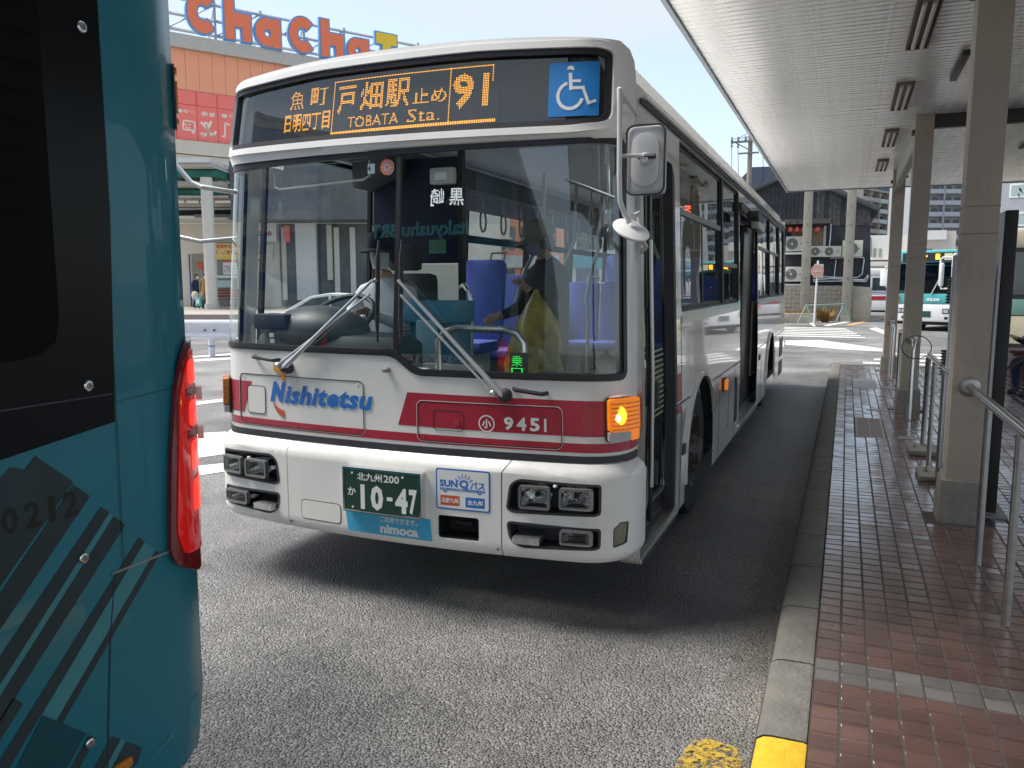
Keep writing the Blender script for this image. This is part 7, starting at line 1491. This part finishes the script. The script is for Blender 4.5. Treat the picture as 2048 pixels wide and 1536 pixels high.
cbx('beam', 320, 401, 1000, 405, M_STM, .6, 2.2); cbx('fascia_panel', 320, 411, 1000, 419, M_STB, .2, 1.2); cbx('dark_gap', 320, 420.5, 1000, 433, M_TRIM, .1, .5); cbx('pipe_beam', 320, 421, 1000, 424, M_STM, .9, 1.3); cbx('railing', 398, 431, 1000, 442, mat('railing_pale', (.45, .46, .42), .6), .51, .6)
for k in range(5): cbx('truss_post', 330 + k * 28, 361, 332.5 + k * 28, 412, M_STM, 1.0, 1.2)
cbx('ceiling_panel', 320, 443.5, 1000, 446.5, M_STG, .2, 2.4)
a = dep(425, 625, 36); ob('pillar', MB().tube([(a.x, a.y, .60), (a.x, a.y, dep(425, 360, 36).z)], .26, 20), mat('pillar_white', (.60, .58, .52), .5, var=.04, dirt=.15), parent=cn); ob('pillar_base', MB().tube([(a.x, a.y, .60), (a.x, a.y, .85)], .32, 20), M_STM, parent=cn)
# guard rail
gw = Wall(dep(425, 712, 19), EC); gr_ = thing('guard_rail', 'white corrugated guard rail with a blue banded post by the far kerb', 'guard rail', gw.fn(0, 0))
pf = [(.40, .0), (.45, .05), (.52, .05), (.58, -.02), (.66, -.02), (.72, .05), (.80, .05), (.86, .0)]; pf = [(z * 1.0 + .02, d) for z, d in pf]; mb = MB()
for t in (-12, 4.5):
    for z, d in pf: mb.v.append(gw.fn(t, z, d))
for i in range(len(pf) - 1): mb.face((i, i + 1, 8 + i + 1, 8 + i))
M_GRD = mat('guard_white', (.66, .67, .72), .4, var=.03, dirt=.1)
ob('rail_beam', mb, M_GRD, parent=gr_, smooth=60, fix=False)
a = gw.at(420, 700)[0]
for k in range(-4, 2):
    p_ = ob('post', MB().tube([gw.fn(a + k * 2.6, 0, -.12), gw.fn(a + k * 2.6, .8, -.12)], .075, 12), M_GRD, parent=gr_); ob('blue_band', MB().tube([gw.fn(a + k * 2.6, .235, -.12), gw.fn(a + k * 2.6, .26, -.12)], .078, 12), M_PB, parent=p_)
    for dx in (-.10, .12): ob('bolt', MB().lathe(gw.fn(a + k * 2.6 + dx, .63, .0), gw.n, [(-.02, .022), (.02, .022)], 8), M_TRIM, parent=gr_)
# people on the plaza
Jw = dict(Js); Jw.update(shL=(.15, 0, 1.24), elL=(.20, .02, 1.0), wrL=(.20, -.06, .78), haL=(.20, -.09, .71), elR=(-.20, .02, 1.0), wrR=(-.20, -.04, .78), haR=(-.20, -.06, .71), shR=(-.15, 0, 1.24), anR=(-.09, .10, .07), toR=(-.09, -.06, .03))
def coat(m_, legs): return dict(zones=Z_COAT['zones'], mats=[m_, M_SKIN, legs, M_SHOE])
k_ = math.atan2(EC[1], EC[0])
q = dep(393, 616, 37.6); person('person in a navy coat and white mask with a cream tote bag', (q.x, q.y, .62), k_ + R(70), Jw, coat(mat('coat_navy', (.03, .04, .09), .8), M_JEAN), dict(belly=(.17, .14), hiL=.12, hiR=.12, chest=(.18, .13)), dict(c=(0, -.075, 1.475)), mask=M_DOTW, hair=dict(m=mat('hair_brown', (.08, .04, .025), .6), back=.08), hands=False)
q = dep(411, 617, 36.8); person('person in a grey coat and mustard scarf standing next to the white pillar', (q.x, q.y, .62), k_ + R(40), Jw, coat(mat('coat_taupe', (.22, .20, .17), .8), mat('skirt_check', (.10, .10, .11), .8)), dict(belly=(.18, .15), pelvis=(.19, .16), hiL=.14, hiR=.14, knL=.11, knR=.11, chest=(.185, .14)), dict(c=(0, -.075, 1.475)), mask=M_DOTW, hair=dict(m=M_HAIRB, back=.07), hands=False)
M_MUS = mat('scarf_mustard', (.50, .27, .03), .85, var=.1, vs_=20)
sc_ = MB(); sc_.tube([(q.x + .10 * math.cos(t), q.y + .10 * math.sin(t), .62 + 1.33) for t in [i * math.pi / 6 for i in range(12)]], .055, 8, closed=True); sc_.tube([(q.x + .08, q.y - .12, .62 + 1.3), (q.x + .10, q.y - .17, .62 + 1.0), (q.x + .10, q.y - .18, .62 + .72)], .06, 8, radii=[.05, .06, .065])
tag(ob('scarf', sc_, M_MUS), 'long mustard scarf worn over the grey coat by the white pillar', 'scarf')
q2 = dep(398, 612, 36.7); bgn = thing('shopping_bag', 'mint green shopping bag with a white label carried beside the pillar', 'bag', (q2.x, q2.y, .8)); ob('bag', MB().box(q2.x - .16, q2.x + .16, q2.y - .06, q2.y + .06, .75, 1.13), mat('bag_mint', (.10, .50, .45), .5), parent=bgn, bevel=.02); ob('bag_label', MB().box(q2.x - .08, q2.x + .08, q2.y - .068, q2.y - .062, .85, 1.03), M_DOTW, parent=bgn, smooth=0); ob('bag_handle', MB().tube([(q2.x - .08, q2.y, 1.13), (q2.x - .05, q2.y, 1.30), (q2.x + .05, q2.y, 1.30), (q2.x + .08, q2.y, 1.13)], .012, 6), M_DOTW, parent=bgn)
q3 = dep(390, 590, 37.0); tag(ob('tote_bag', MB().ell((q3.x, q3.y, 1.22), (.20, .10, .20), 14, 10), mat('tote_cream', (.60, .55, .45), .8, var=.1, vs_=8)), 'soft cream tote bag slung by the person in the navy coat', 'bag')
q4 = dep(453, 604, 37); bn2 = thing('slatted_bench', 'red-brown slatted bench right of the white pillar', 'bench', (q4.x, q4.y, .62)); bw4 = Wall(q4, EC); M_BRS = mat('bench_slat', (.24, .06, .03), .5, var=.1)
for k in range(4): ob('slat', bw4.box(MB(), -.75, 1.2, 1.02, 1.06, -.10 + k * .13, .0 + k * .13), M_BRS, parent=bn2, smooth=0)
for k in range(3): ob('slat', bw4.box(MB(), -.75, 1.2, 1.14 + k * .13, 1.23 + k * .13, -.18, -.14), M_BRS, parent=bn2, smooth=0)
for t in (-.6, 1.0): ob('leg', bw4.box(MB(), t, t + .06, .62, 1.019, -.1, .4), M_TRIM, parent=bn2, smooth=0)
# white car beyond the rail (seen through the windscreen)
def car(lab, c, e, m_):
    cw = Wall(c, e); t = thing('parked_car', lab, 'car', (c.x, c.y, 0)); 
    body = [(0, .30), (.05, .62), (.25, .80), (1.05, .93), (3.6, .98), (4.25, .92), (4.35, .60), (4.3, .30)]; ob('body', MB().prism(body, cw.fn, -1.7, 0), m_, parent=t, bevel=.07)
    cab = [(.95, .94), (1.75, 1.38), (2.3, 1.47), (3.1, 1.43), (3.95, 1.0)]; ob('cabin', MB().prism(cab, cw.fn, -1.55, -.15), m_, parent=t, bevel=.06)
    for o_ in ([(1.25, .99), (1.82, 1.32), (2.28, 1.38), (2.28, .99)], [(2.36, .99), (2.36, 1.39), (3.0, 1.35), (3.55, 1.02)]): ob('window', MB().prism(o_, cw.fn, -.148, -.135), M_BGW, parent=t, smooth=0)
    for x in (.85, 3.5): w_ = ob('wheel', MB().lathe(cw.fn(x, .31, -.02), cw.n, [(-.2, .2), (-.19, .31), (.02, .31), (.03, .2), (.01, .18), (.01, .04)], 20), M_TYRE, parent=t); ob('rim', MB().lathe(cw.fn(x, .31, .0), cw.n, [(0, .19), (.025, .17), (.02, .05)], 14), M_CHR2, parent=w_)
    ob('tail_lamp', cw.box(MB(), 4.26, 4.37, .70, .84, -.4, -.08), M_TRED, parent=t, smooth=0); return t
car('white saloon car beyond the guard rail, seen through the windscreen above the dashboard', dep(500, 700, 23), EC, M_FW)
# building and low blocks closing the view between the mall and the street end (seen through the bus windows)
bk = Wall(dep(900, 600, 60), (.9226, .3858))
for i, (t0, t1, z1, m_, lab) in enumerate(((-8, 1.5, 9, M_WH, 'cream shop building seen through the bus windows above the seats'), (1.8, 8.5, 12.5, M_ORP, 'orange fronted shop building seen through the middle of the bus'), (9, 19, 8, M_WH, 'white low building seen through the rear bus windows'))):
    o = tag(ob('shop_building', bk.box(MB(), t0, t1, 0, z1, -8, 0), m_, smooth=0), lab, 'building')
    for f in range(int(z1 // 3.2)):
        for k in range(4): w_ = ob('window', bk.box(MB(), t0 + .5 + k * (t1 - t0 - .6) / 4, t0 + .5 + (k + .72) * (t1 - t0 - .6) / 4, 1.2 + f * 3.1, 2.9 + f * 3.1, .0, .06), M_BGW, parent=o, smooth=0)
    sb_ = ob('sign_board', bk.box(MB(), t0 + .3, t1 - .3, 3.0, 3.9, .061, .2), [M_RDP2, M_PAPER, M_FT][i], parent=o, smooth=0)
# the office tower behind the viewer that the windscreen mirrors
tw = Wall((-44, -46), (.77, -.64)); tw.n = Vector((.64, .77, 0)).normalized(); tw.e = Vector((.77, -.64, 0)).normalized()
ot = thing('office_tower', 'grey tiled office tower with blue ribbon windows mirrored in the windscreen', 'building', tw.fn(0, 0))
M_TWR = mat('tower_tile', (.42, .42, .44), .7, var=.08, vs_=.5); M_TWG = mat('tower_glass', (.05, .16, .42), .35, var=.2, vs_=.4)
ob('wall', tw.box(MB(), -34, 30, 0, 34, -20, 0), M_TWR, parent=ot, smooth=0)
for f in range(9):
    z = 3 + f * 3.5; w_ = ob('window_band', tw.box(MB(), -33, 29, z, z + 1.7, .01, .06), M_TWG, parent=ot, smooth=0); mm = MB()
    for k in range(45): tw.box(mm, -33 + k * 1.4, -32.9 + k * 1.4, z, z + 1.7, .061, .14)
    ob('mullion', mm, M_TRIM, parent=w_, smooth=0)
    jm = MB(); tw.box(jm, -33.5, 29.5, z + 1.72, z + 1.8, .01, .12); tw.box(jm, -33.5, 29.5, z + 2.6, z + 2.64, .01, .05); ob('floor_band', jm, M_TRIM, parent=ot, smooth=0)
print('objects', len(bpy.data.objects))
